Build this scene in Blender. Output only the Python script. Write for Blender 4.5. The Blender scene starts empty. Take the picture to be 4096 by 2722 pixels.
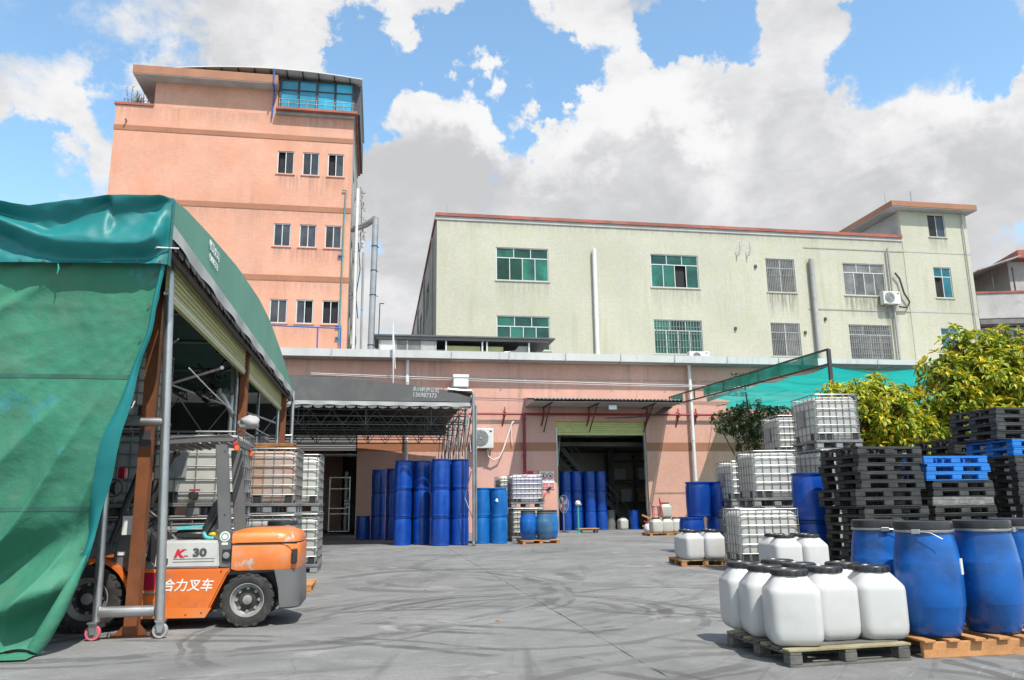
import bpy, bmesh, math, random
from mathutils import Vector, Matrix, noise as mnoise
random.seed(7)
S = bpy.context.scene
COL = S.collection
rad = math.radians

# ------------------------------------------------------------------ camera
cam_d = bpy.data.cameras.new('camera')
cam = bpy.data.objects.new('camera', cam_d)
COL.objects.link(cam)
PITCH, YAW, ROLL, EYE = rad(11.816), rad(9.664), 0.012, 1.27
fw = Vector((math.sin(YAW)*math.cos(PITCH), math.cos(YAW)*math.cos(PITCH), math.sin(PITCH)))
rt0 = Vector((math.cos(YAW), -math.sin(YAW), 0))
up0 = rt0.cross(fw)
rt = rt0*math.cos(ROLL) - up0*math.sin(ROLL)
up = up0*math.cos(ROLL) + rt0*math.sin(ROLL)
mw = Matrix((rt, up, -fw)).transposed().to_4x4()
mw.translation = (0, 0, EYE)
cam.matrix_world = mw
cam_d.sensor_width = 36
cam_d.lens = 27.685
cam_d.clip_start = 0.1
cam_d.clip_end = 3000
S.camera = cam

# ------------------------------------------------------------------ sun and sky
SUN = Vector((0.20, -0.50, 0.85)).normalized()          # direction towards the sun
sd = bpy.data.lights.new('sun', 'SUN')
sd.energy = 5.0
sd.angle = rad(0.55)
sd.color = (1.0, 0.955, 0.88)
so = bpy.data.objects.new('sun', sd)
COL.objects.link(so)
so.rotation_euler = SUN.to_track_quat('Z', 'Y').to_euler()
so.location = (0, 0, 60)
S.view_settings.view_transform = 'Standard'
S.view_settings.look = 'None'
S.view_settings.gamma = 1
S.view_settings.use_curve_mapping = False
S.view_settings.exposure = 0.20

W = bpy.data.worlds.new('World')
S.world = W
W.use_nodes = True
nt = W.node_tree
nt.nodes.clear()

def nd(t, **kw):
    n = nt.nodes.new(t)
    for k, v in kw.items():
        setattr(n, k, v)
    return n

def lk(a, b):
    nt.links.new(a, b)

def mth(op, a, b=None, clamp=False):
    n = nd('ShaderNodeMath', operation=op, use_clamp=clamp)
    for i, v in enumerate((a, b)):
        if v is None:
            continue
        if isinstance(v, (int, float)):
            n.inputs[i].default_value = v
        else:
            lk(v, n.inputs[i])
    return n.outputs[0]

wo = nd('ShaderNodeOutputWorld')
bg = nd('ShaderNodeBackground')
bg.inputs[1].default_value = 0.086
lk(bg.outputs[0], wo.inputs[0])
sky = nd('ShaderNodeTexSky', sky_type='NISHITA')
sky.sun_disc = False
sky.sun_elevation = math.asin(SUN.z)
sky.sun_rotation = math.atan2(SUN.x, SUN.y)
sky.air_density = 1.0
sky.dust_density = 0.6
sky.ozone_density = 1.4
tc = nd('ShaderNodeTexCoord')
DIR = tc.outputs['Generated']

def sky_noise(scale, detail, rough, off=(0, 0, 0), stretch=(1, 1, 1.7), dist=0.0):
    mp = nd('ShaderNodeMapping')
    mp.inputs['Location'].default_value = off
    mp.inputs['Scale'].default_value = stretch
    lk(DIR, mp.inputs[0])
    n = nd('ShaderNodeTexNoise')
    n.inputs['Scale'].default_value = scale
    n.inputs['Detail'].default_value = detail
    n.inputs['Roughness'].default_value = rough
    n.inputs['Distortion'].default_value = dist
    lk(mp.outputs[0], n.inputs['Vector'])
    return n.outputs[0]

# direction bent by turbulence, so that cloud banks get ragged billowing outlines
wn = nd('ShaderNodeTexNoise')
wn.inputs['Scale'].default_value = 7.0
wn.inputs['Detail'].default_value = 7
wn.inputs['Roughness'].default_value = 0.62
lk(DIR, wn.inputs['Vector'])
wsub = nd('ShaderNodeVectorMath', operation='SUBTRACT')
lk(wn.outputs['Color'], wsub.inputs[0])
wsub.inputs[1].default_value = (0.5, 0.5, 0.5)
wsc = nd('ShaderNodeVectorMath', operation='MULTIPLY_ADD')
lk(wsub.outputs[0], wsc.inputs[0])
wsc.inputs[1].default_value = (0.30, 0.30, 0.30)
lk(DIR, wsc.inputs[2])
wno = nd('ShaderNodeVectorMath', operation='NORMALIZE')
lk(wsc.outputs[0], wno.inputs[0])
WARP = wno.outputs[0]

def blob(az, el, radius, amp):
    """soft spot round a compass direction: az, el and radius in degrees"""
    a, e = rad(az), rad(el)
    v = nd('ShaderNodeVectorMath', operation='DOT_PRODUCT')
    lk(WARP, v.inputs[0])
    v.inputs[1].default_value = (math.sin(a)*math.cos(e), math.cos(a)*math.cos(e), math.sin(e))
    m = nd('ShaderNodeMapRange', interpolation_type='SMOOTHSTEP')
    lk(v.outputs['Value'], m.inputs[0])
    m.inputs[1].default_value = math.cos(rad(radius))
    m.inputs[2].default_value = 1.0
    m.inputs[3].default_value = 0.0
    m.inputs[4].default_value = amp
    return m.outputs[0]

def add_all(lst):
    r = lst[0]
    for x in lst[1:]:
        r = mth('ADD', r, x)
    return r

COVER = [(-0.4, 30.8, 4.7, -1.54), (5.1, 31.6, 3.8, -0.98), (10.0, 31.4, 5.4, -1.54), (14.5, 31.5, 3.8, -1.12), (17.5, 29.1, 2.5, -0.5), (24.5, 33.1, 4.1, -1.4), (21.2, 34.3, 2.5, -0.5), (38.8, 27.5, 5.4, -1.68), (43.0, 27.4, 4.4, -0.98), (-23.7, 20.5, 4.7, -1.12), (-22.2, 27.7, 5.4, -0.3), (-1.2, 25.3, 2.5, -0.98), (-18.8, 25.5, 2.8, -0.5), (42.7, 14.8, 2.5, -0.6), (-14.4, 26.9, 3.5, -0.4), (-9.0, 32.3, 4.7, 0.9), (-2.6, 34.4, 3.2, 0.9), (2.2, 35.3, 3.8, 0.9), (9.0, 35.2, 2.8, 1.0), (13.9, 35.3, 2.8, 0.7), (18.5, 35.3, 1.9, 0.5), (-16.3, 31.6, 5.7, 0.35), (4.8, 27.9, 3.5, 1.0), (15.3, 27.2, 4.4, 0.9), (22.7, 27.2, 5.1, 1.0), (29.3, 29.1, 6.3, 1.0), (18.8, 22.5, 13.3, 1.0), (35.5, 20.8, 12.6, 1.0), (-23.1, 26.2, 3.8, 0.7), (-20.2, 23.1, 3.2, 0.7), (2.1, 21.5, 5.4, 0.9), (1.6, 16.3, 5.7, 1.0), (33.2, 31.6, 3.5, 0.8), (45.1, 26.3, 2.8, 0.8), (-23.2, 16.4, 4.7, 0.4), (-23.2, 29.4, 7.9, 0.15), (3.8, 18.2, 6.3, 0.8), (41.0, 22.2, 6.3, 0.6)]
GLOW = [ (5.1, 28.5, 3.5, 0.9), (6.8, 27.3, 2.5, 0.5), (12.9, 25.8, 3.8, 0.7), (15.7, 28.0, 2.5, 0.6), (21.4, 27.6, 3.5, 0.9), (23.6, 26.2, 2.2, 0.4), (40.3, 25.0, 2.8, 0.7), (37.5, 24.0, 3.2, 0.5), (-9.0, 31.5, 5.7, 0.35), (28.9, 28.1, 7.9, 0.35), (12.5, 34.9, 6.3, 0.3), (35.7, 22.7, 7.9, 0.25), (2.2, 20.0, 6.9, -0.8), (8.8, 21.6, 6.3, -0.6), (18.8, 21.3, 6.3, -0.6), (32.6, 19.8, 8.2, -0.55), (41.5, 16.4, 7.3, -0.55), (26.8, 22.0, 4.7, -0.2), (-22.9, 24.4, 3.8, 0.2), (-6.4, 31.1, 3.8, 0.2), (-14.2, 31.5, 5.1, -0.35), (-21.7, 22.8, 4.1, -0.3) ]

n_big = sky_noise(3.2, 9, 0.62, (3.1, 0.4, 1.7), dist=0.25)
n_mid = sky_noise(11.0, 9, 0.64, (1.3, 7.1, 0.2), dist=0.4)
cover = add_all([blob(*b) for b in COVER])
dens = mth('ADD', mth('ADD', mth('MULTIPLY', mth('SUBTRACT', n_big, 0.5), 3.4), cover), mth('MULTIPLY', mth('SUBTRACT', n_mid, 0.5), 1.7))
mask = nd('ShaderNodeMapRange', interpolation_type='SMOOTHSTEP')
lk(dens, mask.inputs[0])
mask.inputs[1].default_value = -0.40
mask.inputs[2].default_value = 0.38
light = mth('MULTIPLY', add_all([blob(*b) for b in GLOW]), 0.6)
n_sh = sky_noise(4.5, 7, 0.58, (9.1, 2.2, 5.5), dist=0.3)
sh = mth('ADD', mth('ADD', light, mth('MULTIPLY', mth('SUBTRACT', n_sh, 0.5), 2.6)), mth('MULTIPLY', mth('SUBTRACT', n_mid, 0.5), 1.6))
shr = nd('ShaderNodeMapRange', interpolation_type='SMOOTHSTEP')
lk(sh, shr.inputs[0])
shr.inputs[1].default_value = -0.75
shr.inputs[2].default_value = 0.75
ccol = nd('ShaderNodeMix', data_type='RGBA')
lk(shr.outputs[0], ccol.inputs[0])
ccol.inputs[6].default_value = (6.1, 6.15, 6.3, 1)
ccol.inputs[7].default_value = (9.6, 9.6, 9.7, 1)
tint = nd('ShaderNodeMix', data_type='RGBA', blend_type='MULTIPLY')
tint.inputs[0].default_value = 1.0
lk(sky.outputs[0], tint.inputs[6])
tint.inputs[7].default_value = (2.7, 3.05, 2.85, 1)
fin = nd('ShaderNodeMix', data_type='RGBA')
lk(mask.outputs[0], fin.inputs[0])
lk(tint.outputs[2], fin.inputs[6])
lk(ccol.outputs[2], fin.inputs[7])
lk(fin.outputs[2], bg.inputs[0])

# ------------------------------------------------------------------ materials
def _n(t, ty, **kw):
    n = t.nodes.new(ty)
    for k, v in kw.items():
        setattr(n, k, v)
    return n

def mat(name, col, rough=0.6, metal=0.0, var=0.12, vs=2.0, bump=0.0, bs=40.0, dirt=None, trans=0.0,
        streak=None, spec=0.5, tiles=None, coat=0.0, holes=0.0, rnd=0.0, stains=None, hue=0.0, wear=None):
    """col: base colour; var/vs: blotch amount and scale; dirt=(colour, amount, scale); streak=(colour, amount, scale_across);
    tiles=(w, h, gap, colour) small mosaic in object X/Z; wear=(colour, amount, scale): sharp-edged chips and scuffs"""
    m = bpy.data.materials.new(name)
    m.use_nodes = True
    t = m.node_tree
    b = t.nodes['Principled BSDF']
    b.inputs['Roughness'].default_value = rough
    b.inputs['Metallic'].default_value = metal
    b.inputs['Specular IOR Level'].default_value = spec
    if coat:
        b.inputs['Coat Weight'].default_value = coat
    tcn = _n(t, 'ShaderNodeTexCoord')
    oi = _n(t, 'ShaderNodeObjectInfo')
    ad = _n(t, 'ShaderNodeVectorMath', operation='MULTIPLY_ADD')
    cmb = _n(t, 'ShaderNodeCombineXYZ')
    for i in range(3):
        t.links.new(oi.outputs['Random'], cmb.inputs[i])
    t.links.new(cmb.outputs[0], ad.inputs[0])
    ad.inputs[1].default_value = (37.0, 53.0, 71.0)
    t.links.new(tcn.outputs['Object'], ad.inputs[2])
    P = ad.outputs[0]

    def nz(scale, detail=5, rough_=0.55, vec=None, dist=0.0):
        n = _n(t, 'ShaderNodeTexNoise')
        n.inputs['Scale'].default_value = scale
        n.inputs['Detail'].default_value = detail
        n.inputs['Roughness'].default_value = rough_
        n.inputs['Distortion'].default_value = dist
        t.links.new(vec if vec is not None else P, n.inputs['Vector'])
        return n.outputs[0]

    def ramp(v, lo, hi):
        r = _n(t, 'ShaderNodeMapRange', interpolation_type='SMOOTHSTEP')
        t.links.new(v, r.inputs[0])
        r.inputs[1].default_value = lo
        r.inputs[2].default_value = hi
        return r.outputs[0]

    def mix(f, a, c, mode='MIX'):
        n = _n(t, 'ShaderNodeMix', data_type='RGBA', blend_type=mode)
        for i, v in ((0, f), (6, a), (7, c)):
            if isinstance(v, (int, float)):
                n.inputs[i].default_value = v
            elif isinstance(v, tuple):
                n.inputs[i].default_value = (*v[:3], 1)
            else:
                t.links.new(v, n.inputs[i])
        return n.outputs[2]

    def scl(v, k):
        n = _n(t, 'ShaderNodeMath', operation='MULTIPLY')
        t.links.new(v, n.inputs[0])
        n.inputs[1].default_value = k
        return n.outputs[0]

    c0 = tuple(x*(1-var) for x in col)
    c1 = tuple(min(x*(1+var), 0.95) for x in col)
    cur = mix(ramp(nz(vs), 0.3, 0.7), c0, c1)
    if hue:
        cur = mix(scl(ramp(nz(vs*3.1), 0.35, 0.7), hue), cur, (col[0]*1.1, col[1]*0.8, col[2]*0.7))
    if tiles:
        w, h, gap, gc = tiles
        sx = _n(t, 'ShaderNodeSeparateXYZ')
        t.links.new(tcn.outputs['Object'], sx.inputs[0])
        cx = _n(t, 'ShaderNodeCombineXYZ')
        su = _n(t, 'ShaderNodeMath', operation='ADD')
        t.links.new(sx.outputs[0], su.inputs[0])
        t.links.new(sx.outputs[1], su.inputs[1])
        t.links.new(su.outputs[0], cx.inputs[0])
        t.links.new(sx.outputs[2], cx.inputs[1])
        bk = _n(t, 'ShaderNodeTexBrick')
        bk.offset = 0.0
        bk.inputs['Color1'].default_value = (0.93, 0.93, 0.93, 1)
        bk.inputs['Color2'].default_value = (1.05, 1.04, 1.03, 1)
        bk.inputs['Mortar'].default_value = (*gc, 1)
        bk.inputs['Scale'].default_value = 1.0
        bk.inputs['Mortar Size'].default_value = gap
        bk.inputs['Brick Width'].default_value = w
        bk.inputs['Row Height'].default_value = h
        t.links.new(cx.outputs[0], bk.inputs['Vector'])
        cur = mix(1.0, cur, bk.outputs['Color'], 'MULTIPLY')
    if streak:
        sc, sa, sw = streak
        mp = _n(t, 'ShaderNodeMapping')
        mp.inputs['Scale'].default_value = (sw, sw, sw*0.06)
        t.links.new(P, mp.inputs[0])
        big = ramp(nz(0.35, 3), 0.35, 0.7)
        s1 = ramp(nz(1.0, 5, 0.6, mp.outputs[0]), 0.47, 0.72)
        mm = _n(t, 'ShaderNodeMath', operation='MULTIPLY')
        t.links.new(big, mm.inputs[0])
        t.links.new(s1, mm.inputs[1])
        cur = mix(scl(mm.outputs[0], sa), cur, sc)
    if stains:                                # run-off marks below sills, in the wall's own X and Z
        sc_, lst = stains
        sx2 = _n(t, 'ShaderNodeSeparateXYZ')
        t.links.new(tcn.outputs['Object'], sx2.inputs[0])
        tot = None
        def mm2(op, a, c):
            n = _n(t, 'ShaderNodeMath', operation=op)
            for i, v in ((0, a), (1, c)):
                if isinstance(v, (int, float)):
                    n.inputs[i].default_value = v
                else:
                    t.links.new(v, n.inputs[i])
            return n.outputs[0]
        for x0, x1, zt, ln, am in lst:
            k = mm2('MULTIPLY', ramp(sx2.outputs[0], x0-0.12, x0+0.12), mm2('SUBTRACT', 1.0, ramp(sx2.outputs[0], x1-0.12, x1+0.12)))
            k = mm2('MULTIPLY', k, mm2('MULTIPLY', ramp(sx2.outputs[2], zt-ln, zt), mm2('LESS_THAN', sx2.outputs[2], zt)))
            k = mm2('MULTIPLY', k, am)
            tot = k if tot is None else mm2('ADD', tot, k)
        mp3 = _n(t, 'ShaderNodeMapping')
        mp3.inputs['Scale'].default_value = (5.5, 5.5, 0.35)
        t.links.new(tcn.outputs['Object'], mp3.inputs[0])
        tot = mm2('MULTIPLY', tot, ramp(nz(1.0, 6, 0.65, mp3.outputs[0]), 0.36, 0.62))
        cur = mix(tot, cur, sc_)
    if dirt:
        dc, da, ds = dirt
        cur = mix(scl(ramp(nz(ds, 7, 0.65, dist=0.4), 0.45, 0.72), da), cur, dc)
    if wear:
        wc, wa, ws = wear
        cur = mix(ramp(nz(ws, 9, 0.7), 0.72-wa, 0.735-wa), cur, wc)
    if rnd:
        rv = _n(t, 'ShaderNodeMapRange')
        t.links.new(oi.outputs['Random'], rv.inputs[0])
        rv.inputs[3].default_value = 1-rnd
        rv.inputs[4].default_value = 1+rnd
        cg = _n(t, 'ShaderNodeCombineXYZ')
        for i in range(3):
            t.links.new(rv.outputs[0], cg.inputs[i])
        cur = mix(1.0, cur, cg.outputs[0], 'MULTIPLY')
    t.links.new(cur, b.inputs['Base Color'])
    rr = _n(t, 'ShaderNodeMapRange')
    t.links.new(nz(vs*2.3), rr.inputs[0])
    rr.inputs[3].default_value = max(rough-0.12, 0.02)
    rr.inputs[4].default_value = min(rough+0.12, 1.0)
    t.links.new(rr.outputs[0], b.inputs['Roughness'])
    if bump:
        bp = _n(t, 'ShaderNodeBump')
        bp.inputs['Strength'].default_value = bump
        bp.inputs['Distance'].default_value = 0.02
        t.links.new(nz(bs, 4), bp.inputs['Height'])
        t.links.new(bp.outputs[0], b.inputs['Normal'])
    if trans:
        tr = _n(t, 'ShaderNodeBsdfTranslucent')
        t.links.new(cur, tr.inputs[0])
        ms = _n(t, 'ShaderNodeMixShader')
        ms.inputs[0].default_value = trans
        t.links.new(b.outputs[0], ms.inputs[1])
        t.links.new(tr.outputs[0], ms.inputs[2])
        t.links.new(ms.outputs[0], t.nodes['Material Output'].inputs['Surface'])
    if holes:
        src = t.nodes['Material Output'].inputs['Surface'].links[0].from_socket
        tp = _n(t, 'ShaderNodeBsdfTransparent')
        ms = _n(t, 'ShaderNodeMixShader')
        ms.inputs[0].default_value = holes
        t.links.new(src, ms.inputs[1])
        t.links.new(tp.outputs[0], ms.inputs[2])
        t.links.new(ms.outputs[0], t.nodes['Material Output'].inputs['Surface'])
    return m

M = {}
def mk(key, *a, **k):
    M[key] = mat(key, *a, **k)

mk('concrete', (0.22, 0.22, 0.215), 0.9)
mk('pink_tile', (0.62, 0.35, 0.275), 0.45, dirt=((0.60, 0.36, 0.33), 0.55, 0.30), var=0.12, vs=0.35, tiles=(0.145, 0.05, 0.005, (0.85, 0.82, 0.8)), streak=((0.22, 0.16, 0.14), 0.55, 3.0), hue=0.25)
mk('tower_tile', (0.63, 0.338, 0.238), 0.45, var=0.09, vs=0.30, tiles=(0.20, 0.07, 0.006, (0.9, 0.86, 0.84)), streak=((0.30, 0.16, 0.13), 0.45, 1.5), hue=0.3, dirt=((0.56, 0.24, 0.13), 0.5, 0.35), stains=((0.22, 0.13, 0.11), [(-6.4, -2.4, 20.9, 1.7, 0.55), (-6.4, -2.4, 16.3, 1.5, 0.5), (-6.4, -2.4, 11.7, 1.3, 0.4), (-15.7, -2.0, 24.7, 1.2, 0.35), (-15.7, -2.0, 18.6, 0.8, 0.3), (-15.7, -2.0, 14.2, 0.8, 0.3)]))
mk('band_tile', (0.36, 0.155, 0.085), 0.45, var=0.10, vs=0.5, tiles=(0.145, 0.05, 0.005, (0.75, 0.75, 0.75)), streak=((0.16, 0.09, 0.07), 0.4, 3.0))
mk('white_tile', (0.48, 0.465, 0.375), 0.4, var=0.06, vs=0.25, tiles=(0.12, 0.12, 0.008, (0.80, 0.80, 0.80)), streak=((0.34, 0.34, 0.22), 0.6, 2.2), dirt=((0.43, 0.43, 0.27), 0.45, 0.9), stains=((0.13, 0.125, 0.10), [(6.9, 10.2, 14.7, 1.6, 0.35), (16.8, 20.1, 14.6, 1.5, 0.4), (24.7, 26.8, 14.55, 2.0, 0.9), (30.2, 33.4, 14.5, 1.9, 1.0), (33.0, 33.9, 13.9, 3.2, 0.8), (24.7, 26.8, 10.3, 1.0, 0.6), (30.2, 33.3, 10.2, 1.0, 0.6), (36.9, 38.3, 18.9, 1.3, 0.45), (36.9, 38.3, 14.5, 1.2, 0.35), (27.6, 28.2, 17.0, 8.0, 0.4), (3.3, 34.8, 18.7, 0.9, 0.4)]))
mk('coping_red', (0.30, 0.09, 0.06), 0.6, var=0.25, vs=0.8)
mk('slab_brown', (0.34, 0.155, 0.085), 0.6, var=0.12, vs=0.8, streak=((0.18, 0.1, 0.07), 0.5, 3.0))
mk('render_grey', (0.36, 0.36, 0.35), 0.8, var=0.12, vs=0.6, streak=((0.18, 0.18, 0.17), 0.6, 2.0), dirt=((0.2, 0.2, 0.19), 0.4, 1.5))
mk('soffit_grey', (0.42, 0.41, 0.40), 0.8, var=0.1, vs=0.8, dirt=((0.25, 0.24, 0.23), 0.4, 1.2))
mk('side_cream', (0.40, 0.38, 0.35), 0.7, var=0.12, vs=0.5, streak=((0.22, 0.2, 0.18), 0.6, 1.5))
mk('interior_wall', (0.20, 0.195, 0.19), 0.9, var=0.3, vs=0.8)
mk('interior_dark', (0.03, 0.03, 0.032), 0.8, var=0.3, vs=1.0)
mk('metal_roof', (0.35, 0.36, 0.36), 0.5, 0.4, var=0.15, vs=0.7, dirt=((0.2, 0.17, 0.14), 0.4, 2.0))
mk('gutter_white', (0.58, 0.58, 0.57), 0.5, var=0.06, vs=0.8, streak=((0.3, 0.29, 0.27), 0.5, 4.0))
mk('pipe_white', (0.72, 0.72, 0.71), 0.4, var=0.05, vs=1.5, dirt=((0.4, 0.38, 0.35), 0.4, 3.0))
mk('pipe_red', (0.24, 0.02, 0.035), 0.45, var=0.15, vs=2.0)
mk('pipe_blue', (0.02, 0.10, 0.36), 0.4, var=0.1)
mk('pipe_green', (0.10, 0.28, 0.26), 0.45, var=0.1)
mk('steel', (0.46, 0.46, 0.46), 0.38, 0.85, var=0.12, vs=3.0, dirt=((0.22, 0.19, 0.17), 0.35, 6.0))
mk('cage_steel', (0.27, 0.27, 0.27), 0.42, 0.55, var=0.15, vs=4.0, dirt=((0.25, 0.2, 0.17), 0.3, 9.0))
mk('steel_shaded_dull', (0.13, 0.13, 0.13), 0.5, 0.4, var=0.15, vs=3.0)  # darker copy of steel: canopy shade put into the colour; also dull eyelets
mk('roof_dark', (0.10, 0.10, 0.10), 0.6, 0.2, var=0.15, vs=1.5)
mk('steel_dark', (0.06, 0.06, 0.065), 0.5, 0.3, var=0.2, vs=3.0)
mk('duct', (0.42, 0.42, 0.42), 0.3, 0.7, var=0.12, vs=1.5)
mk('alu', (0.62, 0.62, 0.62), 0.4, 0.35, var=0.06, vs=3.0)
mk('glass_dark', (0.045, 0.047, 0.05), 0.08, rnd=0.6, var=0.4, vs=1.0, spec=0.5)
mk('glass_green', (0.014, 0.095, 0.062), 0.09, rnd=0.55, var=0.5, vs=0.8, spec=0.6)
mk('glass_teal', (0.015, 0.13, 0.17), 0.08, var=0.35, vs=0.8, spec=0.6)
mk('glass_blue', (0.035, 0.30, 0.46), 0.10, rnd=0.35, var=0.3, vs=0.5, spec=0.6)
mk('glass_grey', (0.15, 0.15, 0.145), 0.3, rnd=0.3, var=0.3, vs=1.5)
mk('indoor_shade', (0.02, 0.02, 0.022), 0.9)
mk('frame_dark', (0.05, 0.05, 0.055), 0.5, 0.2)
mk('ac_white', (0.62, 0.62, 0.60), 0.45, var=0.05, dirt=((0.35, 0.33, 0.3), 0.4, 3.0))
mk('hose_white', (0.65, 0.64, 0.6), 0.6, var=0.05)
mk('lamp_white', (0.8, 0.8, 0.8), 0.35, var=0.02)
mk('shutter_green', (0.62, 0.66, 0.29), 0.45, 0.1, var=0.08, vs=0.8, streak=((0.22, 0.22, 0.1), 0.4, 4.0))
mk('shutter_grey', (0.20, 0.20, 0.20), 0.5, 0.3, var=0.1, vs=0.8)
mk('sheet_yellow', (0.46, 0.46, 0.22), 0.42, 0.1, var=0.08, vs=1.0, streak=((0.24, 0.24, 0.12), 0.35, 4.0))
mk('rust_red', (0.17, 0.052, 0.014), 0.6, var=0.2, vs=2.5, dirt=((0.10, 0.035, 0.015), 0.5, 6.0), wear=((0.38, 0.13, 0.03), 0.0, 9.0))
mk('tarp_green', (0.038, 0.195, 0.122), 0.72, var=0.16, vs=0.9, dirt=((0.10, 0.16, 0.11), 0.4, 2.6), spec=0.35, hue=0.2, bump=0.7, bs=7, wear=((0.045, 0.21, 0.20), 0.10, 1.6))
mk('tarp_teal', (0.003, 0.16, 0.165), 0.52, var=0.10, vs=0.9, spec=0.5, bump=0.15, bs=7)
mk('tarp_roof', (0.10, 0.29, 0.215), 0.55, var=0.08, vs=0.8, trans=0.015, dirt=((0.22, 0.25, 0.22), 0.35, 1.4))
mk('tarp_roof_shaded', (0.02, 0.085, 0.06), 0.7, var=0.15)  # roof tarp darkened: the shade inside the tent is put into its colour
mk('rim_light', (0.30, 0.295, 0.285), 0.55, 0.2, var=0.15, vs=6, dirt=((0.14, 0.13, 0.12), 0.5, 9.0))
mk('rim_dark', (0.045, 0.043, 0.04), 0.6, 0.2, var=0.25, vs=6)
mk('tarp_seam', (0.03, 0.12, 0.085), 0.65, var=0.15)
mk('tarp_hem', (0.38, 0.39, 0.38), 0.6, var=0.08)
mk('tarp_grey', (0.10, 0.10, 0.10), 0.6, var=0.10, vs=0.7, dirt=((0.17, 0.17, 0.16), 0.4, 1.3), spec=0.3)
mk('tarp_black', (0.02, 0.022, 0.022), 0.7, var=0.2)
mk('print_white', (0.75, 0.75, 0.74), 0.6, var=0.08)
mk('print_red', (0.55, 0.02, 0.04), 0.5, var=0.05)
mk('print_dark', (0.07, 0.07, 0.075), 0.5, var=0.05)
mk('print_pink', (0.60, 0.12, 0.16), 0.5, var=0.1)
mk('print_blue', (0.10, 0.12, 0.45), 0.5, var=0.1)
mk('fork_orange', (0.66, 0.145, 0.018), 0.4, var=0.10, vs=2.5, dirt=((0.27, 0.13, 0.07), 0.7, 3.2), wear=((0.42, 0.33, 0.26), 0.045, 12.0), coat=0.15)
mk('fork_orange_worn', (0.66, 0.17, 0.03), 0.42, var=0.12, vs=2.5, dirt=((0.40, 0.26, 0.18), 0.5, 3.0), wear=((0.44, 0.38, 0.33), 0.12, 7.0), coat=0.1)
mk('fork_grey', (0.12, 0.12, 0.12), 0.45, var=0.12, vs=2.0, dirt=((0.16, 0.15, 0.14), 0.3, 5.0))
mk('fork_white', (0.52, 0.52, 0.50), 0.42, var=0.06, vs=2.0, dirt=((0.3, 0.27, 0.22), 0.35, 5.0), wear=((0.16, 0.15, 0.13), -0.03, 10.0))
mk('rubber', (0.035, 0.034, 0.033), 0.85, var=0.2, vs=4.0, dirt=((0.12, 0.115, 0.11), 0.45, 6.0), spec=0.3)
mk('rim_grey', (0.17, 0.165, 0.16), 0.6, 0.2, var=0.2, vs=5.0, dirt=((0.12, 0.11, 0.1), 0.5, 8.0))
mk('black_plastic', (0.025, 0.025, 0.026), 0.5, var=0.2, vs=3.0)
mk('vinyl_black', (0.02, 0.02, 0.022), 0.4, var=0.15)
mk('sticker_white', (0.7, 0.7, 0.68), 0.4, var=0.05)
mk('cloth_teal', (0.10, 0.45, 0.48), 0.8, var=0.1)
mk('cloth_yellow', (0.62, 0.45, 0.04), 0.8, var=0.1)
mk('lamp_orange', (0.65, 0.12, 0.03), 0.25, var=0.05)
mk('lamp_red', (0.30, 0.01, 0.03), 0.25, var=0.05)
mk('grit_grey', (0.17, 0.165, 0.16), 0.9, var=0.3, vs=9)
mk('bag_grey', (0.33, 0.325, 0.32), 0.7, var=0.1, vs=4)
mk('tank_white', (0.63, 0.63, 0.60), 0.4, var=0.06, vs=1.6, trans=0.35, rnd=0.08, dirt=((0.50, 0.50, 0.37), 0.5, 1.6))
mk('tank_dull', (0.50, 0.49, 0.44), 0.45, var=0.1, vs=1.6, trans=0.3, dirt=((0.42, 0.40, 0.24), 0.5, 1.7))
mk('tank_stained', (0.56, 0.40, 0.30), 0.45, var=0.18, vs=1.2, trans=0.3, dirt=((0.58, 0.56, 0.55), 0.9, 1.3), hue=0.4)
mk('tank_lilac', (0.46, 0.45, 0.55), 0.4, var=0.1, vs=1.5, trans=0.3, dirt=((0.52, 0.52, 0.50), 0.7, 1.5))
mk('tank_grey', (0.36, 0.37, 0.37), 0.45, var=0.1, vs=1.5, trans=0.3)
mk('valve_red', (0.40, 0.02, 0.06), 0.4, var=0.1)
mk('plate_grey', (0.25, 0.25, 0.25), 0.5, 0.2, var=0.1, vs=4.0, dirt=((0.4, 0.4, 0.38), 0.5, 7.0))
mk('ibc_foot', (0.30, 0.30, 0.30), 0.5, 0.3, var=0.15, vs=4)
mk('drum_blue', (0.002, 0.046, 0.29), 0.33, rnd=0.18, var=0.12, vs=2.0, dirt=((0.004, 0.085, 0.36), 0.4, 4.0), coat=0.1)
mk('drum_light', (0.004, 0.12, 0.40), 0.35, var=0.10, vs=2.0, dirt=((0.05, 0.2, 0.5), 0.3, 4.0), coat=0.1)
mk('drum_dull', (0.035, 0.11, 0.22), 0.45, var=0.2, vs=2.5, dirt=((0.08, 0.17, 0.28), 0.5, 3.0))
mk('drum_near', (0.002, 0.095, 0.37), 0.34, var=0.14, vs=3.0, dirt=((0.004, 0.035, 0.12), 0.8, 2.2), wear=((0.08, 0.20, 0.36), 0.055, 9.0), coat=0.12, bump=0.06, bs=25)
mk('drum_grey', (0.14, 0.14, 0.135), 0.6, var=0.15)
mk('jug_white', (0.58, 0.58, 0.57), 0.38, var=0.04, vs=2.0, trans=0.12, dirt=((0.46, 0.45, 0.41), 0.4, 4.0))
mk('jug_old', (0.48, 0.47, 0.43), 0.45, var=0.08, vs=3.0, trans=0.12, dirt=((0.40, 0.38, 0.3), 0.5, 4.0))
mk('lid_black', (0.022, 0.022, 0.024), 0.36, var=0.2, vs=5.0, dirt=((0.06, 0.06, 0.057), 0.4, 8.0))
mk('lid_dusty', (0.12, 0.12, 0.118), 0.6, var=0.25, vs=6.0, dirt=((0.22, 0.22, 0.21), 0.5, 9.0))
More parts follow.
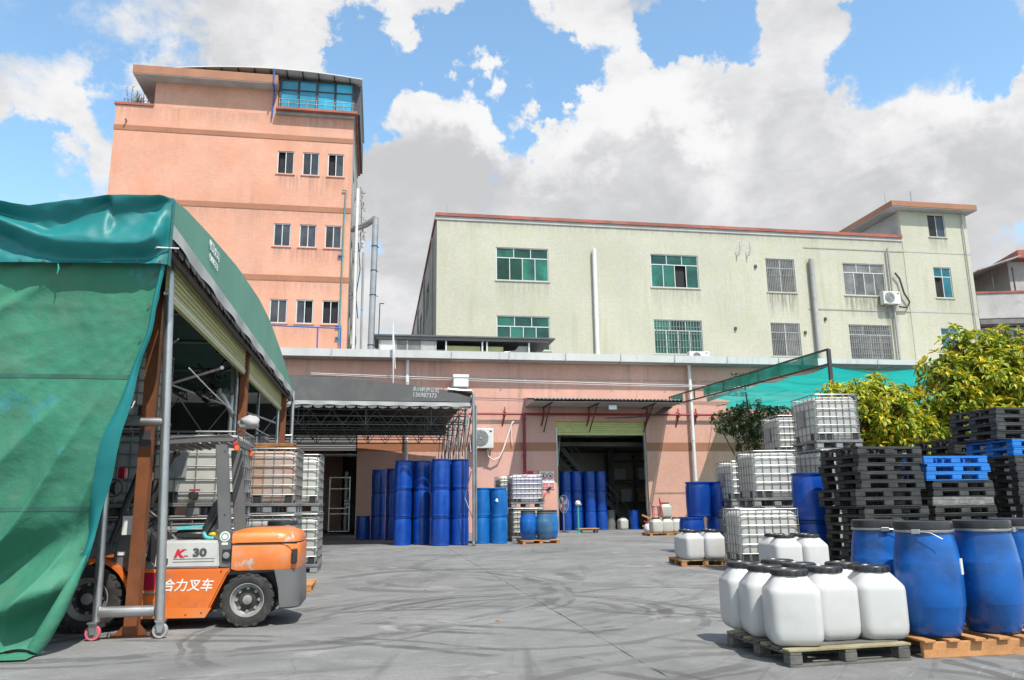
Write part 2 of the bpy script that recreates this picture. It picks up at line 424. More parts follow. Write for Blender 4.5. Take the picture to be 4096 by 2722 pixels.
mk('pallet_black', (0.030, 0.030, 0.031), 0.5, rnd=0.3, var=0.3, vs=4.0, dirt=((0.085, 0.083, 0.08), 0.5, 5.0))
mk('pallet_dusty', (0.17, 0.165, 0.16), 0.8, var=0.3, vs=4.0, dirt=((0.33, 0.32, 0.31), 0.7, 7.0))
mk('pallet_blue', (0.012, 0.17, 0.56), 0.42, var=0.12, vs=4.0)
mk('wood_orange', (0.46, 0.22, 0.085), 0.75, var=0.18, vs=5.0, dirt=((0.28, 0.13, 0.055), 0.5, 9.0), bump=0.2, bs=60)
mk('wood_grey', (0.11, 0.105, 0.098), 0.85, var=0.3, vs=5.0, dirt=((0.20, 0.19, 0.13), 0.45, 6.0), bump=0.3, bs=50)
mk('wood_olive', (0.26, 0.23, 0.13), 0.85, var=0.25, vs=5.0, dirt=((0.33, 0.19, 0.11), 0.4, 6.0), bump=0.3, bs=50)
mk('wood_brown', (0.25, 0.12, 0.05), 0.8, var=0.25, vs=5.0, dirt=((0.4, 0.22, 0.1), 0.5, 8.0))
mk('wicker', (0.30, 0.14, 0.05), 0.8, var=0.3, vs=9.0)
mk('net_green', (0.008, 0.42, 0.38), 0.7, var=0.10, vs=0.8, trans=0.6, holes=0.12)
mk('net_dark', (0.01, 0.30, 0.20), 0.7, var=0.3, vs=0.9, trans=0.4, holes=0.08)
mk('bark', (0.10, 0.08, 0.06), 0.9, var=0.3, vs=6.0)
mk('leaf_green', (0.14, 0.23, 0.018), 0.45, var=0.30, vs=3.0, trans=0.28)
mk('leaf_lime', (0.56, 0.60, 0.05), 0.42, var=0.2, vs=3.0, trans=0.35)
mk('leaf_yellow', (0.72, 0.46, 0.025), 0.45, var=0.2, vs=3.0, trans=0.3)
mk('leaf_dark', (0.040, 0.070, 0.018), 0.5, var=0.4, vs=3.0, trans=0.2)
mk('leaf_mid', (0.13, 0.15, 0.04), 0.5, var=0.3, vs=3.0, trans=0.25)
mk('dry_stem', (0.20, 0.18, 0.15), 0.9, var=0.2)
mk('pole_teal', (0.03, 0.30, 0.28), 0.5)
mk('plastic_wrap', (0.6, 0.6, 0.62), 0.3, var=0.1, vs=6)
mk('chair_red', (0.35, 0.05, 0.08), 0.6)
mk('traffic_orange', (0.75, 0.10, 0.01), 0.5)
mk('wire_white', (0.7, 0.7, 0.7), 0.5)
mk('joint_dark', (0.05, 0.048, 0.045), 0.95, var=0.3, vs=3)
mk('earth', (0.20, 0.19, 0.18), 0.95, var=0.15, vs=0.3)
# ------------------------------------------------------------------ mesh helpers
class MB:
    def __init__(s):
        s.v, s.f, s.mi, s.cur = [], [], [], 0

    def add(s, vs, fs):
        o = len(s.v)
        s.v += [tuple(p) for p in vs]
        s.f += [tuple(i+o for i in f) for f in fs]
        s.mi += [s.cur]*len(fs)
        return s

    def box(s, x0, x1, y0, y1, z0, z1, ch=0.0, T=None):
        hx, hy, hz = (x1-x0)/2, (y1-y0)/2, (z1-z0)/2
        c = Vector(((x0+x1)/2, (y0+y1)/2, (z0+z1)/2))
        if ch <= 0:
            vs = [Vector((sx*hx, sy*hy, sz*hz)) for sx in (-1, 1) for sy in (-1, 1) for sz in (-1, 1)]
            fs = [(0, 1, 3, 2), (4, 6, 7, 5), (0, 4, 5, 1), (2, 3, 7, 6), (0, 2, 6, 4), (1, 5, 7, 3)]
        else:
            ch = min(ch, abs(hx)*.9, abs(hy)*.9, abs(hz)*.9)
            vs, idx = [], {}
            for sx in (-1, 1):
                for sy in (-1, 1):
                    for sz in (-1, 1):
                        for a in range(3):
                            p = [hx-ch, hy-ch, hz-ch]
                            p[a] += ch
                            idx[(sx, sy, sz, a)] = len(vs)
                            vs.append(Vector((sx*p[0], sy*p[1], sz*p[2])))
            fs = []
            for a in range(3):
                b, d = [(1, 2), (0, 2), (0, 1)][a]
                for sg in (-1, 1):
                    q = []
                    for u, w in ((-1, -1), (1, -1), (1, 1), (-1, 1)):
                        k = [0, 0, 0]
                        k[a], k[b], k[d] = sg, u, w
                        q.append(idx[(*k, a)])
                    fs.append(tuple(q))
            for a in range(3):                      # edges along axis a
                b, d = [(1, 2), (0, 2), (0, 1)][a]
                for u in (-1, 1):
                    for w in (-1, 1):
                        k0, k1 = [0]*3, [0]*3
                        k0[a], k1[a] = -1, 1
                        k0[b] = k1[b] = u
                        k0[d] = k1[d] = w
                        fs.append((idx[(*k0, b)], idx[(*k1, b)], idx[(*k1, d)], idx[(*k0, d)]))
            for sx in (-1, 1):
                for sy in (-1, 1):
                    for sz in (-1, 1):
                        fs.append(tuple(idx[(sx, sy, sz, a)] for a in range(3)))
        if T is not None:
            vs = [T @ (p+c) for p in vs]
        else:
            vs = [p+c for p in vs]
        return s.add(vs, fs)

    def bar(s, p, q, w, h=None, up=(0, 0, 1)):
        """square bar from p to q"""
        p, q = Vector(p), Vector(q)
        h = h or w
        d = (q-p).normalized()
        u = Vector(up)
        if abs(d.dot(u)) > 0.99:
            u = Vector((0, 1, 0))
        a = d.cross(u).normalized()
        b = a.cross(d)
        vs = [e+a*sx*w/2+b*sy*h/2 for e in (p, q) for sx, sy in ((-1, -1), (1, -1), (1, 1), (-1, 1))]
        return s.add(vs, [(3, 2, 1, 0), (4, 5, 6, 7)]+[(i, (i+1) % 4, (i+1) % 4+4, i+4) for i in range(4)])

    def tube(s, pts, r, n=8, closed=False, cap=True):
        pts = [Vector(p) for p in pts]
        N = len(pts)
        rs = r if isinstance(r, (list, tuple)) else [r]*N
        vs, prev = [], None
        for i, p in enumerate(pts):
            if closed:
                d = (pts[(i+1) % N]-pts[i-1]).normalized()
            else:
                d = (pts[min(i+1, N-1)]-pts[max(i-1, 0)]).normalized()
            if prev is None:
                u = Vector((0, 0, 1)) if abs(d.z) < 0.9 else Vector((1, 0, 0))
                a = d.cross(u).normalized()
            else:
                a = (prev-d*prev.dot(d)).normalized()
            prev = a
            b = d.cross(a)
            for k in range(n):
                t = 2*math.pi*k/n
                vs.append(p+(a*math.cos(t)+b*math.sin(t))*rs[i])
        fs = []
        for i in range(N if closed else N-1):
            j = (i+1) % N
            for k in range(n):
                fs.append((i*n+k, i*n+(k+1) % n, j*n+(k+1) % n, j*n+k))
        if cap and not closed:
            fs.append(tuple(range(n-1, -1, -1)))
            fs.append(tuple((N-1)*n+k for k in range(n)))
        return s.add(vs, fs)

    def lathe(s, prof, n=24, c=(0, 0, 0), axis='z'):
        """profile of (radius, height) turned about an axis"""
        vs = []
        for r, h in prof:
            for k in range(n):
                t = 2*math.pi*k/n
                x, y = r*math.cos(t), r*math.sin(t)
                if axis == 'z':
                    vs.append((c[0]+x, c[1]+y, c[2]+h))
                elif axis == 'y':
                    vs.append((c[0]+x, c[1]+h, c[2]+y))
                else:
                    vs.append((c[0]+h, c[1]+x, c[2]+y))
        fs = []
        for i in range(len(prof)-1):
            for k in range(n):
                fs.append((i*n+k, i*n+(k+1) % n, (i+1)*n+(k+1) % n, (i+1)*n+k))
        if len(prof) > 3 and prof[0][0] > 1e-4 and prof[-1][0] > 1e-4:      # a ring: close it on itself
            o = (len(prof)-1)*n
            fs += [(o+k, o+(k+1) % n, (k+1) % n, k) for k in range(n)]
            return s.add(vs, fs)
        if prof[0][0] > 1e-4:
            fs.append(tuple(range(n-1, -1, -1)))
        if prof[-1][0] > 1e-4:
            fs.append(tuple((len(prof)-1)*n+k for k in range(n)))
        return s.add(vs, fs)

    def prism(s, poly, a, b, axis='y'):
        """2-D outline pushed from a to b along an axis (outline in the other two axes)"""
        n = len(poly)
        def P(u, w, t):
            return {'y': (u, t, w), 'x': (t, u, w), 'z': (u, w, t)}[axis]
        vs = [P(u, w, a) for u, w in poly]+[P(u, w, b) for u, w in poly]
        return s.add(vs, [tuple(range(n-1, -1, -1)), tuple(range(n, 2*n))]+[(i, (i+1) % n, (i+1) % n+n, i+n) for i in range(n)])

    def grid(s, fn, nu, nv):
        vs = [fn(i/nu, j/nv) for j in range(nv+1) for i in range(nu+1)]
        w = nu+1
        return s.add(vs, [(j*w+i, j*w+i+1, (j+1)*w+i+1, (j+1)*w+i) for j in range(nv) for i in range(nu)])

    def quad(s, *ps):
        return s.add(ps, [tuple(range(len(ps)))])

    def mesh(s, name, mats, smooth=35, fix=True, bevel=0):
        me = bpy.data.meshes.new(name)
        me.from_pydata(s.v, [], s.f)
        if fix or bevel:
            bm = bmesh.new()
            bm.from_mesh(me)
            if fix:
                bmesh.ops.recalc_face_normals(bm, faces=bm.faces)
            if bevel:
                es = [e for e in bm.edges if len(e.link_faces) == 2 and e.calc_face_angle(0) > 0.5]
                bmesh.ops.bevel(bm, geom=es, offset=bevel, segments=2, affect='EDGES', clamp_overlap=True)
            bm.to_mesh(me)
            bm.free()
        if not isinstance(mats, (list, tuple)):
            mats = [mats]
        for k in mats:
            me.materials.append(M[k])
        if len(mats) > 1 and not bevel:
            me.polygons.foreach_set('material_index', s.mi)
        if smooth:
            me.polygons.foreach_set('use_smooth', [True]*len(me.polygons))
            me.set_sharp_from_angle(angle=rad(smooth))
        me.update()
        return me

    def obj(s, name, mats, parent=None, loc=None, rz=0.0, **k):
        return put(name, s.mesh(name, mats, **k), parent, loc, rz)


def put(name, me, parent=None, loc=None, rz=0.0, mat=None):
    o = bpy.data.objects.new(name, me)
    COL.objects.link(o)
    if parent is not None:
        o.parent = parent
    if loc is not None:
        o.location = loc
    if rz:
        o.rotation_euler = (0, 0, rz)
    if mat:
        for i in range(len(o.material_slots)):
            o.material_slots[i].link = 'OBJECT'
            o.material_slots[i].material = M[mat]
    return o

def tag(o, label=None, cat=None, group=None, kind=None):
    if label:
        o['label'] = label
    if cat:
        o['category'] = cat
    if group:
        o['group'] = group
    if kind:
        o['kind'] = kind
    return o

def thing(name, label, cat, loc=(0, 0, 0), rz=0.0, group=None):
    o = bpy.data.objects.new(name, None)
    COL.objects.link(o)
    o.empty_display_size = 0.2
    o.location = loc
    o.rotation_euler = (0, 0, rz)
    return tag(o, label, cat, group)

KIDS = {}
def copy_tree(o, loc=None, rz=None, label=None, group=None, parent=None, swap=None):
    """copy of a thing, its parts and sub-parts; swap = {old material: new material}"""
    c = o.copy()
    COL.objects.link(c)
    if parent is not None:
        c.parent = parent
    if loc is not None:
        c.location = loc
    if rz is not None:
        c.rotation_euler = (0, 0, rz)
    if label:
        c['label'] = label
    if group:
        c['group'] = group
    if swap and c.type == 'MESH':
        for i, sl in enumerate(c.material_slots):
            if sl.material and sl.material.name in swap:
                new = M[swap[sl.material.name]]
                sl.link = 'OBJECT'
                sl.material = new
    if o.name not in KIDS:
        KIDS[o.name] = list(o.children)
    for ch in KIDS[o.name]:
        copy_tree(ch, parent=c, swap=swap)
    return c

def rrect(hx, hy, r, n=4):
    """rounded rectangle outline"""
    out = []
    for cx, cy, a0 in ((hx-r, hy-r, 0), (-hx+r, hy-r, 90), (-hx+r, -hy+r, 180), (hx-r, -hy+r, 270)):
        for i in range(n+1):
            t = rad(a0+90*i/n)
            out.append((cx+r*math.cos(t), cy+r*math.sin(t)))
    return out

def loft(m, rings):
    """rings of equal length, joined and capped"""
    n = len(rings[0])
    vs = [p for r in rings for p in r]
    fs = [(i*n+k, i*n+(k+1) % n, (i+1)*n+(k+1) % n, (i+1)*n+k) for i in range(len(rings)-1) for k in range(n)]
    fs += [tuple(range(n-1, -1, -1)), tuple((len(rings)-1)*n+k for k in range(n))]
    m.add(vs, fs)

def lettering(name, text, size, matn, parent, loc, rot, sx=1.0, shear=0.0, bold=0.0, ext=0.002, label=None):
    cu = bpy.data.curves.new(name, 'FONT')
    cu.body = text
    cu.size = size
    cu.shear = shear
    cu.offset = bold
    cu.extrude = ext
    cu.resolution_u = 2
    tmp = bpy.data.objects.new(name+'_tmp', cu)
    COL.objects.link(tmp)
    dg = bpy.context.evaluated_depsgraph_get()
    me = bpy.data.meshes.new_from_object(tmp.evaluated_get(dg))
    me.name = name
    bpy.data.objects.remove(tmp)
    bpy.data.curves.remove(cu)
    me.materials.clear()
    me.materials.append(M[matn])
    for v in me.vertices:
        v.co.x *= sx
    o = put(name, me, parent, loc)
    o.rotation_euler = rot
    if label:
        o['label'] = label
    return o

def wall(m, x0, x1, z0, z1, y, t, holes=(), plane='xz'):
    """upright wall with real openings: front at y, back at y+t (plane 'yz': front at x=y)"""
    xs = sorted({x0, x1, *[h[i] for h in holes for i in (0, 2)]})
    zs = sorted({z0, z1, *[h[i] for h in holes for i in (1, 3)]})
    xs = [x for x in xs if x0 <= x <= x1]
    zs = [z for z in zs if z0 <= z <= z1]
    def P(x, d, z):
        return (x, d, z) if plane == 'xz' else (d, x, z)
    def inside(x, z):
        return any(h[0] < x < h[2] and h[1] < z < h[3] for h in holes)
    for i in range(len(xs)-1):
        for j in range(len(zs)-1):
            a, b, c, d = xs[i], xs[i+1], zs[j], zs[j+1]
            if inside((a+b)/2, (c+d)/2):
                continue
            m.quad(P(a, y, c), P(b, y, c), P(b, y, d), P(a, y, d))
            m.quad(P(b, y+t, c), P(a, y+t, c), P(a, y+t, d), P(b, y+t, d))
    for (a, c, b, d) in list(holes):
        a, b = max(a, x0), min(b, x1)
        c2, d2 = max(c, z0), min(d, z1)
        m.quad(P(a, y, c2), P(a, y+t, c2), P(a, y+t, d2), P(a, y, d2))
        m.quad(P(b, y, c2), P(b, y, d2), P(b, y+t, d2), P(b, y+t, c2))
        m.quad(P(a, y, d2), P(a, y+t, d2), P(b, y+t, d2), P(b, y, d2))
        if c > z0:
            m.quad(P(a, y, c2), P(b, y, c2), P(b, y+t, c2), P(a, y+t, c2))
    m.quad(P(x0, y, z0), P(x0, y, z1), P(x0, y+t, z1), P(x0, y+t, z0))
    m.quad(P(x1, y, z0), P(x1, y+t, z0), P(x1, y+t, z1), P(x1, y, z1))
    m.quad(P(x0, y, z1), P(x1, y, z1), P(x1, y+t, z1), P(x0, y+t, z1))

def window(parent, x0, x1, z0, z1, y, cols, rows, frame='alu', glass='glass_green', fw_=0.06, split=None, grille=None, openp=(), sill=None):
    """window set in an opening: frame with mullions, one pane per light, optional grille of bars.
    rows = list of (height share, columns) from the top"""
    f = MB()
    d0, d1 = y+0.06, y+0.12
    f.box(x0, x1, d0, d1, z1-fw_, z1)
    f.box(x0, x1, d0, d1, z0, z0+fw_)
    f.box(x0, x0+fw_, d0, d1, z0+fw_, z1-fw_)
    f.box(x1-fw_, x1, d0, d1, z0+fw_, z1-fw_)
    tot = sum(r[0] for r in rows)
    zt = z1-fw_
    H = z1-z0-2*fw_
    panes = []
    for ri, (sh, nc) in enumerate(rows):
        zb = zt-H*sh/tot
        if ri:
            f.box(x0+fw_, x1-fw_, d0+0.003, d1-0.003, zt-fw_/2, zt+fw_/2)
        a = zb+(fw_/2 if ri < len(rows)-1 else 0)
        b = zt-(fw_/2 if ri else 0)
        wd = (x1-x0-2*fw_)/nc
        for k in range(nc):
            xa, xb = x0+fw_+k*wd, x0+fw_+(k+1)*wd
            if k:
                f.box(xa-fw_*0.4, xa+fw_*0.4, d0+0.006, d1-0.006, a, b)
            panes.append((xa+(fw_*0.4 if k else 0), xb-(fw_*0.4 if k < nc-1 else 0), a, b, (ri, k)))
        zt = zb
    w = f.obj('window', frame, parent, smooth=0)
    for xa, xb, a, b, key in panes:
        if key in openp:
            MB().box(xa+(xb-xa)*0.08, xb-(xb-xa)*0.08, d1+0.12, d1+0.14, a+0.02, b-0.02).obj('opening', 'indoor_shade', w, smooth=0)  # near-black board put in for the indoor shade behind an open sash
            continue
        tl = random.uniform(-0.012, 0.012)
        MB().add([(xa, d0+0.03+tl, a), (xb, d0+0.03-tl, a), (xb, d0+0.03-tl, b), (xa, d0+0.03+tl, b),
                  (xa, d0+0.04+tl, a), (xb, d0+0.04-tl, a), (xb, d0+0.04-tl, b), (xa, d0+0.04+tl, b)],
                 [(0, 1, 2, 3), (7, 6, 5, 4), (0, 4, 5, 1), (1, 5, 6, 2), (2, 6, 7, 3), (3, 7, 4, 0)]).obj('pane', glass, w, smooth=0)
    if grille:
        g = MB()
        nx, hz = grille
        for k in range(nx+1):
            xx = x0+(x1-x0)*k/nx
            g.box(xx-0.012, xx+0.012, y+0.005, y+0.03, z0, z1)
        for k in range(hz+1):
            zz = z0+(z1-z0)*k/hz
            g.box(x0, x1, y+0.031, y+0.045, zz-0.012, zz+0.012)
        g.obj('security_grille', 'rim_light', w, smooth=0)
    if sill:
        MB().box(x0-0.08, x1+0.08, y-0.06, y+0.058, z0-0.07, z0-0.004).obj('sill', sill, w, smooth=0)
    return w
# ================================================================== GROUND
def ground_material():
    m = bpy.data.materials.new('yard_concrete')
    m.use_nodes = True
    t = m.node_tree
    b = t.nodes['Principled BSDF']
    b.inputs['Roughness'].default_value = 0.88
    b.inputs['Specular IOR Level'].default_value = 0.3
    tcn = _n(t, 'ShaderNodeTexCoord')
    P = tcn.outputs['Object']
    def nz(scale, detail=6, r=0.6, vec=P, dist=0.0):
        n = _n(t, 'ShaderNodeTexNoise')
        for k, v in (('Scale', scale), ('Detail', detail), ('Roughness', r), ('Distortion', dist)):
            n.inputs[k].default_value = v
        t.links.new(vec, n.inputs['Vector'])
        return n.outputs[0]
    def rmp(v, lo, hi, a=0.0, c=1.0):
        r = _n(t, 'ShaderNodeMapRange', interpolation_type='SMOOTHSTEP')
        t.links.new(v, r.inputs[0])
        for i, q in ((1, lo), (2, hi), (3, a), (4, c)):
            r.inputs[i].default_value = q
        return r.outputs[0]
    def ma(op, a, c):
        n = _n(t, 'ShaderNodeMath', operation=op)
        for i, v in ((0, a), (1, c)):
            if isinstance(v, (int, float)):
                n.inputs[i].default_value = v
            else:
                t.links.new(v, n.inputs[i])
        return n.outputs[0]
    def mix(f, a, c):
        n = _n(t, 'ShaderNodeMix', data_type='RGBA')
        for i, v in ((0, f), (6, a), (7, c)):
            if isinstance(v, tuple):
                n.inputs[i].default_value = (*v, 1)
            elif isinstance(v, (int, float)):
                n.inputs[i].default_value = v
            else:
                t.links.new(v, n.inputs[i])
        return n.outputs[2]
    base = mix(rmp(nz(0.30, 8, 0.62), 0.32, 0.68), (0.140, 0.140, 0.137), (0.228, 0.226, 0.22))
    base = mix(rmp(nz(2.2, 8, 0.7), 0.35, 0.75, 0, 0.6), base, (0.24, 0.237, 0.23))
    base = mix(rmp(nz(0.55, 6, 0.6, dist=0.6), 0.52, 0.70, 0, 0.75), base, (0.125, 0.123, 0.12))
    base = mix(rmp(nz(26, 3, 0.6), 0.42, 0.75, 0, 0.6), base, (0.14, 0.148, 0.145))
    # long tyre smears, two directions
    for ang, sc, st, lo, hi, k in ((40, 0.9, 14, 0.54, 0.63, 0.55), (52, 1.6, 22, 0.55, 0.63, 0.55), (8, 0.9, 12, 0.56, 0.66, 0.6), (80, 0.7, 12, 0.56, 0.68, 0.5), (-35, 0.8, 12, 0.58, 0.68, 0.45), (30, 3.2, 16, 0.55, 0.68, 0.6)):
        mp = _n(t, 'ShaderNodeMapping')
        mp.inputs['Rotation'].default_value = (0, 0, -rad(ang))
        t.links.new(P, mp.inputs[0])
        mp2 = _n(t, 'ShaderNodeMapping')
        mp2.inputs['Scale'].default_value = (sc/st*4, sc*4, 1)
        t.links.new(mp.outputs[0], mp2.inputs[0])
        s1 = rmp(nz(1.0, 5, 0.62, mp2.outputs[0]), lo, hi)
        s2 = rmp(nz(0.22+0.05*k, 3, 0.5, mp.outputs[0]), 0.42, 0.62)
        base = mix(ma('MULTIPLY', ma('MULTIPLY', s1, s2), k), base, (0.085, 0.084, 0.083))
    for ang, sc, st in ((44, 5.0, 26), (15, 6.0, 22), (-28, 5.0, 20)):
        mp = _n(t, 'ShaderNodeMapping')
        mp.inputs['Rotation'].default_value = (0, 0, -rad(ang))
        t.links.new(P, mp.inputs[0])
        mp2 = _n(t, 'ShaderNodeMapping')
        mp2.inputs['Scale'].default_value = (sc/st*4, sc*4, 1)
        t.links.new(mp.outputs[0], mp2.inputs[0])
        s1 = rmp(nz(1.0, 4, 0.6, mp2.outputs[0]), 0.60, 0.68)
        base = mix(ma('MULTIPLY', ma('MULTIPLY', s1, rmp(nz(0.5, 3, 0.5, mp.outputs[0]), 0.45, 0.6)), 0.55), base, (0.32, 0.315, 0.305))
    # curved tyre marks left by forklifts turning
    for cx, cy, R, w, k in ((1.75, 9.9, 1.75, 0.06, 0.9), (1.75, 9.9, 1.55, 0.025, 0.7), (1.75, 9.9, 1.25, 0.05, 0.6), (1.6, 9.6, 2.25, 0.04, 0.55), (1.2, 8.6, 2.9, 0.05, 0.6), (1.2, 8.6, 3.05, 0.02, 0.6), (0.2, 6.0, 4.4, 0.05, 0.7), (0.2, 6.0, 4.65, 0.03, 0.7), (3.9, 10.6, 1.5, 0.05, 0.6), (1.4, 14.5, 2.1, 0.12, 0.6), (1.5, 14.4, 1.5, 0.09, 0.45),
                            (3.2, 3.5, 3.3, 0.06, 0.5), (3.1, 3.2, 3.9, 0.06, 0.45), (-2.5, 13.0, 5.2, 0.07, 0.65), (-2.5, 13.0, 5.5, 0.03, 0.6), (-3.4, 2.2, 6.6, 0.05, 0.7), (-3.4, 2.2, 6.9, 0.03, 0.7), (-3.0, 1.5, 8.4, 0.05, 0.6), (6.5, 17.0, 5.0, 0.1, 0.4), (6.8, 17.5, 5.9, 0.1, 0.4), (0.5, 21.0, 4.0, 0.12, 0.4), (4.0, 24.0, 5.5, 0.13, 0.35)):
        vd = _n(t, 'ShaderNodeVectorMath', operation='DISTANCE')
        t.links.new(P, vd.inputs[0])
        vd.inputs[1].default_value = (cx, cy, 0)
        jit = ma('MULTIPLY', ma('SUBTRACT', nz(0.7, 3), 0.5), 0.5)
        dd = ma('ABSOLUTE', ma('SUBTRACT', ma('ADD', vd.outputs['Value'], jit), R), 0)
        line = rmp(dd, w, w*1.9, 1.0, 0.0)
        brk = rmp(nz(0.45+R*0.07, 5, 0.65), 0.42, 0.54)
        base = mix(ma('MULTIPLY', ma('MULTIPLY', line, brk), k), base, (0.075, 0.074, 0.073))
    # pale dust and spills
    base = mix(rmp(nz(0.9, 7, 0.66, dist=0.8), 0.57, 0.68, 0, 0.65), base, (0.30, 0.295, 0.285))
    base = mix(rmp(nz(5.5, 5, 0.6), 0.70, 0.78, 0, 0.7), base, (0.09, 0.088, 0.085))
    # hairline cracks
    vo = _n(t, 'ShaderNodeTexVoronoi', feature='DISTANCE_TO_EDGE')
    vo.inputs['Scale'].default_value = 0.33
    wv = _n(t, 'ShaderNodeVectorMath', operation='MULTIPLY_ADD')
    nn = _n(t, 'ShaderNodeTexNoise')
    nn.inputs['Scale'].default_value = 1.3
    nn.inputs['Detail'].default_value = 6
    t.links.new(P, nn.inputs['Vector'])
    t.links.new(nn.outputs['Color'], wv.inputs[0])
    wv.inputs[1].default_value = (0.9, 0.9, 0.0)
    t.links.new(P, wv.inputs[2])
    t.links.new(wv.outputs[0], vo.inputs['Vector'])
    crk = ma('MULTIPLY', rmp(vo.outputs['Distance'], 0.001, 0.0035, 1, 0), rmp(nz(0.25, 2), 0.5, 0.6))
    base = mix(ma('MULTIPLY', crk, 0.35), base, (0.06, 0.06, 0.058))
    t.links.new(base, b.inputs['Base Color'])
    bp = _n(t, 'ShaderNodeBump')
    bp.inputs['Strength'].default_value = 0.22
    bp.inputs['Distance'].default_value = 0.012
    t.links.new(nz(45, 6, 0.7), bp.inputs['Height'])
    t.links.new(bp.outputs[0], b.inputs['Normal'])
    M['yard_concrete'] = m
ground_material()

tag(MB().quad((-600, -600, -0.03), (900, -600, -0.03), (900, 1200, -0.03), (-600, 1200, -0.03)).obj('ground', 'earth', smooth=0), kind='structure')
def slab(x0, x1, y0, y1):
    n = 220
    rj = random.Random(int(x0*7+y0))
    def jag(x, i):
        return x+rj.gauss(0, 0.0035)+0.012*mnoise.noise(Vector((x, i*0.9, 0)))
    lft = [(x0 if x0 < -20 else jag(x0, i), y0+(y1-y0)*i/n) for i in range(n+1)]
    rgt = [(x1 if x1 > 20 else jag(x1, i), y0+(y1-y0)*i/n) for i in range(n+1)]
    return tag(MB().prism(rgt+lft[::-1], -0.028, 0.0, 'z').obj('yard_pavement', 'yard_concrete', smooth=0), kind='structure')
slab(-30, 2.156, -12, 37.9)
slab(2.164, 45, -12, 37.9)
slab(-30, 45, 37.912, 60)

# ================================================================== LOW WORKSHOP
YW = 38.0
b = thing('workshop_building', 'long single-storey workshop with pink tiled wall, grey gutter and two open doorways', 'building', (0, 0, 0))
WS = b
m = MB()
DOOR = (8.62, 0, 13.25, 5.28)
LDOOR = (-7.5, 0, -0.98, 4.82)
wall(m, -22, 40, 0, 8.2, YW, 0.3, (DOOR, LDOOR))
m.obj('wall', 'pink_tile', b, smooth=0)
for x0, x1 in ((-22, -7.5), (-0.98, 8.62), (13.25, 40)):
    MB().box(x0, x1, YW-0.012, YW-0.002, 3.82, 4.24).obj('string_course', 'band_tile', b, smooth=0)
# thin drip mouldings under the eaves
MB().box(-22, 40, YW-0.03, YW-0.002, 7.36, 7.40).obj('moulding', 'render_grey', b, smooth=0)
# roof, eaves slab and gutter
MB().add([(-22.3, YW-0.55, 8.45), (40.3, YW-0.55, 8.45), (40.3, 47.5, 9.6), (-22.3, 47.5, 9.6), (-22.3, YW-0.55, 8.38), (40.3, YW-0.55, 8.38), (40.3, 47.5, 9.53), (-22.3, 47.5, 9.53)],
         [(0, 1, 2, 3), (7, 6, 5, 4), (0, 4, 5, 1), (1, 5, 6, 2), (2, 6, 7, 3), (3, 7, 4, 0)]).obj('roof', 'metal_roof', b, smooth=0)
gt = None
for i in range(22):
    xa = -22+i*2.82
    g = MB()
    g.prism([(YW-0.78, 8.20), (YW-0.81, 8.56), (YW-0.785, 8.56), (YW-0.76, 8.225), (YW-0.575, 8.225), (YW-0.575, 8.20)], xa+0.012, xa+2.808, 'x')
    g.obj('gutter_length', 'gutter_white', b, smooth=0)
    c = MB()
    c.box(xa-0.02, xa+0.02, YW-0.83, YW-0.82, 8.16, 8.57)
    c.bar((xa, YW-0.8, 8.16), (xa, YW-0.02, 8.16), 0.03)
    c.obj('gutter_bracket', 'steel', b, smooth=0)
MB().box(-22, 40, YW-0.56, YW-0.02, 8.17, 8.19).obj('eaves_soffit', 'soffit_grey', b, smooth=0)
# inside: floor shows the yard slab; back wall, ceiling, columns, stair
MB().box(-22, 40, 46.6, 46.8, 0, 8.1).obj('back_wall', 'interior_wall', b, smooth=0)
MB().box(5.2, 5.4, YW+0.31, 46.6, 0, 8.1).obj('partition', 'interior_wall', b, smooth=0)
MB().box(17.0, 17.2, YW+0.31, 46.6, 0, 8.1).obj('partition', 'interior_wall', b, smooth=0)
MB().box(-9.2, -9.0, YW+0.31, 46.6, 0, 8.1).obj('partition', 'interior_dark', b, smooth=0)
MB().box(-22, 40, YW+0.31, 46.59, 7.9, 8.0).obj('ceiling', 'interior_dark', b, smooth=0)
MB().box(5.41, 16.99, 40.5, 46.59, 4.25, 4.45).obj('mezzanine_floor', 'interior_wall', b, smooth=0)
for x, w in ((12.55, 0.32), (9.05, 0.22)):
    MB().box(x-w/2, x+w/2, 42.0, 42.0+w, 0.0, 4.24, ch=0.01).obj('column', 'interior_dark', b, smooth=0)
# stair rising to the left
st = MB()
st.bar((13.2, 41.2, 0.05), (9.6, 41.2, 4.2), 0.06, 0.26).bar((13.2, 42.2, 0.05), (9.6, 42.2, 4.2), 0.06, 0.26)
sto = st.obj('staircase', 'steel_dark', b, smooth=0)
tr = MB().box(-0.14, 0.14, 41.24, 42.16, -0.02, 0.02).mesh('stair_tread', 'interior_wall', smooth=0)
for k in range(16):
    f_ = (k+0.7)/16.6
    put('tread', tr, sto, (13.2-3.6*f_, 0, 0.05+4.15*f_))
hr = MB()
hr.tube([(13.2, 41.2, 1.0), (9.6, 41.2, 5.1)], 0.025, 6)
hr.tube([(13.2, 41.2, 0.55), (9.6, 41.2, 4.65)], 0.018, 6)
for k in range(7):
    hr.tube([(13.2-3.6*k/6, 41.2, 0.1+4.1*k/6), (13.2-3.6*k/6, 41.2, 1.0+4.1*k/6)], 0.018, 6)
for zz in (4.75, 5.1, 5.4):
    hr.tube([(5.6, 40.55, zz), (16.8, 40.55, zz)], 0.022, 6)
hr.obj('handrail', 'steel', sto)
MB().tube([(9.15, 40.2, 3.2), (9.35, 40.3, 5.2)], 0.06, 8).obj('vent_pipe', 'alu', b)
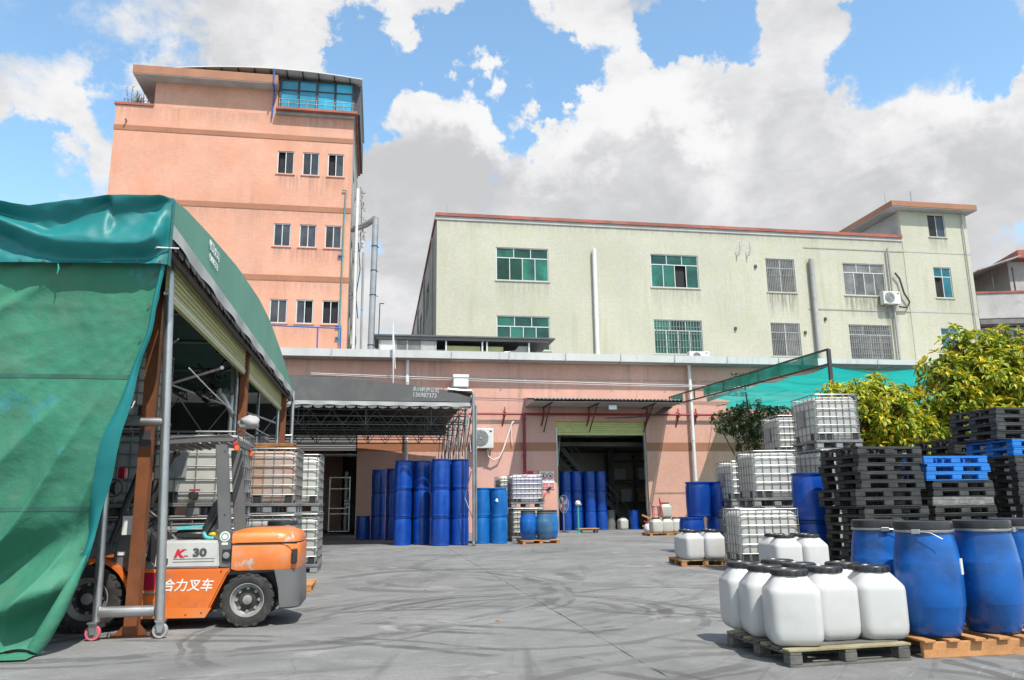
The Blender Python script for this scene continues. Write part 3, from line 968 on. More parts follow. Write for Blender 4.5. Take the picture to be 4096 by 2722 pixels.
# framed panels on the back wall
rk = thing('storage_rack', 'dark steel storage rack at the back right inside the right doorway', 'rack', (0, 0, 0))
for x in (12.9, 14.6, 16.2):
    MB().box(x-0.05, x+0.05, 44.2, 44.3, 0, 4.0).obj('upright', 'steel_dark', rk, smooth=0)
for z in (1.25, 2.5, 3.6):
    MB().box(12.95, 16.15, 44.21, 44.29, z, z+0.1).obj('beam', 'steel_dark', rk, smooth=0)
    MB().box(12.96, 16.14, 44.31, 45.2, z+0.04, z+0.08).obj('shelf', 'render_grey', rk, smooth=0)
for x, z, w, h_, mm_ in ((13.1, 1.36, 0.6, 0.5, 'wood_brown'), (13.8, 1.36, 0.6, 0.7, 'render_grey'), (14.8, 1.36, 0.7, 0.6, 'wood_brown'), (13.2, 2.61, 0.9, 0.6, 'bag_grey'), (14.9, 2.61, 0.8, 0.7, 'render_grey')):
    tag(MB().box(x, x+w, 44.35, 44.95, z, z+h_, ch=0.01).obj('carton', mm_, smooth=0), f'{"brown" if mm_ == "wood_brown" else "grey"} box on the {"lower" if z < 2 else "upper"} shelf, {"leftmost" if x < 13.4 else "middle" if x < 14.5 else "right"}, inside the right doorway', 'box')
for xa, za in ((11.3, 1.9), (12.9, 1.9), (14.2, 1.9), (11.3, 2.9), (12.9, 2.9)):
    f = MB()
    f.box(xa, xa+1.2, 46.50, 46.595, za, za+0.85, ch=0.02)
    f.obj('wall_panel', 'render_grey', b, smooth=0)
# roller shutter, right door
hd = MB().box(8.62, 13.25, YW+0.30, YW+0.55, 5.0, 5.28, ch=0.03).obj('shutter_box', 'shutter_grey', b, smooth=0)
sh = thing_part = MB().box(8.66, 13.21, YW+0.16, YW+0.20, 4.615, 4.65).obj('roller_shutter', 'shutter_green', b, smooth=0)
slm = MB().prism([(0, 0), (-0.022, 0.02), (-0.03, 0.05), (-0.022, 0.085), (0, 0.10), (0.012, 0.10), (0.012, 0)], 8.66, 13.21, 'x').mesh('slat', 'shutter_green', smooth=0)
for k in range(7):
    put('slat', slm, sh, (0, YW+0.17, 4.655+k*0.103))
for x in (8.62, 13.17):
    MB().box(x, x+0.08, YW+0.12, YW+0.24, 0, 5.0).obj('guide_rail', 'steel', b, smooth=0)
ch = MB()
for k in range(26):
    z = 0.9+k*0.145
    ch.tube([(13.12, YW+0.1, z), (13.12+0.014*(-1)**k, YW+0.1, z+0.11)], 0.011, 5)
ch.obj('pull_chain', 'steel', b)
# left door: grey roller shutter part way down
sh2 = MB().box(-7.45, -1.03, YW+0.16, YW+0.2, 3.86, 3.92).obj('roller_shutter', 'shutter_grey', b, smooth=0)
slm2 = MB().prism([(0, 0), (-0.022, 0.02), (-0.03, 0.05), (-0.022, 0.085), (0, 0.10), (0.012, 0.10), (0.012, 0)], -7.45, -1.03, 'x').mesh('slat', 'shutter_grey', smooth=0)
for k in range(9):
    put('slat', slm2, sh2, (0, YW+0.17, 3.925+k*0.103))
pp = MB()
pp.tube([(-7.4, YW-0.15, 3.62), (-1.0, YW-0.15, 3.62)], 0.06, 8)
for x in (-2.9, -1.3):
    pp.tube([(x-0.06, YW-0.15, 3.62), (x+0.06, YW-0.15, 3.62)], 0.08, 8)
pp.obj('door_header_pipe', 'steel', b)
# sliding grille gate inside the left door
gg = MB()
for x in (-2.2, -1.28):
    gg.box(x-0.025, x+0.025, YW+0.45, YW+0.5, 0.14, 2.65)
for z in (0.16, 0.95, 1.2, 2.1, 2.62):
    gg.box(-2.17, -1.31, YW+0.455, YW+0.495, z-0.02, z+0.02)
for x in (-3.0, -2.55):
    gg.box(x-0.03, x+0.03, YW+0.7, YW+0.76, 0.02, 3.4)
gt_ = tag(gg.obj('inner_gate', 'steel', smooth=0), 'steel tube gate standing inside the dark left doorway', 'gate')
pn = thing('control_box', 'small grey switch box fixed inside the dark left doorway', 'switch box', (-1.38, YW+0.42, 1.45))
MB().box(-0.13, 0.13, 0, 0.1, -0.09, 0.12, ch=0.01).obj('enclosure', 'ac_white', pn, smooth=0)
MB().box(-0.07, 0.07, 0.0, 0.1, -0.26, -0.14, ch=0.01).obj('meter', 'ac_white', pn, smooth=0)
MB().box(-0.10, 0.10, -0.01, -0.002, 0.0, 0.07).obj('louvre', 'fork_grey', pn, smooth=0)
dv = MB()
dv.box(-1.52, -1.40, YW+0.6, YW+0.75, 0.2, 2.9)
tag(dv.obj('service_duct', 'render_grey', smooth=0), 'grey upright duct just inside the dark left doorway', 'duct')

# downpipes
def downpipe(x, y, z0, z1, r, label, mt='pipe_white', lean=0.0):
    t = thing('downpipe', label, 'pipe', (x, y, z0))
    MB().tube([(0, 0, 0), (lean, 0, z1-z0)], r, 12).obj('pipe', mt, t)
    n = max(1, int((z1-z0)/2.4))
    for k in range(n):
        z = (k+0.6)*(z1-z0)/n
        MB().lathe([(r+0.004, z-0.03), (r+0.012, z-0.025), (r+0.012, z+0.025), (r+0.004, z+0.03)], 12, (lean*z/(z1-z0), 0, 0)).obj('collar', mt, t)
    return t
downpipe(1.30, YW-0.25, 0, 8.2, 0.085, 'white drainpipe on the pink wall behind the grey canopy')
downpipe(15.62, YW-0.25, 0, 8.2, 0.085, 'white drainpipe on the pink wall right of the right doorway')

# fire main: horizontal red pipe with riser
t = thing('fire_pipe', 'dark red fire pipe running along the pink wall and down beside the right doorway', 'pipe', (0, YW-0.22, 0))
MB().tube([(3.2, 0, 5.6), (17.4, 0, 5.63)], 0.055, 10).obj('main_pipe', 'pipe_red', t)
MB().tube([(6.98, -0.02, 5.6), (6.98, -0.02, 1.2)], 0.075, 10).obj('riser', 'pipe_red', t)
cl = MB().lathe([(0.075, -0.05), (0.10, -0.045), (0.10, 0.045), (0.075, 0.05)], 10).mesh('coupling', 'pipe_red')
for z in (5.35, 3.6, 1.9):
    put('coupling', cl, t, (6.98, -0.02, z))
for x in (6.05, 8.0, 10.3, 13.3, 14.95, 15.9):
    k = MB()
    k.bar((x, 0.0, 5.60), (x-0.12, 0.2, 5.05), 0.05)
    k.box(x-0.035, x+0.035, -0.07, 0.2, 5.5, 5.7)
    k.bar((x, 0.1, 5.6), (x, 0.1, 5.95), 0.05)
    k.obj('bracket', 'pipe_red', t, smooth=0)
t = thing('fire_valve', 'small pink red valve outlet on the wall left of the right doorway', 'valve', (7.98, YW-0.01, 1.75))
MB().lathe([(0.03, 0), (0.03, -0.16), (0.07, -0.16), (0.07, -0.22), (0.0, -0.22)], 10, axis='y').obj('outlet', 'print_pink', t)
MB().tube([(0.12, 0, 0.2), (0.28, -0.12, 0.32)], 0.05, 8).obj('siren', 'black_plastic', t)

# canopy of corrugated sheet over the right door
t = thing('door_canopy', 'corrugated grey sheet canopy over the right doorway', 'canopy', (0, 0, 0))
X0, X1, YF = 7.05, 14.45, YW-2.15
def corr(u, v):
    x = X0+(X1-X0)*u
    return (x, YF-0.08+(YW-YF+0.06)*v, 6.10+0.32*v+0.028*math.sin(x*2*math.pi/0.19))
g = MB().grid(corr, 312, 2)
g.obj('roof_sheet', 'metal_roof', t, fix=False)
MB().box(X0+0.02, X1-0.02, YF+0.02, YW-0.02, 5.98, 6.0).obj('lining', 'soffit_grey', t, smooth=0)
for x in (X0+0.04, X1-0.04):
    MB().prism([(YF, 6.0), (YF, 6.07), (YW-0.012, 6.36), (YW-0.012, 6.0)], x-0.02, x+0.02, 'x').obj('side_cheek', 'metal_roof', t, smooth=0)
for x in (8.0, 10.3, 13.1):
    k = MB()
    k.bar((x, YF+0.1, 5.95), (x, YW-0.02, 5.95), 0.06)
    k.bar((x, YF+0.5, 5.94), (x, YW-0.02, 4.75), 0.045)
    k.obj('bracket', 'steel_dark', t, smooth=0)
k = MB()
k.prism([(1.75, 5.93), (2.2, 5.93), (1.7, 5.62), (0.6, 5.42), (-0.3, 5.36), (-1.2, 5.34), (-1.25, 5.38), (0.2, 5.44), (1.2, 5.6)], YW-0.9, YW-0.82, 'y')
k.obj('torn_sheet', 'steel_dark', t, (12.2, 0, 0), smooth=0)
lp = thing('canopy_lamp', 'small pale floodlight under the sheet canopy of the right doorway', 'lamp', (11.0, YF+0.35, 5.78))
MB().box(-0.22, 0.22, -0.05, 0.07, -0.14, 0.12, ch=0.015).obj('housing', 'plate_grey', lp, smooth=0)
MB().box(-0.19, 0.19, -0.058, -0.052, -0.11, 0.09).obj('lens', 'lamp_white', lp, smooth=0)
MB().bar((0, 0.01, 0.1), (0, 0.01, 0.2), 0.03).obj('bracket', 'steel', lp, smooth=0)

# white floodlight box high on the wall
t = thing('flood_light', 'white box floodlight high on the pink wall above the grey canopy', 'lamp', (3.85, YW-0.02, 7.0))
MB().box(-0.36, 0.36, -0.62, -0.04, -0.16, 0.42, ch=0.03).obj('housing', 'lamp_white', t)
MB().box(-0.38, 0.38, -0.66, -0.61, 0.30, 0.44, ch=0.01).obj('visor', 'lamp_white', t, smooth=0)
k = MB()
k.bar((-0.4, -0.3, -0.22), (0.4, -0.3, -0.22), 0.05).bar((0, -0.3, -0.22), (0, -0.0, -0.5), 0.05).bar((-0.4, -0.3, -0.22), (-0.4, -0.3, 0.1), 0.03)
k.obj('bracket', 'steel', t, smooth=0)

# split air conditioner on wall
def ac_unit(loc, label, w=0.85, h=0.62, d=0.33, rz=0):
    t = thing('air_conditioner', label, 'air conditioner', loc, rz)
    MB().box(-w/2, w/2, -d-0.12, -0.12, 0, h, ch=0.02).obj('casing', 'ac_white', t, smooth=0)
    cx = -w*0.14
    MB().lathe([(h*0.42, 0), (h*0.42, -0.012), (h*0.385, -0.018)], 24, (cx, -d-0.118, h/2), 'y').obj('fan_recess', 'plate_grey', t)
    gr = MB()
    for r in (0.1, 0.17, 0.24, 0.31, 0.38):
        gr.tube([(cx+r*h*math.cos(a*math.pi/10), -d-0.146, h/2+r*h*math.sin(a*math.pi/10)) for a in range(20)], 0.006, 4, closed=True)
    for a in range(10):
        gr.tube([(cx+0.05*math.cos(a*math.pi/5), -d-0.148, h/2+0.05*math.sin(a*math.pi/5)), (cx+0.41*h*math.cos(a*math.pi/5+0.3), -d-0.148, h/2+0.41*h*math.sin(a*math.pi/5+0.3))], 0.005, 4)
    gr.lathe([(0.05, 0), (0.05, -0.02), (0.0, -0.02)], 10, (cx, -d-0.14, h/2), 'y')
    gr.obj('fan_guard', 'steel', t)
    MB().box(w*0.30, w*0.42, -d-0.126, -d-0.121, h*0.8, h*0.88).obj('maker_badge', 'print_dark', t, smooth=0)
    k = MB()
    for sx in (-0.3, 0.3):
        k.bar((sx*w, -d-0.14, -0.03), (sx*w, 0, -0.03), 0.045).bar((sx*w, -d-0.1, -0.04), (sx*w, 0, -0.34), 0.035)
    k.obj('wall_bracket', 'steel', t, smooth=0)
    return t
ac = ac_unit((4.93, YW-0.01, 3.93), 'white outdoor air conditioner on the pink wall between canopy and right doorway', 1.0, 0.95, 0.40)
def sag(p, q, drop, n=12):
    p, q = Vector(p), Vector(q)
    return [p.lerp(q, i/n)+Vector((0, 0, -drop*4*(i/n)*(1-i/n))) for i in range(n+1)]
h = MB()
pts = [(5.15, YW-0.35, 3.9), (5.2, YW-0.3, 3.55), (5.45, YW-0.25, 3.38), (5.75, YW-0.22, 3.5), (5.95, YW-0.2, 3.9), (6.2, YW-0.16, 4.6), (6.42, YW-0.12, 5.2), (6.5, YW-0.05, 5.25)]
h.tube(pts, 0.035, 7)
h.tube([(6.38, YW-0.1, 5.2), (6.36, YW-0.1, 4.5), (6.4, YW-0.1, 4.1)], 0.02, 6)
tag(h.obj('refrigerant_hose', 'hose_white'), 'white wrapped hose looping from the wall air conditioner up the pink wall', 'hose')

# safety signs left of the right door
t = thing('safety_sign', 'red and white notice board on the pink wall left of the right doorway', 'sign', (0, 0, 0))
MB().box(7.13, 7.68, YW-0.05, YW-0.02, 2.27, 2.86).obj('board', 'print_white', t, smooth=0)
MB().box(7.13, 7.68, YW-0.056, YW-0.051, 2.66, 2.86).obj('red_header', 'print_red', t, smooth=0)
for i in range(4):
    MB().box(7.16+i*0.128, 7.26+i*0.128, YW-0.056, YW-0.051, 2.46, 2.62).obj('pictogram', ('pipe_green', 'print_dark', 'print_blue', 'print_blue')[i], t, smooth=0)
    MB().box(7.42, 7.64, YW-0.060, YW-0.057, 2.685+0.042*i, 2.705+0.042*i).obj('text_line', 'print_white', t, smooth=0)
t = thing('prohibition_sign', 'white sign with two red prohibition circles beside the right doorway', 'sign', (0, 0, 0))
MB().box(7.74, 8.46, YW-0.05, YW-0.02, 2.02, 2.84).obj('board', 'print_white', t, smooth=0)
for cx_ in (7.93, 8.27):
    rg = MB()
    rg.tube([(cx_+0.145*math.cos(a*math.pi/12), YW-0.055, 2.62+0.145*math.sin(a*math.pi/12)) for a in range(24)], 0.018, 5, closed=True)
    rg.bar((cx_-0.1, YW-0.062, 2.72), (cx_+0.1, YW-0.062, 2.52), 0.01, 0.03, up=(0, 1, 0))
    rg.obj('red_ring', 'print_red', t)
fig = MB()
fig.lathe([(0.02, 0), (0.02, -0.005)], 10, (7.93, YW-0.051, 2.70), 'y')
fig.prism([(7.90, 2.68), (7.96, 2.68), (7.97, 2.60), (7.95, 2.60), (7.955, 2.52), (7.935, 2.52), (7.93, 2.58), (7.92, 2.52), (7.90, 2.52), (7.91, 2.60), (7.89, 2.60)], YW-0.056, YW-0.051)
fig.prism([(8.20, 2.60), (8.24, 2.66), (8.31, 2.67), (8.35, 2.62), (8.30, 2.60), (8.30, 2.54), (8.25, 2.54), (8.25, 2.60)], YW-0.056, YW-0.051)
fig.obj('figure', 'print_dark', t, smooth=0)
MB().box(7.76, 8.44, YW-0.056, YW-0.051, 2.05, 2.28).obj('red_strip', 'print_red', t, smooth=0)
lettering('warning_text', '禁止烟火', 0.19, 'print_white', t, (7.78, YW-0.058, 2.10), (rad(90), 0, 0), 0.85)

# blue handrail and green edging on the roof in front of the tower
t = thing('roof_railing', 'blue pipe railing on the workshop roof below the pink tower', 'railing', (0, YW+0.6, 0))
rr = MB()
rr.tube([(-9.5, 0, 10.0), (-1.95, 0, 9.85)], 0.035, 8)
rr.tube([(-1.95, 0, 9.85), (-1.95, 0, 8.6)], 0.035, 8)
rr.obj('top_rail', 'pipe_blue', t)
for x in (-3.05, -5.6, -8.2):
    MB().tube([(x, 0, 8.6), (x, 0, 9.9)], 0.035, 8).obj('post', 'pipe_blue', t)
MB().box(-12, -2.0, YW-0.52, YW-0.45, 8.48, 8.60).obj('roof_edge_strip', 'tarp_roof', WS, smooth=0)

# glazed shed on the workshop roof
t = thing('roof_shed', 'low grey rooftop shelter with flat sheet roof and glazed front above the gutter', 'shed', (0, 0, 0))
MB().box(-0.35, 9.35, 40.9, 44.5, 10.03, 10.12, ch=0.01).obj('roof', 'roof_dark', t, smooth=0)
MB().box(-0.25, 9.0, 41.0, 41.12, 9.88, 10.02).obj('fascia', 'fork_grey', t, smooth=0)
for x in (-0.1, 0.75, 1.35, 2.1, 2.85, 3.4, 5.35, 5.6, 7.9):
    MB().box(x, x+0.08, 41.14, 41.22, 8.75, 9.87).obj('post', 'render_grey' if x < 3 else 'alu', t, smooth=0)
for i, (xa, xb, g_) in enumerate(((-0.02, 0.75, 'ac_white'), (0.83, 1.35, 'glass_grey'), (1.43, 2.1, 'glass_grey'), (2.18, 2.85, 'render_grey'), (3.48, 5.35, 'sheet_yellow'), (5.68, 6.6, 'sheet_yellow'))):
    MB().box(xa+0.005, xb-0.005, 41.6 if i > 3 else 41.16, 41.63 if i > 3 else 41.19, 8.9, 9.7 if i > 3 else 9.86).obj('panel', g_, t, smooth=0)
MB().prism([(6.7, 8.8), (7.9, 8.8), (7.9, 9.7), (7.4, 9.7)], 41.3, 41.36).obj('side_panel', 'render_grey', t, smooth=0)
MB().box(-0.25, 9.0, 44.4, 44.5, 8.9, 10.0).obj('back_wall', 'render_grey', t, smooth=0)
bs = MB()
bs.tube([(6.6, 41.3, 9.35), (7.3, 41.3, 9.45)], 0.025, 6)
bs.tube([(6.6, 41.3, 8.75), (6.6, 41.3, 9.35)], 0.03, 6)
bs.obj('pipe_rail', 'steel', t)
w_ = MB()
w_.tube([(0.55, YW-1.05, 9.8), (0.62, YW-1.05, 7.2), (0.6, YW-0.6, 6.0)], 0.03, 6)
w_.tube([(0.56, YW-1.06, 9.8), (0.70, YW-1.06, 7.6)], 0.022, 6)
tag(w_.obj('hanging_cable', 'wire_white'), 'thin white cable hanging over the workshop gutter above the grey canopy', 'cable')
wr = MB()
wr.tube(sag((-3.2, YW-0.5, 7.43), (20, YW-0.5, 7.05), 0.05, 16), 0.014, 5)
wr.tube(sag((-3.2, YW-0.5, 7.37), (20, YW-0.5, 7.0), 0.09, 16), 0.010, 5)
for x in range(-2, 20, 3):
    wr.bar((x, YW-0.5, 7.3), (x, YW, 7.3), 0.02)
tag(wr.obj('service_wire', 'wire_white'), 'thin wires strung along the pink wall below the gutter', 'wire')

# ================================================================== TOWER
YT = 46.0
b = thing('tower_building', 'tall pink orange tiled building with brown bands and a glass box on its roof', 'building', (0, 0, 0))
TW = b
wins = []
for zi, (za, zb) in enumerate(((20.95, 22.42), (16.38, 17.80), (11.73, 13.16))):
    for (xa, xb) in ((-6.40, -5.42), (-4.92, -3.94), (-3.43, -2.46)):
        wins.append((xa, za, xb, zb))
m = MB()
wall(m, -15.75, -1.97, 0, 24.75, YT, 0.3, [w for w in wins])
m.obj('wall', 'tower_tile', b, smooth=0)
MB().box(-13.65, -6.55, YT, YT+13, 24.76, 26.38).obj('upper_wall', 'tower_tile', b, smooth=0)
m = MB()
sw = []
for k in range(4):
    for z in (20.95, 16.38, 11.73):
        sw.append((YT+2.2+k*3.4, z, YT+3.9+k*3.4, z+1.45))
wall(m, YT+0.31, YT+16, 0, 24.75, -2.27, 0.30, sw, plane='yz')
m.obj('side_wall', 'side_cream', b, smooth=0)
for y0, z0, y1, z1 in sw:
    MB().box(-2.15, -2.10, y0, y1, z0, z1).obj('side_window', 'glass_grey', b, smooth=0)
MB().box(-15.75, -15.45, YT+0.31, YT+16, 0, 24.75).obj('side_wall', 'tower_tile', b, smooth=0)
MB().box(-15.75, -1.97, YT+16.01, YT+16.2, 0, 24.75).obj('back_wall', 'tower_tile', b, smooth=0)
MB().box(-15.44, -2.28, YT+0.31, YT+16, 24.5, 24.7).obj('roof', 'render_grey', b, smooth=0)
for z, h in ((23.16, 0.31), (18.62, 0.33), (14.27, 0.33)):
    MB().box(-15.78, -1.94, YT-0.03, YT-0.003, z, z+h).obj('string_course', 'band_tile', b, smooth=0)
MB().box(-15.85, -13.66, YT-0.08, YT+16, 24.76, 24.9).obj('coping', 'coping_red', b, smooth=0)
rs = MB().box(-14.75, -6.5, YT-0.85, YT+14, 26.40, 26.95, ch=0.02).obj('roof_slab', 'slab_brown', b, smooth=0)
MB().box(-14.73, -6.52, YT-0.83, YT+13.9, 26.37, 26.398).obj('soffit', 'soffit_grey', rs, smooth=0)
arc = MB()
def ar(u, v):
    x = -12.6+11.1*u
    z = 26.97+0.38*math.sin(math.pi*min(u*1.02, 1.0))**0.8+0.20*u
    return (x, YT-0.75+9*v, z)
arc.grid(ar, 24, 1)
for k in range(24):
    p, q = ar(k/24, 0), ar((k+1)/24, 0)
    arc.bar((p[0], p[1], p[2]-0.03), (q[0], q[1], q[2]-0.03), 0.05, 0.06)
arc.obj('sheet_roof', 'gutter_white', b, fix=False)
ra = MB()
for k in range(10):
    x = -10.8+k*0.95
    u = (x+12.6)/11.1
    ra.bar((x, YT-0.6, ar(u, 0)[2]-0.05), (x, YT+8, ar(u, 0)[2]-0.05), 0.05, 0.08)
ra.box(-12.6, -6.6, YT-0.5, YT-0.45, 26.96, 27.05)
ra.obj('rafter', 'frame_dark', b, smooth=0)
for xa, xb, za, zb, op in [(w[0], w[2], w[1], w[3], i) for i, w in enumerate(wins)]:
    o = {0: {(0, 0)}, 2: {(0, 0)}, 7: {(0, 1)}, 8: {(0, 0), (0, 1)}}.get(op, set())
    window(b, xa, xb, za, zb, YT, 2, [(1, 2)], 'alu', 'glass_dark', 0.06, openp=o, sill='tower_tile')
# glass box
gb = MB()
xa, xb, za, zb = -6.42, -2.03, 25.12, 27.12
for x in (xa, xa+(xb-xa)*.5, xb):
    gb.box(x-0.07, x+0.07, YT-0.1, YT+0.04, za, zb)
for x in (xa+(xb-xa)*.25, xa+(xb-xa)*.75):
    gb.box(x-0.035, x+0.035, YT-0.08, YT+0.02, za, zb)
for z in (za+0.03, za+1.32, zb-0.03):
    gb.box(xa, xb, YT-0.075, YT+0.015, z-0.04, z+0.04)
gbo = gb.obj('glass_box_frame', 'frame_dark', b, smooth=0)
for k in range(4):
    for z0_, z1_ in ((za+0.07, za+1.28), (za+1.36, zb-0.07)):
        x0_ = xa+(xb-xa)*k/4+0.07
        MB().box(x0_, x0_+(xb-xa)/4-0.14, YT-0.04, YT-0.02, z0_, z1_).obj('pane', 'glass_blue', gbo, smooth=0)
MB().box(-2.03, -1.60, YT-0.05, YT+9, 25.1, 27.0).obj('corner_panel', 'frame_dark', b, smooth=0)
MB().box(xa, -2.04, YT+0.05, YT+9, 25.1, 27.0).obj('lantern_back', 'glass_grey', b, smooth=0)
rl = MB()
for z in (25.42, 25.66):
    rl.tube([(xa-0.1, YT-0.35, z), (xb+0.1, YT-0.35, z)], 0.025, 6)
for k in range(9):
    x = xa+(xb-xa)*k/8
    rl.tube([(x, YT-0.35, 25.1), (x, YT-0.35, 25.66)], 0.02, 6)
rl.obj('balcony_rail', 'steel', b)
MB().box(-6.6, -1.75, YT-0.5, YT+9, 24.93, 25.09, ch=0.01).obj('balcony_slab', 'coping_red', b, smooth=0)
MB().box(-6.55, -1.9, YT-0.2, YT+9, 24.76, 24.92).obj('balcony_base', 'render_grey', b, smooth=0)
bp_ = thing('blue_drainpipe', 'thin blue pipe down the upper face of the pink tower left of its glass box', 'pipe', (0, YT-0.12, 0))
MB().tube([(-6.72, -0.8, 27.3), (-6.74, -0.8, 26.35), (-6.76, 0, 26.2), (-6.85, 0, 24.45)], 0.05, 8).obj('pipe', 'pipe_blue', bp_)
gp = thing('green_drainpipe', 'thin teal pipe down the lower right face of the pink tower', 'pipe', (0, YT-0.1, 0))
MB().tube([(-2.50, 0, 20.05), (-2.28, 0, 20.05), (-2.34, 0, 18.0), (-2.40, 0, 10.5)], 0.045, 8).obj('pipe', 'pipe_green', gp)
for z in (15.9, 11.6, 10.9):
    MB().box(-2.62, -2.30, -0.03, 0.08, z-0.05, z+0.05).obj('clip', 'pipe_blue', gp, smooth=0)
nz_ = MB()
nz_.tube([(-15.1, YT-0.02, 23.72), (-15.1, YT-0.3, 23.78)], 0.06, 8)
tag(nz_.obj('drain_spout', 'steel'), 'small spout sticking out near the top left of the pink tower', 'spout')

# pipes, ducts and units on the right flank of the tower
downpipe(-1.62, YT+0.9, 9.0, 20.6, 0.10, 'white drainpipe on the right flank of the pink tower', lean=0.0)
downpipe(-1.2, YT+2.5, 9.0, 17.0, 0.07, 'slim grey pipe close to the big duct beside the pink tower', 'render_grey')
t = thing('exhaust_duct', 'thick silver exhaust duct standing beside the right flank of the pink tower', 'duct', (0, 0, 0))
MB().tube([(-0.58, YT-0.6, 9.2), (-0.46, YT-0.6, 18.2)], 0.18, 16).obj('stack', 'duct', t)
MB().tube([(-0.46, YT-0.6, 18.0), (-0.5, YT-0.3, 18.25), (-1.0, YT+0.6, 18.2), (-1.9, YT+1.4, 18.1)], 0.19, 14).obj('elbow', 'duct', t)
for z in (16.4, 14.9, 13.4, 10.4, 9.6):
    k = MB()
    k.lathe([(0.185, z-0.03), (0.2, z-0.03), (0.2, z+0.03), (0.185, z+0.03)], 16, (-0.58+(z-9.2)*0.0133, YT-0.6, 0))
    k.bar((-0.5, YT-0.78, z), (-0.22, YT-0.6, z-0.08), 0.03)
    k.obj('strap', 'steel_dark', t)
t2 = copy_tree(ac_unit((-1.95, YT+1.6, 14.0), 'white air conditioner high on the right flank of the pink tower', 0.85, 0.7, 0.3, rad(90)), (-1.95, YT+2.4, 10.9), rad(90), 'white air conditioner low on the right flank of the pink tower')
wl = MB()
wl.tube([(-1.5, YT+1.2, 17.2), (-1.35, YT+1.3, 15.5), (-1.55, YT+1.2, 13.8), (-1.4, YT+1.2, 12.4)], 0.03, 5)
wl.tube([(-0.1, YT+0.5, 13.2), (-0.15, YT+0.5, 10.0)], 0.035, 6)
wl.tube([(-0.1, YT+0.5, 13.2), (0.15, YT+0.5, 13.2)], 0.035, 6)
tag(wl.obj('loose_cable', 'steel_dark'), 'dark loose cables hanging beside the silver duct of the pink tower', 'cable')

# ================================================================== WHITE BUILDING
YB = 46.0
b = thing('tiled_factory_block', 'three-storey cream tiled block with green windows, red coping and a stair head', 'building', (0, 0, 0))
wl_ = [(6.9, 14.78, 10.2, 16.9, 'A'), (6.9, 10.43, 10.2, 12.55, 'A'), (16.86, 14.68, 20.06, 16.88, 'B'), (16.86, 10.37, 20.06, 12.57, 'BG'),
       (24.73, 14.63, 26.77, 16.9, 'CG'), (24.73, 10.38, 26.77, 12.57, 'CG'), (30.23, 14.6, 33.28, 16.82, 'D'), (30.23, 10.27, 33.3, 12.6, 'DG'),
       (36.95, 14.62, 38.27, 16.78, 'E'), (36.95, 11.0, 38.27, 12.53, 'E')]
m = MB()
wall(m, 3.25, 34.85, 0, 18.72, YB, 0.3, [w[:4] for w in wl_ if w[0] < 35])
m.obj('wall', 'white_tile', b, smooth=0)
m = MB()
wall(m, 34.86, 39.96, 0, 20.72, YB-0.03, 0.3, [w[:4] for w in wl_ if w[0] > 35]+[(36.98, 18.95, 38.28, 20.58)])
m.obj('stair_wall', 'white_tile', b, smooth=0)
for k, z in enumerate((13.55, 17.75)):
    MB().box(27.5, 39.97, YB-0.045, YB-0.032, z, z+0.05).obj('joint_line', 'render_grey', b, smooth=0)
# left flank with windows in relief
m = MB()
fl = []
for k in range(9):
    for z in (10.4, 14.7):
        fl.append((YB+3+k*4.6, z, YB+5.8+k*4.6, z+2.1))
wall(m, YB+0.31, YB+44, 0, 18.72, 3.25, 0.3, fl, plane='yz')
m.obj('side_wall', 'side_cream', b, smooth=0)
for y0, z0, y1, z1 in fl:
    MB().box(3.40, 3.44, y0, y1, z0, z1).obj('side_window', 'glass_green', b, smooth=0)
for k in range(4):
    MB().tube([(3.1, YB+2+k*9.2, 0), (3.1, YB+2+k*9.2, 18.0)], 0.08, 6).obj('side_pipe', 'render_grey', b)
MB().box(34.9, 39.96, YB+0.28, YB+44, 0, 18.7).obj('rear_block', 'white_tile', b, smooth=0)
MB().box(3.56, 34.85, YB+0.31, YB+44, 18.3, 18.5).obj('roof', 'render_grey', b, smooth=0)
MB().box(34.92, 39.9, YB+0.28, YB+9.5, 18.71, 20.7).obj('stair_head', 'soffit_grey', b, smooth=0)
MB().box(3.15, 34.84, YB-0.14, YB+0.4, 18.73, 18.93).obj('coping', 'coping_red', b, smooth=0)
MB().box(3.15, 3.65, YB+0.41, YB+44, 18.73, 18.93).obj('coping', 'coping_red', b, smooth=0)
MB().prism([(3.12, 18.5), (34.84, 18.5), (34.84, 18.72), (3.12, 18.72)], YB-0.06, YB-0.003).obj('cornice', 'soffit_grey', b, smooth=0)
rs = MB().box(33.9, 40.4, YB-0.7, YB+11, 20.78, 21.18, ch=0.02).obj('stair_roof', 'slab_brown', b, smooth=0)
MB().box(33.93, 40.37, YB-0.67, YB+10.97, 20.74, 20.778).obj('soffit', 'soffit_grey', rs, smooth=0)
for xa, za, xb, zb, ty in wl_:
    gl = 'glass_green' if ty[0] in 'AB' else ('glass_teal' if ty[0] == 'E' else 'glass_grey')
    rows = {'A': [(.3, 3), (.7, 4)], 'B': [(.3, 3), (.7, 4)], 'C': [(.27, 2), (.73, 2)], 'D': [(.28, 3), (.72, 4)], 'E': [(.3, 2), (.7, 2)]}[ty[0]]
    gr = {'B': (17, 5), 'C': (17, 2), 'D': (20, 6)}[ty[0]] if 'G' in ty else None
    op = {(1, 0)} if (ty == 'E' and za > 14) else ({(1, 2)} if ty == 'B' else set())
    window(b, xa, xb, za, zb, YB-(0.03 if xa > 35 else 0), 4, rows, 'alu', gl, 0.055, grille=gr, openp=op, sill='white_tile')
window(b, 36.98, 38.28, 18.95, 20.58, YB-0.03, 2, [(1, 2)], 'alu', 'glass_dark', 0.05, sill='white_tile')
downpipe(13.1, YB-0.2, 9.0, 16.95, 0.13, 'white drainpipe between the two green window columns of the cream block')
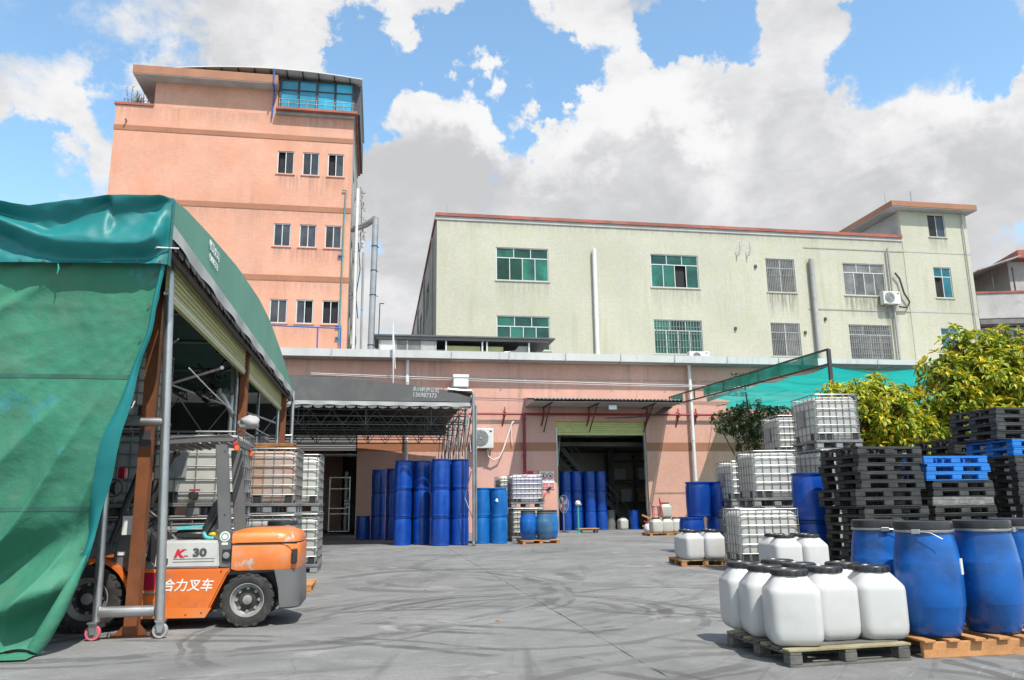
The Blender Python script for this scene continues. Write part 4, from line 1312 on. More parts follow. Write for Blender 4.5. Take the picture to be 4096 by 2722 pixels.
downpipe(27.85, YB-0.22, 9.0, 16.9, 0.15, 'thick grey drainpipe on the stained part of the cream block', 'render_grey')
downpipe(33.55, YB-0.2, 9.0, 17.9, 0.07, 'slim grey pipe right of the stained windows of the cream block', 'render_grey')
downpipe(39.55, YB-0.15, 9.0, 20.7, 0.04, 'thin grey cable pipe on the right corner of the cream block', 'render_grey')
ac_unit((33.25, YB-0.02, 13.95), 'white air conditioner below the upper stained window of the cream block', 1.25, 0.85, 0.4)
ac_unit((19.3, YB-0.6, 9.75), 'white air conditioner on the workshop roof below the barred green window', 1.3, 0.6, 0.4)
h = MB()
h.tube([(33.9, YB-0.2, 16.2), (34.2, YB-0.2, 15.8), (34.4, YB-0.22, 14.8), (34.75, YB-0.2, 14.2), (34.5, YB-0.2, 13.8), (33.9, YB-0.25, 13.85)], 0.06, 6)
tag(h.obj('black_hose', 'steel_dark'), 'black hose hanging beside the air conditioner on the cream block', 'hose')
for x, lab in ((22.85, 'thin left bracket on the upper wall of the cream block'), (23.55, 'thin right bracket on the upper wall of the cream block')):
    k = MB()
    k.tube([(x, YB-0.1, 17.2), (x, YB-0.35, 17.2), (x, YB-0.35, 17.8)], 0.03, 5)
    k.tube([(x, YB-0.35, 17.5), (x+0.28, YB-0.35, 17.75)], 0.025, 5)
    tag(k.obj('wall_bracket', 'steel'), lab, 'bracket')
for k, (x, z) in enumerate(((24.0, 16.3), (28.6, 12.9), (22.3, 12.1), (27.1, 11.95))):
    tag(MB().box(x-0.07, x+0.07, YB-0.1, YB-0.003, z-0.1, z+0.1).obj('vent_cap', 'steel_dark', smooth=0),
        ['small dark wall vent right of the upper green window', 'small dark wall vent right of the thick drainpipe', 'small dark wall vent right of the barred green window', 'small dark wall vent left of the thick drainpipe'][k], 'vent')
for x, y, z0, h_, lab in ((38.3, YB+3, 21.18, 2.4, 'tall thin aerial pole on the stair head roof'), (3.9, YB+0.6, 18.9, 0.9, 'short thin rod at the left roof corner of the cream block'), (34.1, YB+0.2, 21.18, 0.9, 'short thin rod on the front corner of the stair head roof')):
    k = MB().tube([(x, y, z0), (x, y, z0+h_*0.6), (x, y, z0+h_)], [0.06 if h_ > 2 else 0.02]*2+[0.05 if h_ > 2 else 0.015], 6)
    tag(k.obj('roof_rod', 'steel'), lab, 'pole')

# ================================================================== FAR RIGHT BUILDING
b = thing('balcony_building', 'grey building with a balcony and red copings beyond the right edge of the cream block', 'building', (52.2, 60.0, 0), rad(-14))
MB().box(0.6, 16, 1.2, 12, 0, 16.3).obj('wall', 'render_grey', b, smooth=0)
MB().box(0, 16, 0, 12, 16.9, 19.15).obj('balcony_parapet', 'soffit_grey', b, smooth=0)
MB().box(-0.06, 16.1, -0.08, 12.1, 19.16, 19.34).obj('coping', 'coping_red', b, smooth=0)
MB().box(0.05, 16, 0.05, 12, 16.4, 16.88).obj('soffit', 'interior_wall', b, smooth=0)
MB().box(3.9, 16, 1.6, 12, 19.36, 22.5).obj('upper_wall', 'render_grey', b, smooth=0)
MB().add([(0.6, 0.2, 21.4), (4.4, 0.2, 22.6), (4.4, 12, 22.6), (0.6, 12, 21.4), (0.6, 0.2, 21.5), (4.4, 0.2, 22.72), (4.4, 12, 22.72), (0.6, 12, 21.5)],
         [(3, 2, 1, 0), (4, 5, 6, 7), (0, 1, 5, 4), (1, 2, 6, 5), (2, 3, 7, 6), (3, 0, 4, 7)]).obj('lean_to_roof', 'metal_roof', b, smooth=0)
MB().box(4.4, 16, 0.6, 12, 22.55, 23.3).obj('roof_slab', 'coping_red', b, smooth=0)
for x in (2.0, 3.85):
    MB().box(x-0.05, x+0.05, 0.8, 0.9, 19.36, 21.75).obj('post', 'steel_dark', b, smooth=0)
for k in range(5):
    MB().box(5.2, 6.0, 1.54, 1.595, 19.9+k*0.16, 20.0+k*0.16).obj('louvre_slat', 'alu', b, smooth=0)
for k in range(4):
    x = 1.4+k*2.0
    MB().box(x, x+1.2, 1.14, 1.19, 14.2, 15.9).obj('window', 'glass_dark', b, smooth=0)
MB().box(0.5, 16, 0.6, 1.19, 13.4, 13.75).obj('lower_coping', 'coping_red', b, smooth=0)
# ================================================================== CONTAINERS (prototypes)
HID = []
def cutaway(o):
    """prototype that is placed by copies: remove it afterwards"""
    HID.append(o)
    return o

def remove_tree(o):
    for c in list(o.children):
        remove_tree(c)
    bpy.data.objects.remove(o)

# ---- IBC tote: 1.2 (x) by 1.0 (y) by 1.16 high, front face at -y
_ibc = {}
def ibc_meshes(w, d):
    if (w, d) in _ibc:
        return _ibc[(w, d)]
    r = {}
    # bottle: rounded, softly bulging plastic tank
    m = MB()
    rings = []
    for z, k in ((0.19, 0.90), (0.21, 0.965), (0.26, 0.985), (0.40, 0.99), (0.55, 1.0), (0.72, 0.99), (0.88, 1.0), (1.00, 0.985), (1.06, 0.95), (1.095, 0.87), (1.105, 0.70)):
        rings.append([(x*k, y*k, z) for x, y in rrect(w/2-0.035, d/2-0.035, 0.11)])
    loft(m, rings)
    r['tank'] = m.mesh('tank', 'tank_white', smooth=50)
    m = MB()
    rings = []
    for z, k in ((0.31, 1.0), (0.33, 1.012), (0.47, 1.012), (0.49, 1.0)):
        rings.append([(x*k, y*k, z) for x, y in rrect(w/2-0.04, d/2-0.04, 0.11)])
    r['cap'] = MB().lathe([(0.11, 1.10), (0.11, 1.15), (0.09, 1.16), (0, 1.16)], 14).mesh('cap', 'lid_black')
    r['valve'] = MB().lathe([(0.06, 0), (0.06, -0.05), (0.045, -0.06), (0.045, -0.10), (0.055, -0.10), (0.055, -0.13), (0, -0.13)], 12, (0, -d/2+0.02, 0.28), 'y').mesh('valve', 'black_plastic')
    r['lever'] = MB().box(-0.05, 0.09, -d/2-0.08, -d/2-0.055, 0.34, 0.365, ch=0.005).mesh('lever', 'valve_red', smooth=0)
    # cage: rim tube, hoops, uprights
    loop = rrect(w/2-0.012, d/2-0.012, 0.07)
    r['rim'] = MB().tube([(x, y, 1.135) for x, y in loop], 0.014, 6, closed=True).mesh('cage_rim', 'cage_steel')
    r['hoop'] = MB().tube([(x, y, 0) for x, y in loop], 0.0105, 6, closed=True).mesh('hoop', 'cage_steel')
    r['upright'] = MB().tube([(0, 0, 0.17), (0, 0, 1.135)], 0.009, 5, cap=False).mesh('upright', 'cage_steel')
    # base pan, feet, corner guards
    m = MB()
    m.box(-w/2, w/2, -d/2, d/2, 0.135, 0.16, ch=0.006)
    m.box(-w/2, w/2, -d/2, -d/2+0.03, 0.16, 0.185, ch=0.004)
    m.box(-w/2, w/2, d/2-0.03, d/2, 0.16, 0.185, ch=0.004)
    m.box(-w/2, -w/2+0.03, -d/2+0.03, d/2-0.03, 0.16, 0.185, ch=0.004)
    m.box(w/2-0.03, w/2, -d/2+0.03, d/2-0.03, 0.16, 0.185, ch=0.004)
    r['pan'] = m.mesh('base_pan', 'cage_steel', smooth=0)
    r['foot'] = MB().box(-0.075, 0.075, -0.065, 0.065, 0.022, 0.134, ch=0.012).mesh('foot', 'ibc_foot', smooth=0)
    r['skid'] = MB().box(-w/2, w/2, -0.055, 0.055, 0.0, 0.021, ch=0.004).mesh('skid', 'ibc_foot', smooth=0)
    r['guard'] = MB().box(-0.07, 0.07, -0.006, 0.006, 0.19, 0.33, ch=0.003).mesh('corner_guard', 'black_plastic', smooth=0)
    r['plate'] = MB().box(-0.15, 0.15, -0.004, 0.004, 0.52, 0.86).mesh('data_plate', 'plate_grey', smooth=0)
    _ibc[(w, d)] = r
    return r

def make_ibc(w=1.2, d=1.0, tank='tank_white', plate=None, valve=False, nx=8, ny=6):
    r = ibc_meshes(w, d)
    t = thing('ibc_tote', 'white caged liquid tote', 'tote')
    tk = put('tank', r['tank'], t, mat=None if tank == 'tank_white' else tank)
    put('cap', r['cap'], tk)
    if valve:
        v = put('valve', r['valve'], t)
        put('lever', r['lever'], v)
    cg = put('cage', r['rim'], t)
    for z in (0.33, 0.50, 0.67, 0.84, 1.0):
        put('hoop', r['hoop'], cg, (0, 0, z))
    for k in range(nx):
        x = -w/2+0.075+(w-0.15)*k/(nx-1)
        for sy in (-1, 1):
            put('upright', r['upright'], cg, (x, sy*(d/2-0.020), 0))
    for k in range(ny):
        y = -d/2+0.075+(d-0.15)*k/(ny-1)
        for sx in (-1, 1):
            put('upright', r['upright'], cg, (sx*(w/2-0.020), y, 0))
    pn = put('pallet', r['pan'], t)
    for x in (-w/2+0.09, 0, w/2-0.09):
        for y in (-d/2+0.08, 0, d/2-0.08):
            put('foot', r['foot'], pn, (x, y, 0))
    for y in (-d/2+0.08, 0, d/2-0.08):
        put('skid', r['skid'], pn, (0, y, 0))
    for x in (-w/2+0.13, -w/2+0.32, w/2-0.13):
        put('corner_guard', r['guard'], t, (x, -d/2+0.028, 0))
    for y in (-0.3, 0.3):
        for sx in (-1, 1):
            o = put('corner_guard', r['guard'], t, (sx*(w/2-0.028), y*d, 0), rad(90))
    if plate == 'front':
        put('data_plate', r['plate'], t, (-w*0.22, -d/2-0.006, 0))
    elif plate == 'left':
        put('data_plate', r['plate'], t, (-w/2-0.006, d*0.05, 0), rad(90))
    return t

IBC = {}
def ibc(x, y, z, label, rz=0.0, kind='plain', group='liquid totes stacked round the yard', tank=None):
    """front left corner of the front face at x, y"""
    spec = {'plain': dict(w=1.0, d=1.2, nx=6, ny=7), 'wide': dict(w=1.2, d=1.0), 'left': dict(w=1.0, d=1.2, nx=7, ny=6, plate='left'), 'valve': dict(w=1.2, d=1.0, nx=5, valve=True, plate='front'),
            'front': dict(w=1.2, d=1.0, nx=8, plate='front')}[kind]
    if kind not in IBC:
        IBC[kind] = cutaway(make_ibc(**spec))
    w, d = spec['w'], spec['d']
    c = Vector((w/2, d/2, 0))
    c.rotate(Matrix.Rotation(rad(rz), 3, 'Z'))
    return copy_tree(IBC[kind], (x+c.x, y+c.y, z), rad(rz), label, group, swap={'tank_white': tank} if tank else None)

# ---- closed blue drum
def make_drum(r=0.295, h=0.93, body='drum_blue'):
    t = thing('drum', 'blue drum', 'drum')
    p = [(r*0.90, 0.0), (r*0.965, 0.012), (r*0.97, 0.035), (r*0.955, 0.06), (r*0.975, 0.13), (r*0.995, 0.24), (r, h*0.5), (r*0.995, h-0.24), (r*0.975, h-0.13), (r*0.93, h-0.065), (r*0.92, h-0.05), (r*0.92, h-0.028), (0, h-0.028)]
    MB().lathe(p, 28).obj('body', body, t, smooth=50)
    MB().lathe([(r*0.915, h-0.048), (r*0.995, h-0.046), (r*1.005, h-0.036), (r*1.005, h-0.004), (r*0.985, h), (r*0.95, h), (r*0.92, h-0.024)], 28).obj('top_ring', body, t, smooth=50)
    MB().lathe([(r*0.96, 0.012), (r*0.985, 0.014), (r*0.985, 0.034), (r*0.965, 0.038)], 28).obj('bottom_ring', body, t, smooth=50)
    bg_ = MB()
    for sx in (-1, 1):
        bg_.lathe([(0.04, h-0.03), (0.04, h-0.004), (0.032, h), (0, h)], 10, (sx*r*0.62, 0, 0))
    bg_.obj('bung', 'black_plastic', t)
    return t
DR = {}
def drum(x, y, z, label, group, body='drum_blue', r=0.295, h=0.93):
    k = (r, h)
    if k not in DR:
        DR[k] = cutaway(make_drum(r, h))
    return copy_tree(DR[k], (x, y, z), random.uniform(0, 6.28), label, group, swap={'drum_blue': body} if body != 'drum_blue' else None)

# ---- open-top drum with black lid and steel clamp ring
def make_lid_drum(r=0.30, h=0.97, body='drum_near', n=40):
    t = thing('lidded_drum', 'blue drum with black lid', 'drum')
    k = r/0.30
    p = [(0.205, 0.0), (0.222, 0.008), (0.235, 0.03), (0.268, 0.13), (0.290, 0.24), (0.2935, 0.248), (0.295, 0.252), (0.299, 0.36), (0.302, 0.47), (0.299, 0.60), (0.2965, 0.612), (0.294, 0.617), (0.280, 0.73), (0.262, 0.82), (0.250, 0.865), (0.246, 0.885), (0.0, 0.885)]
    b_ = MB().lathe([(a*k, z*h/0.97) for a, z in p], n).obj('body', body, t, smooth=60)
    MB().lathe([(a*k, z*h/0.97) for a, z in ((0.25, 0.895), (0.262, 0.897), (0.264, 0.945), (0.258, 0.965), (0.240, 0.97), (0.236, 0.955), (0.0, 0.952))], n).obj('lid', 'lid_black', t, smooth=50)
    rg = MB()
    rg.lathe([(a*k, z*h/0.97) for a, z in ((0.252, 0.868), (0.270, 0.872), (0.272, 0.888), (0.262, 0.894), (0.252, 0.894))], n)
    ro = rg.obj('clamp_ring', 'steel', t, smooth=50)
    la = MB()
    la.box(-0.035, 0.035, -0.292*k, -0.270*k, 0.86*h/0.97, 0.90*h/0.97, ch=0.004)
    la.tube([(0.03, -0.285*k, 0.885*h/0.97), (0.12, -0.29*k, 0.87*h/0.97), (0.2, -0.27*k, 0.82*h/0.97)], 0.004, 5)
    la.obj('clamp_latch', 'steel', ro)
    return t
LDR = {}
def lid_drum(x, y, z, label, group, rz=0.0, body='drum_near', r=0.268, h=0.945):
    k = (r, h)
    if k not in LDR:
        LDR[k] = cutaway(make_lid_drum(r, h))
    return copy_tree(LDR[k], (x, y, z), rz, label, group, swap={'drum_near': body} if body != 'drum_near' else None)

# ---- square-shouldered white jug with black screw lid
def make_jug(w=0.42, h=0.58, lid='lid_black'):
    t = thing('white_jug', 'white plastic jug', 'jug')
    m = MB()
    rings = []
    prof = ((0.0, 0.80, 0.42), (0.006, 0.85, 0.42), (0.025, 0.93, 0.40), (0.06, 0.985, 0.38), (0.11, 1.0, 0.37), (0.25, 1.005, 0.37), (0.39, 1.0, 0.37), (0.417, 0.985, 0.38), (0.437, 0.945, 0.42), (0.51, 0.72, 0.68), (0.53, 0.655, 0.8), (0.54, 0.645, 0.95), (0.55, 0.64, 0.98))
    for z, k, rr in prof:
        a = w/2*k
        rings.append([(x, y, z*h/0.58) for x, y in rrect(a, a, a*rr, 5)])
    loft(m, rings)
    m.obj('body', 'jug_white', t, smooth=40)
    l = MB()
    R = 0.152*w/0.42
    l.lathe([(R*0.93, 0.535*h/0.58), (R, 0.537*h/0.58), (R*1.01, 0.575*h/0.58), (R*0.97, 0.583*h/0.58), (R*0.86, 0.584*h/0.58), (R*0.83, 0.577*h/0.58), (0, 0.576*h/0.58)], 28)
    lo = l.obj('lid', lid, t, smooth=45)
    lg = MB()
    for k in range(14):
        a = 2*math.pi*k/14
        T = Matrix.Rotation(a, 4, 'Z')
        lg.box(R*1.0, R*1.03, -0.012, 0.012, 0.542*h/0.58, 0.572*h/0.58, T=T)
    lg.obj('grip_rib', lid, lo, smooth=0)
    return t
JG = {}
def jug(x, y, z, label, group, rz=0.0, w=0.415, h=0.58, body='jug_white', lid='lid_black'):
    k = (w, h)
    if k not in JG:
        JG[k] = cutaway(make_jug(w, h))
    sw = {}
    if body != 'jug_white':
        sw['jug_white'] = body
    if lid != 'lid_black':
        sw['lid_black'] = lid
    return copy_tree(JG[k], (x, y, z), rz, label, group, swap=sw or None)

# ---- moulded plastic pallet 1.2 x 1.0 x 0.146
def make_plastic_pallet(w, d, h=0.146, mt='pallet_black', closed=False):
    t = thing('plastic_pallet', 'black plastic pallet', 'pallet')
    dk = MB()
    nsl = 9
    for k in range(nsl):
        x = -w/2+0.06+(w-0.12)*k/(nsl-1)
        dk.box(x-0.045, x+0.045, -d/2+0.02, d/2-0.02, h-0.022, h-0.004)
    for y in (-d/2+0.01, 0, d/2-0.01):
        dk.box(-w/2, w/2, y-0.01, y+0.01, h-0.040, h-0.001)
    for x in (-w/2+0.01, w/2-0.01):
        dk.box(x-0.01, x+0.01, -d/2, d/2, h-0.0395, h-0.0015)
    for k in range(16):       # ribs hanging below the rim
        x = -w/2+0.22+(w-0.44)*k/15
        dk.box(x-0.004, x+0.004, -d/2+0.012, -d/2+0.05, h-0.065, h-0.04)
    dk.obj('deck', mt, t, smooth=0)
    bw, bd = 0.19, 0.17
    bm_ = MB().box(-bw/2, bw/2, -bd/2, bd/2, 0.016, h-0.0405, ch=0.012).mesh('block', mt, smooth=0)
    for x in (-w/2+bw/2, 0, w/2-bw/2):
        for y in (-d/2+bd/2, 0, d/2-bd/2):
            put('block', bm_, t, (x, y, 0))
    sm = MB().box(-w/2, w/2, -0.07, 0.07, 0.0, 0.015, ch=0.003).mesh('skid', mt, smooth=0)
    for y in (-d/2+0.075, 0, d/2-0.075):
        put('skid', sm, t, (0, y, 0))
    sm2 = MB().box(-0.07, 0.07, -d/2+0.15, d/2-0.15, 0.001, 0.014).mesh('cross_skid', mt, smooth=0)
    for x in (-w/2+0.07, w/2-0.07):
        put('cross_skid', sm2, t, (x, 0, 0))
    if closed:
        MB().box(-w/2+0.01, w/2-0.01, -d/2+0.005, -d/2+0.02, 0.016, h-0.041).obj('side_panel', mt, t, smooth=0)
    return t
PP = {}
def ppallet(x, y, z, label, group, rz=0.0, mt='pallet_black', size=(1.22, 1.0), closed=False):
    k = (size, mt, closed)
    if k not in PP:
        PP[k] = cutaway(make_plastic_pallet(*size, mt=mt, closed=closed))
    c = Vector((size[0]/2, size[1]/2, 0))
    c.rotate(Matrix.Rotation(rad(rz), 3, 'Z'))
    return copy_tree(PP[k], (x+c.x, y+c.y, z), rad(rz), label, group)

# ---- wooden pallet
def make_wood_pallet(w, d, h=0.14, mt='wood_orange', mt2=None, nb=7, stringer=False, jitter=0.004):
    rnd = random.Random(int(w*1000+d*10))
    t = thing('wooden_pallet', 'wooden pallet', 'pallet')
    mt2 = mt2 or mt
    th = 0.022
    bw = 0.10
    if stringer:
        for y in (-d/2+0.02, 0, d/2-0.02):
            MB().box(-w/2, w/2, y-0.02, y+0.02, 0.0, h-th-0.001, ch=0.003).obj('stringer', mt, t, smooth=0)
        for k in range(nb):
            x = -w/2+bw/2+(w-bw)*k/(nb-1)+rnd.uniform(-0.01, 0.01)
            e = rnd.uniform(0, 0.03)
            MB().box(x-bw/2, x+bw/2, -d/2-0.02-e, d/2+0.02, h-th, h+rnd.uniform(-jitter, jitter), ch=0.003).obj('top_board', mt, t, smooth=0)
        return t
    for k in range(nb):
        y = -d/2+bw/2+(d-bw)*k/(nb-1)+rnd.uniform(-0.008, 0.008)
        T = Matrix.Translation((0, y, 0)) @ Matrix.Rotation(rnd.uniform(-0.012, 0.012), 4, 'Z')
        MB().box(-w/2-rnd.uniform(0, .012), w/2+rnd.uniform(0, .012), -bw/2, bw/2, h-th, h+rnd.uniform(-jitter, 0), ch=0.003, T=T).obj('top_board', mt2 if k % 2 == 0 else mt, t, smooth=0)
    for x in (-w/2+0.06, 0, w/2-0.06):
        MB().box(x-0.05, x+0.05, -d/2, d/2, h-2*th-0.002, h-th-0.005, ch=0.002).obj('bearer', mt, t, smooth=0)
        for y in (-d/2+0.05, 0, d/2-0.05):
            MB().box(x-0.055, x+0.055, y-0.05, y+0.05, th*0.8+0.001, h-2*th-0.003, ch=0.005).obj('block', mt, t, smooth=0)
    for y in (-d/2+0.05, 0, d/2-0.05):
        MB().box(-w/2, w/2, y-0.05, y+0.05, 0.0, th*0.8, ch=0.002).obj('bottom_board', mt, t, smooth=0)
    return t

# ================================================================== RIGHT SIDE OF THE YARD
# jugs on the grey wooden pallet, nearest the camera
RZ = rad(3.5)
p = make_wood_pallet(1.10, 1.02, 0.135, 'wood_grey', 'wood_olive', 7)
tag(p, 'weathered grey wooden pallet in the front carrying the near white jugs', 'pallet')
p.location = (3.72, 6.62, 0)
p.rotation_euler = (0, 0, RZ)
spots = [(3.40, 6.35, -16, 'front left'), (3.82, 6.53, 3, 'front middle'), (4.235, 6.48, -5, 'front right'), (3.41, 6.80, -12, 'second row left'), (3.83, 6.97, 3, 'middle of the block'), (4.24, 6.92, 5, 'second row right'),
         (3.42, 7.23, -8, 'back left'), (3.86, 7.42, 2, 'back middle')]
names = ['white jug with black lid nearest the camera at the front left of the near pallet', 'white jug in the middle of the front row on the near grey pallet', 'white jug at the right end of the front row on the near grey pallet',
         'white jug at the left just behind the nearest jug on the grey pallet', 'white jug in the centre of the block on the near grey pallet', 'white jug second row right against the blue drum on the grey pallet',
         'white jug at the back left corner of the near grey pallet', 'white jug in the back row middle of the near grey pallet']
for (x, y, r, _), nm in zip(spots, names):
    jug(x, y, 0.136, nm, 'white jugs on the near grey pallet', rad(r))

# big blue lidded drums on the orange pallet
p = make_wood_pallet(1.90, 1.15, 0.145, 'wood_orange', nb=9, stringer=True)
tag(p, 'orange brown wooden pallet under the large blue drums in the right foreground', 'pallet')
p.location = (5.40, 6.74, 0)
p.rotation_euler = (0, 0, rad(-1))
d1 = lid_drum(4.73, 6.41, 0.147, 'large blue drum with black lid and steel ring, front left on the orange pallet', 'large lidded drums in the right foreground', rad(-50))
MB().box(0.262, 0.271, -0.035, 0.035, 0.50, 0.63).obj('paper_label', 'sticker_white', d1, smooth=0)
d2 = lid_drum(5.32, 6.43, 0.147, 'large blue drum cut by the right picture edge on the orange pallet', 'large lidded drums in the right foreground', rad(40))
lid_drum(4.76, 7.10, 0.147, 'large blue drum half hidden behind the front left drum on the orange pallet', 'large lidded drums in the right foreground', rad(-20))
lid_drum(6.02, 6.78, 0.147, 'large blue drum at the far right end of the orange pallet, barely in the picture', 'large lidded drums in the right foreground', rad(10))

# white jugs on a low pallet in front of the near right totes
p = make_wood_pallet(1.1, 1.0, 0.14, 'wood_grey', nb=6)
tag(p, 'grey wooden pallet hidden behind the near white jugs', 'pallet')
p.location = (6.95, 12.5, 0)
for x, y, r, nm in ((6.52, 12.25, -8, 'white jug left of its pair, standing before the lower caged tote'), (6.93, 12.2, 5, 'white jug right of its pair, standing before the lower caged tote'), (7.06, 12.72, 0, 'white jug behind the right jug of the pair before the lower caged tote'), (6.62, 12.75, 3, 'white jug behind the pair before the lower caged tote')):
    jug(x, y, 0.142, nm, 'white jugs before the lower tote', rad(r), 0.45, 0.60)

# white jugs on the orange pallet left of the totes
p = make_wood_pallet(1.0, 1.2, 0.13, 'wood_orange', 'wood_olive', 8)
tag(p, 'orange wooden pallet left of the caged totes carrying white jugs', 'pallet')
p.location = (6.70, 16.3, 0)
p.rotation_euler = (0, 0, rad(-8))
for x, y, r, nm in ((6.42, 15.95, 10, 'white jug front left on the orange pallet beside the totes'), (6.86, 15.88, -4, 'white jug front right on the orange pallet beside the totes'), (6.52, 16.42, 6, 'white jug back left on the orange pallet beside the totes'), (6.98, 16.36, 0, 'white jug back right on the orange pallet beside the totes')):
    jug(x, y, 0.132, nm, 'white jugs beside the totes', rad(r), 0.44, 0.58)

# totes
G1 = 'caged totes on the right side of the yard'
ibc(6.62, 14.15, 0, 'white caged tote standing on the ground in front of the right hand totes', -8, 'wide', G1)
ibc(7.58, 15.35, 0, 'white caged tote hidden behind the front ground tote', 0, 'plain', G1)
ibc(7.55, 15.3, 1.16, 'white caged tote on the second tier with black corner guards, centre of the right group', -9, 'plain', G1)
ibc(8.95, 15.0, 0, 'caged tote at ground level behind the black pallets', 3, 'plain', G1)
ibc(8.93, 15.0, 1.16, 'caged tote with grey plate wedged beside the top of the black pallet stack', 3, 'front', G1)
ibc(8.93, 15.1, 2.32, 'topmost white caged tote of the right group, nearest the yellow shrub', -6, 'left', G1)
ibc(8.9, 19.2, 0, 'caged tote on the ground at the far left of the right group', 2, 'left', G1)
ibc(8.88, 19.2, 1.16, 'caged tote with dark plate peeping out left of the second tier tote', -6, 'left', G1)
ibc(10.05, 19.0, 0, 'caged tote at the bottom of the far column of the right group', 2, 'plain', G1)
ibc(10.05, 19.0, 1.16, 'caged tote in the middle of the far column of the right group', 2, 'plain', G1)
ibc(10.15, 19.0, 2.32, 'white caged tote with grey plate on the third tier left of the topmost tote', -8, 'left', G1)
ibc(10.95, 16.2, 0, 'caged tote behind the gap between the black and blue pallet stacks', 0, 'plain', G1)
ibc(10.95, 16.2, 1.16, 'caged tote whose white rim shows above the blue pallets', 0, 'plain', G1)

# blue drums by the totes
G2 = 'blue drums beside the right hand totes'
for x, y, z, nm in ((8.10, 20.0, 0, 'lower front left of the four blue drums left of the totes'), (8.98, 20.3, 0, 'lower front right of the four blue drums left of the totes'),
                    (8.42, 20.25, 0.905, 'upper left of the two tall stacked blue drums left of the totes'), (9.08, 20.35, 0.905, 'upper right of the two tall stacked blue drums left of the totes')):
    drum(x, y, z, nm, G2, 'drum_blue', 0.325, 0.905)
for z, nm in ((0, 'blue drum on the ground between totes and black pallets'), (0.905, 'blue drum stacked between the totes and the black pallets')):
    drum(8.30, 14.45, z, nm, G2, 'drum_blue', 0.325, 0.905)

# stacks of plastic pallets
GP = 'plastic pallets stacked in the right foreground'
rnd = random.Random(5)
H = 0.146
ordn = ['bottom', 'second', 'third', 'fourth', 'fifth', 'sixth', 'seventh', 'eighth', 'ninth', 'tenth', 'eleventh', 'twelfth', 'thirteenth', 'fourteenth', 'fifteenth', 'sixteenth', 'seventeenth', 'eighteenth', 'nineteenth', 'twentieth', 'twenty-first']
for k in range(15):
    big = k in (8, 9)
    x = 8.17+rnd.uniform(-0.02, 0.02)+(-0.13 if big else 0)+(0.04 if k in (6, 7) else 0)
    ppallet(x, 12.55+rnd.uniform(-0.02, 0.02), k*H, f'black plastic pallet, {ordn[k]} from the ground in the left pallet stack', GP, 1+rnd.uniform(-1.6, 1.6), size=(1.24, 1.2))
for k in range(14):
    blue = k >= 12
    y = 12.9+rnd.uniform(-0.02, 0.02)
    x = 9.80+rnd.uniform(-0.02, 0.02)
    if k == 11:
        ppallet(x-0.12, y, k*H, 'bright blue pallet lying lowest of the three blue ones in the middle stack', GP, -3, 'pallet_blue', (1.20, 1.0))
    elif blue:
        ppallet(x-0.10, y-0.03, k*H, 'bright blue pallet in the middle of three on the middle stack' if k == 12 else 'topmost bright blue pallet of the middle stack', GP, -3+rnd.uniform(-.6, .6), 'pallet_blue', (1.24, 1.05))
    else:
        ppallet(x, y, k*H, f'{"dusty grey closed-sided" if k == 8 else "black plastic"} pallet, {ordn[k]} from the ground in the middle pallet stack', GP, -3+rnd.uniform(-0.8, 0.8), 'pallet_dusty' if k == 8 else 'pallet_black', (1.20, 1.0), closed=(k == 8))
for k in range(20):
    x = 11.40+rnd.uniform(-0.02, 0.02)-(0.28 if k > 15 else 0)
    y = 12.72+rnd.uniform(-0.02, 0.02)
    blue = k in (14, 15)
    ppallet(x, y, k*H, (('upper' if k == 15 else 'lower')+' bright blue pallet at the right picture edge in the right stack') if blue else f'black plastic pallet, {ordn[k]} from the ground in the right pallet stack', GP, 0+rnd.uniform(-1, 1), 'pallet_blue' if blue else 'pallet_black', (1.2, 1.2))

for k in range(17):  # stack added so that the gaps of the right stack look dark
    ppallet(11.5+rnd.uniform(-.03, .03), 14.35+rnd.uniform(-.03, .03), k*H, f'black plastic pallet, {ordn[k]} from the ground in the rear stack added to darken pallet gaps', GP, 1+rnd.uniform(-.8, .8), size=(1.24, 1.2))
# small pallet of old jugs by the right doorway
p = make_wood_pallet(1.5, 1.0, 0.12, 'wood_orange', nb=6)
tag(p, 'brown wooden pallet of old white jugs right of the right doorway', 'pallet')
p.location = (11.35, 31.0, 0)
for x, y, z, nm in ((10.95, 30.75, 0.122, 'old white jug left on the pallet right of the doorway'), (11.42, 30.8, 0.122, 'old white jug in the middle of the pallet right of the doorway'), (11.85, 30.85, 0.122, 'old white jug right on the pallet near the doorway'), (11.40, 30.85, 0.705, 'white jug standing on top of the old jugs near the doorway')):
    jug(x, y, z, nm, 'old jugs right of the doorway', random.uniform(-.2, .2), 0.46, 0.58, 'jug_old')
t = thing('folding_stool', 'pink red stool placed on the old jugs right of the doorway', 'stool', (10.98, 30.75, 0.705))
k = MB()
for sx in (-0.13, 0.13):
    for sy in (-0.1, 0.1):
        k.bar((sx, sy, 0), (sx*0.8, sy*0.8, 0.42), 0.025)
k.bar((-0.13, -0.1, 0.12), (0.13, -0.1, 0.12), 0.02)
k.obj('leg_frame', 'chair_red', t, smooth=0)
MB().box(-0.15, 0.15, -0.13, 0.13, 0.42, 0.45, ch=0.008).obj('seat', 'chair_red', t, smooth=0)
MB().bar((-0.15, 0.1, 0.45), (-0.15, 0.12, 0.6), 0.03).obj('backrest', 'chair_red', t, smooth=0)
t = thing('marker_stick', 'orange stick with red cap leaning beside the white jug near the doorway', 'stick', (11.17, 30.62, 0.70))
MB().tube([(0.08, 0, 0), (-0.03, 0.05, 0.62)], 0.018, 7).obj('shaft', 'traffic_orange', t)
MB().tube([(-0.07, 0.05, 0.8), (-0.02, 0.05, 0.55), (0.0, 0.04, 0.5)], [0.012, 0.05, 0.03], 8).obj('cap', 'print_red', t)
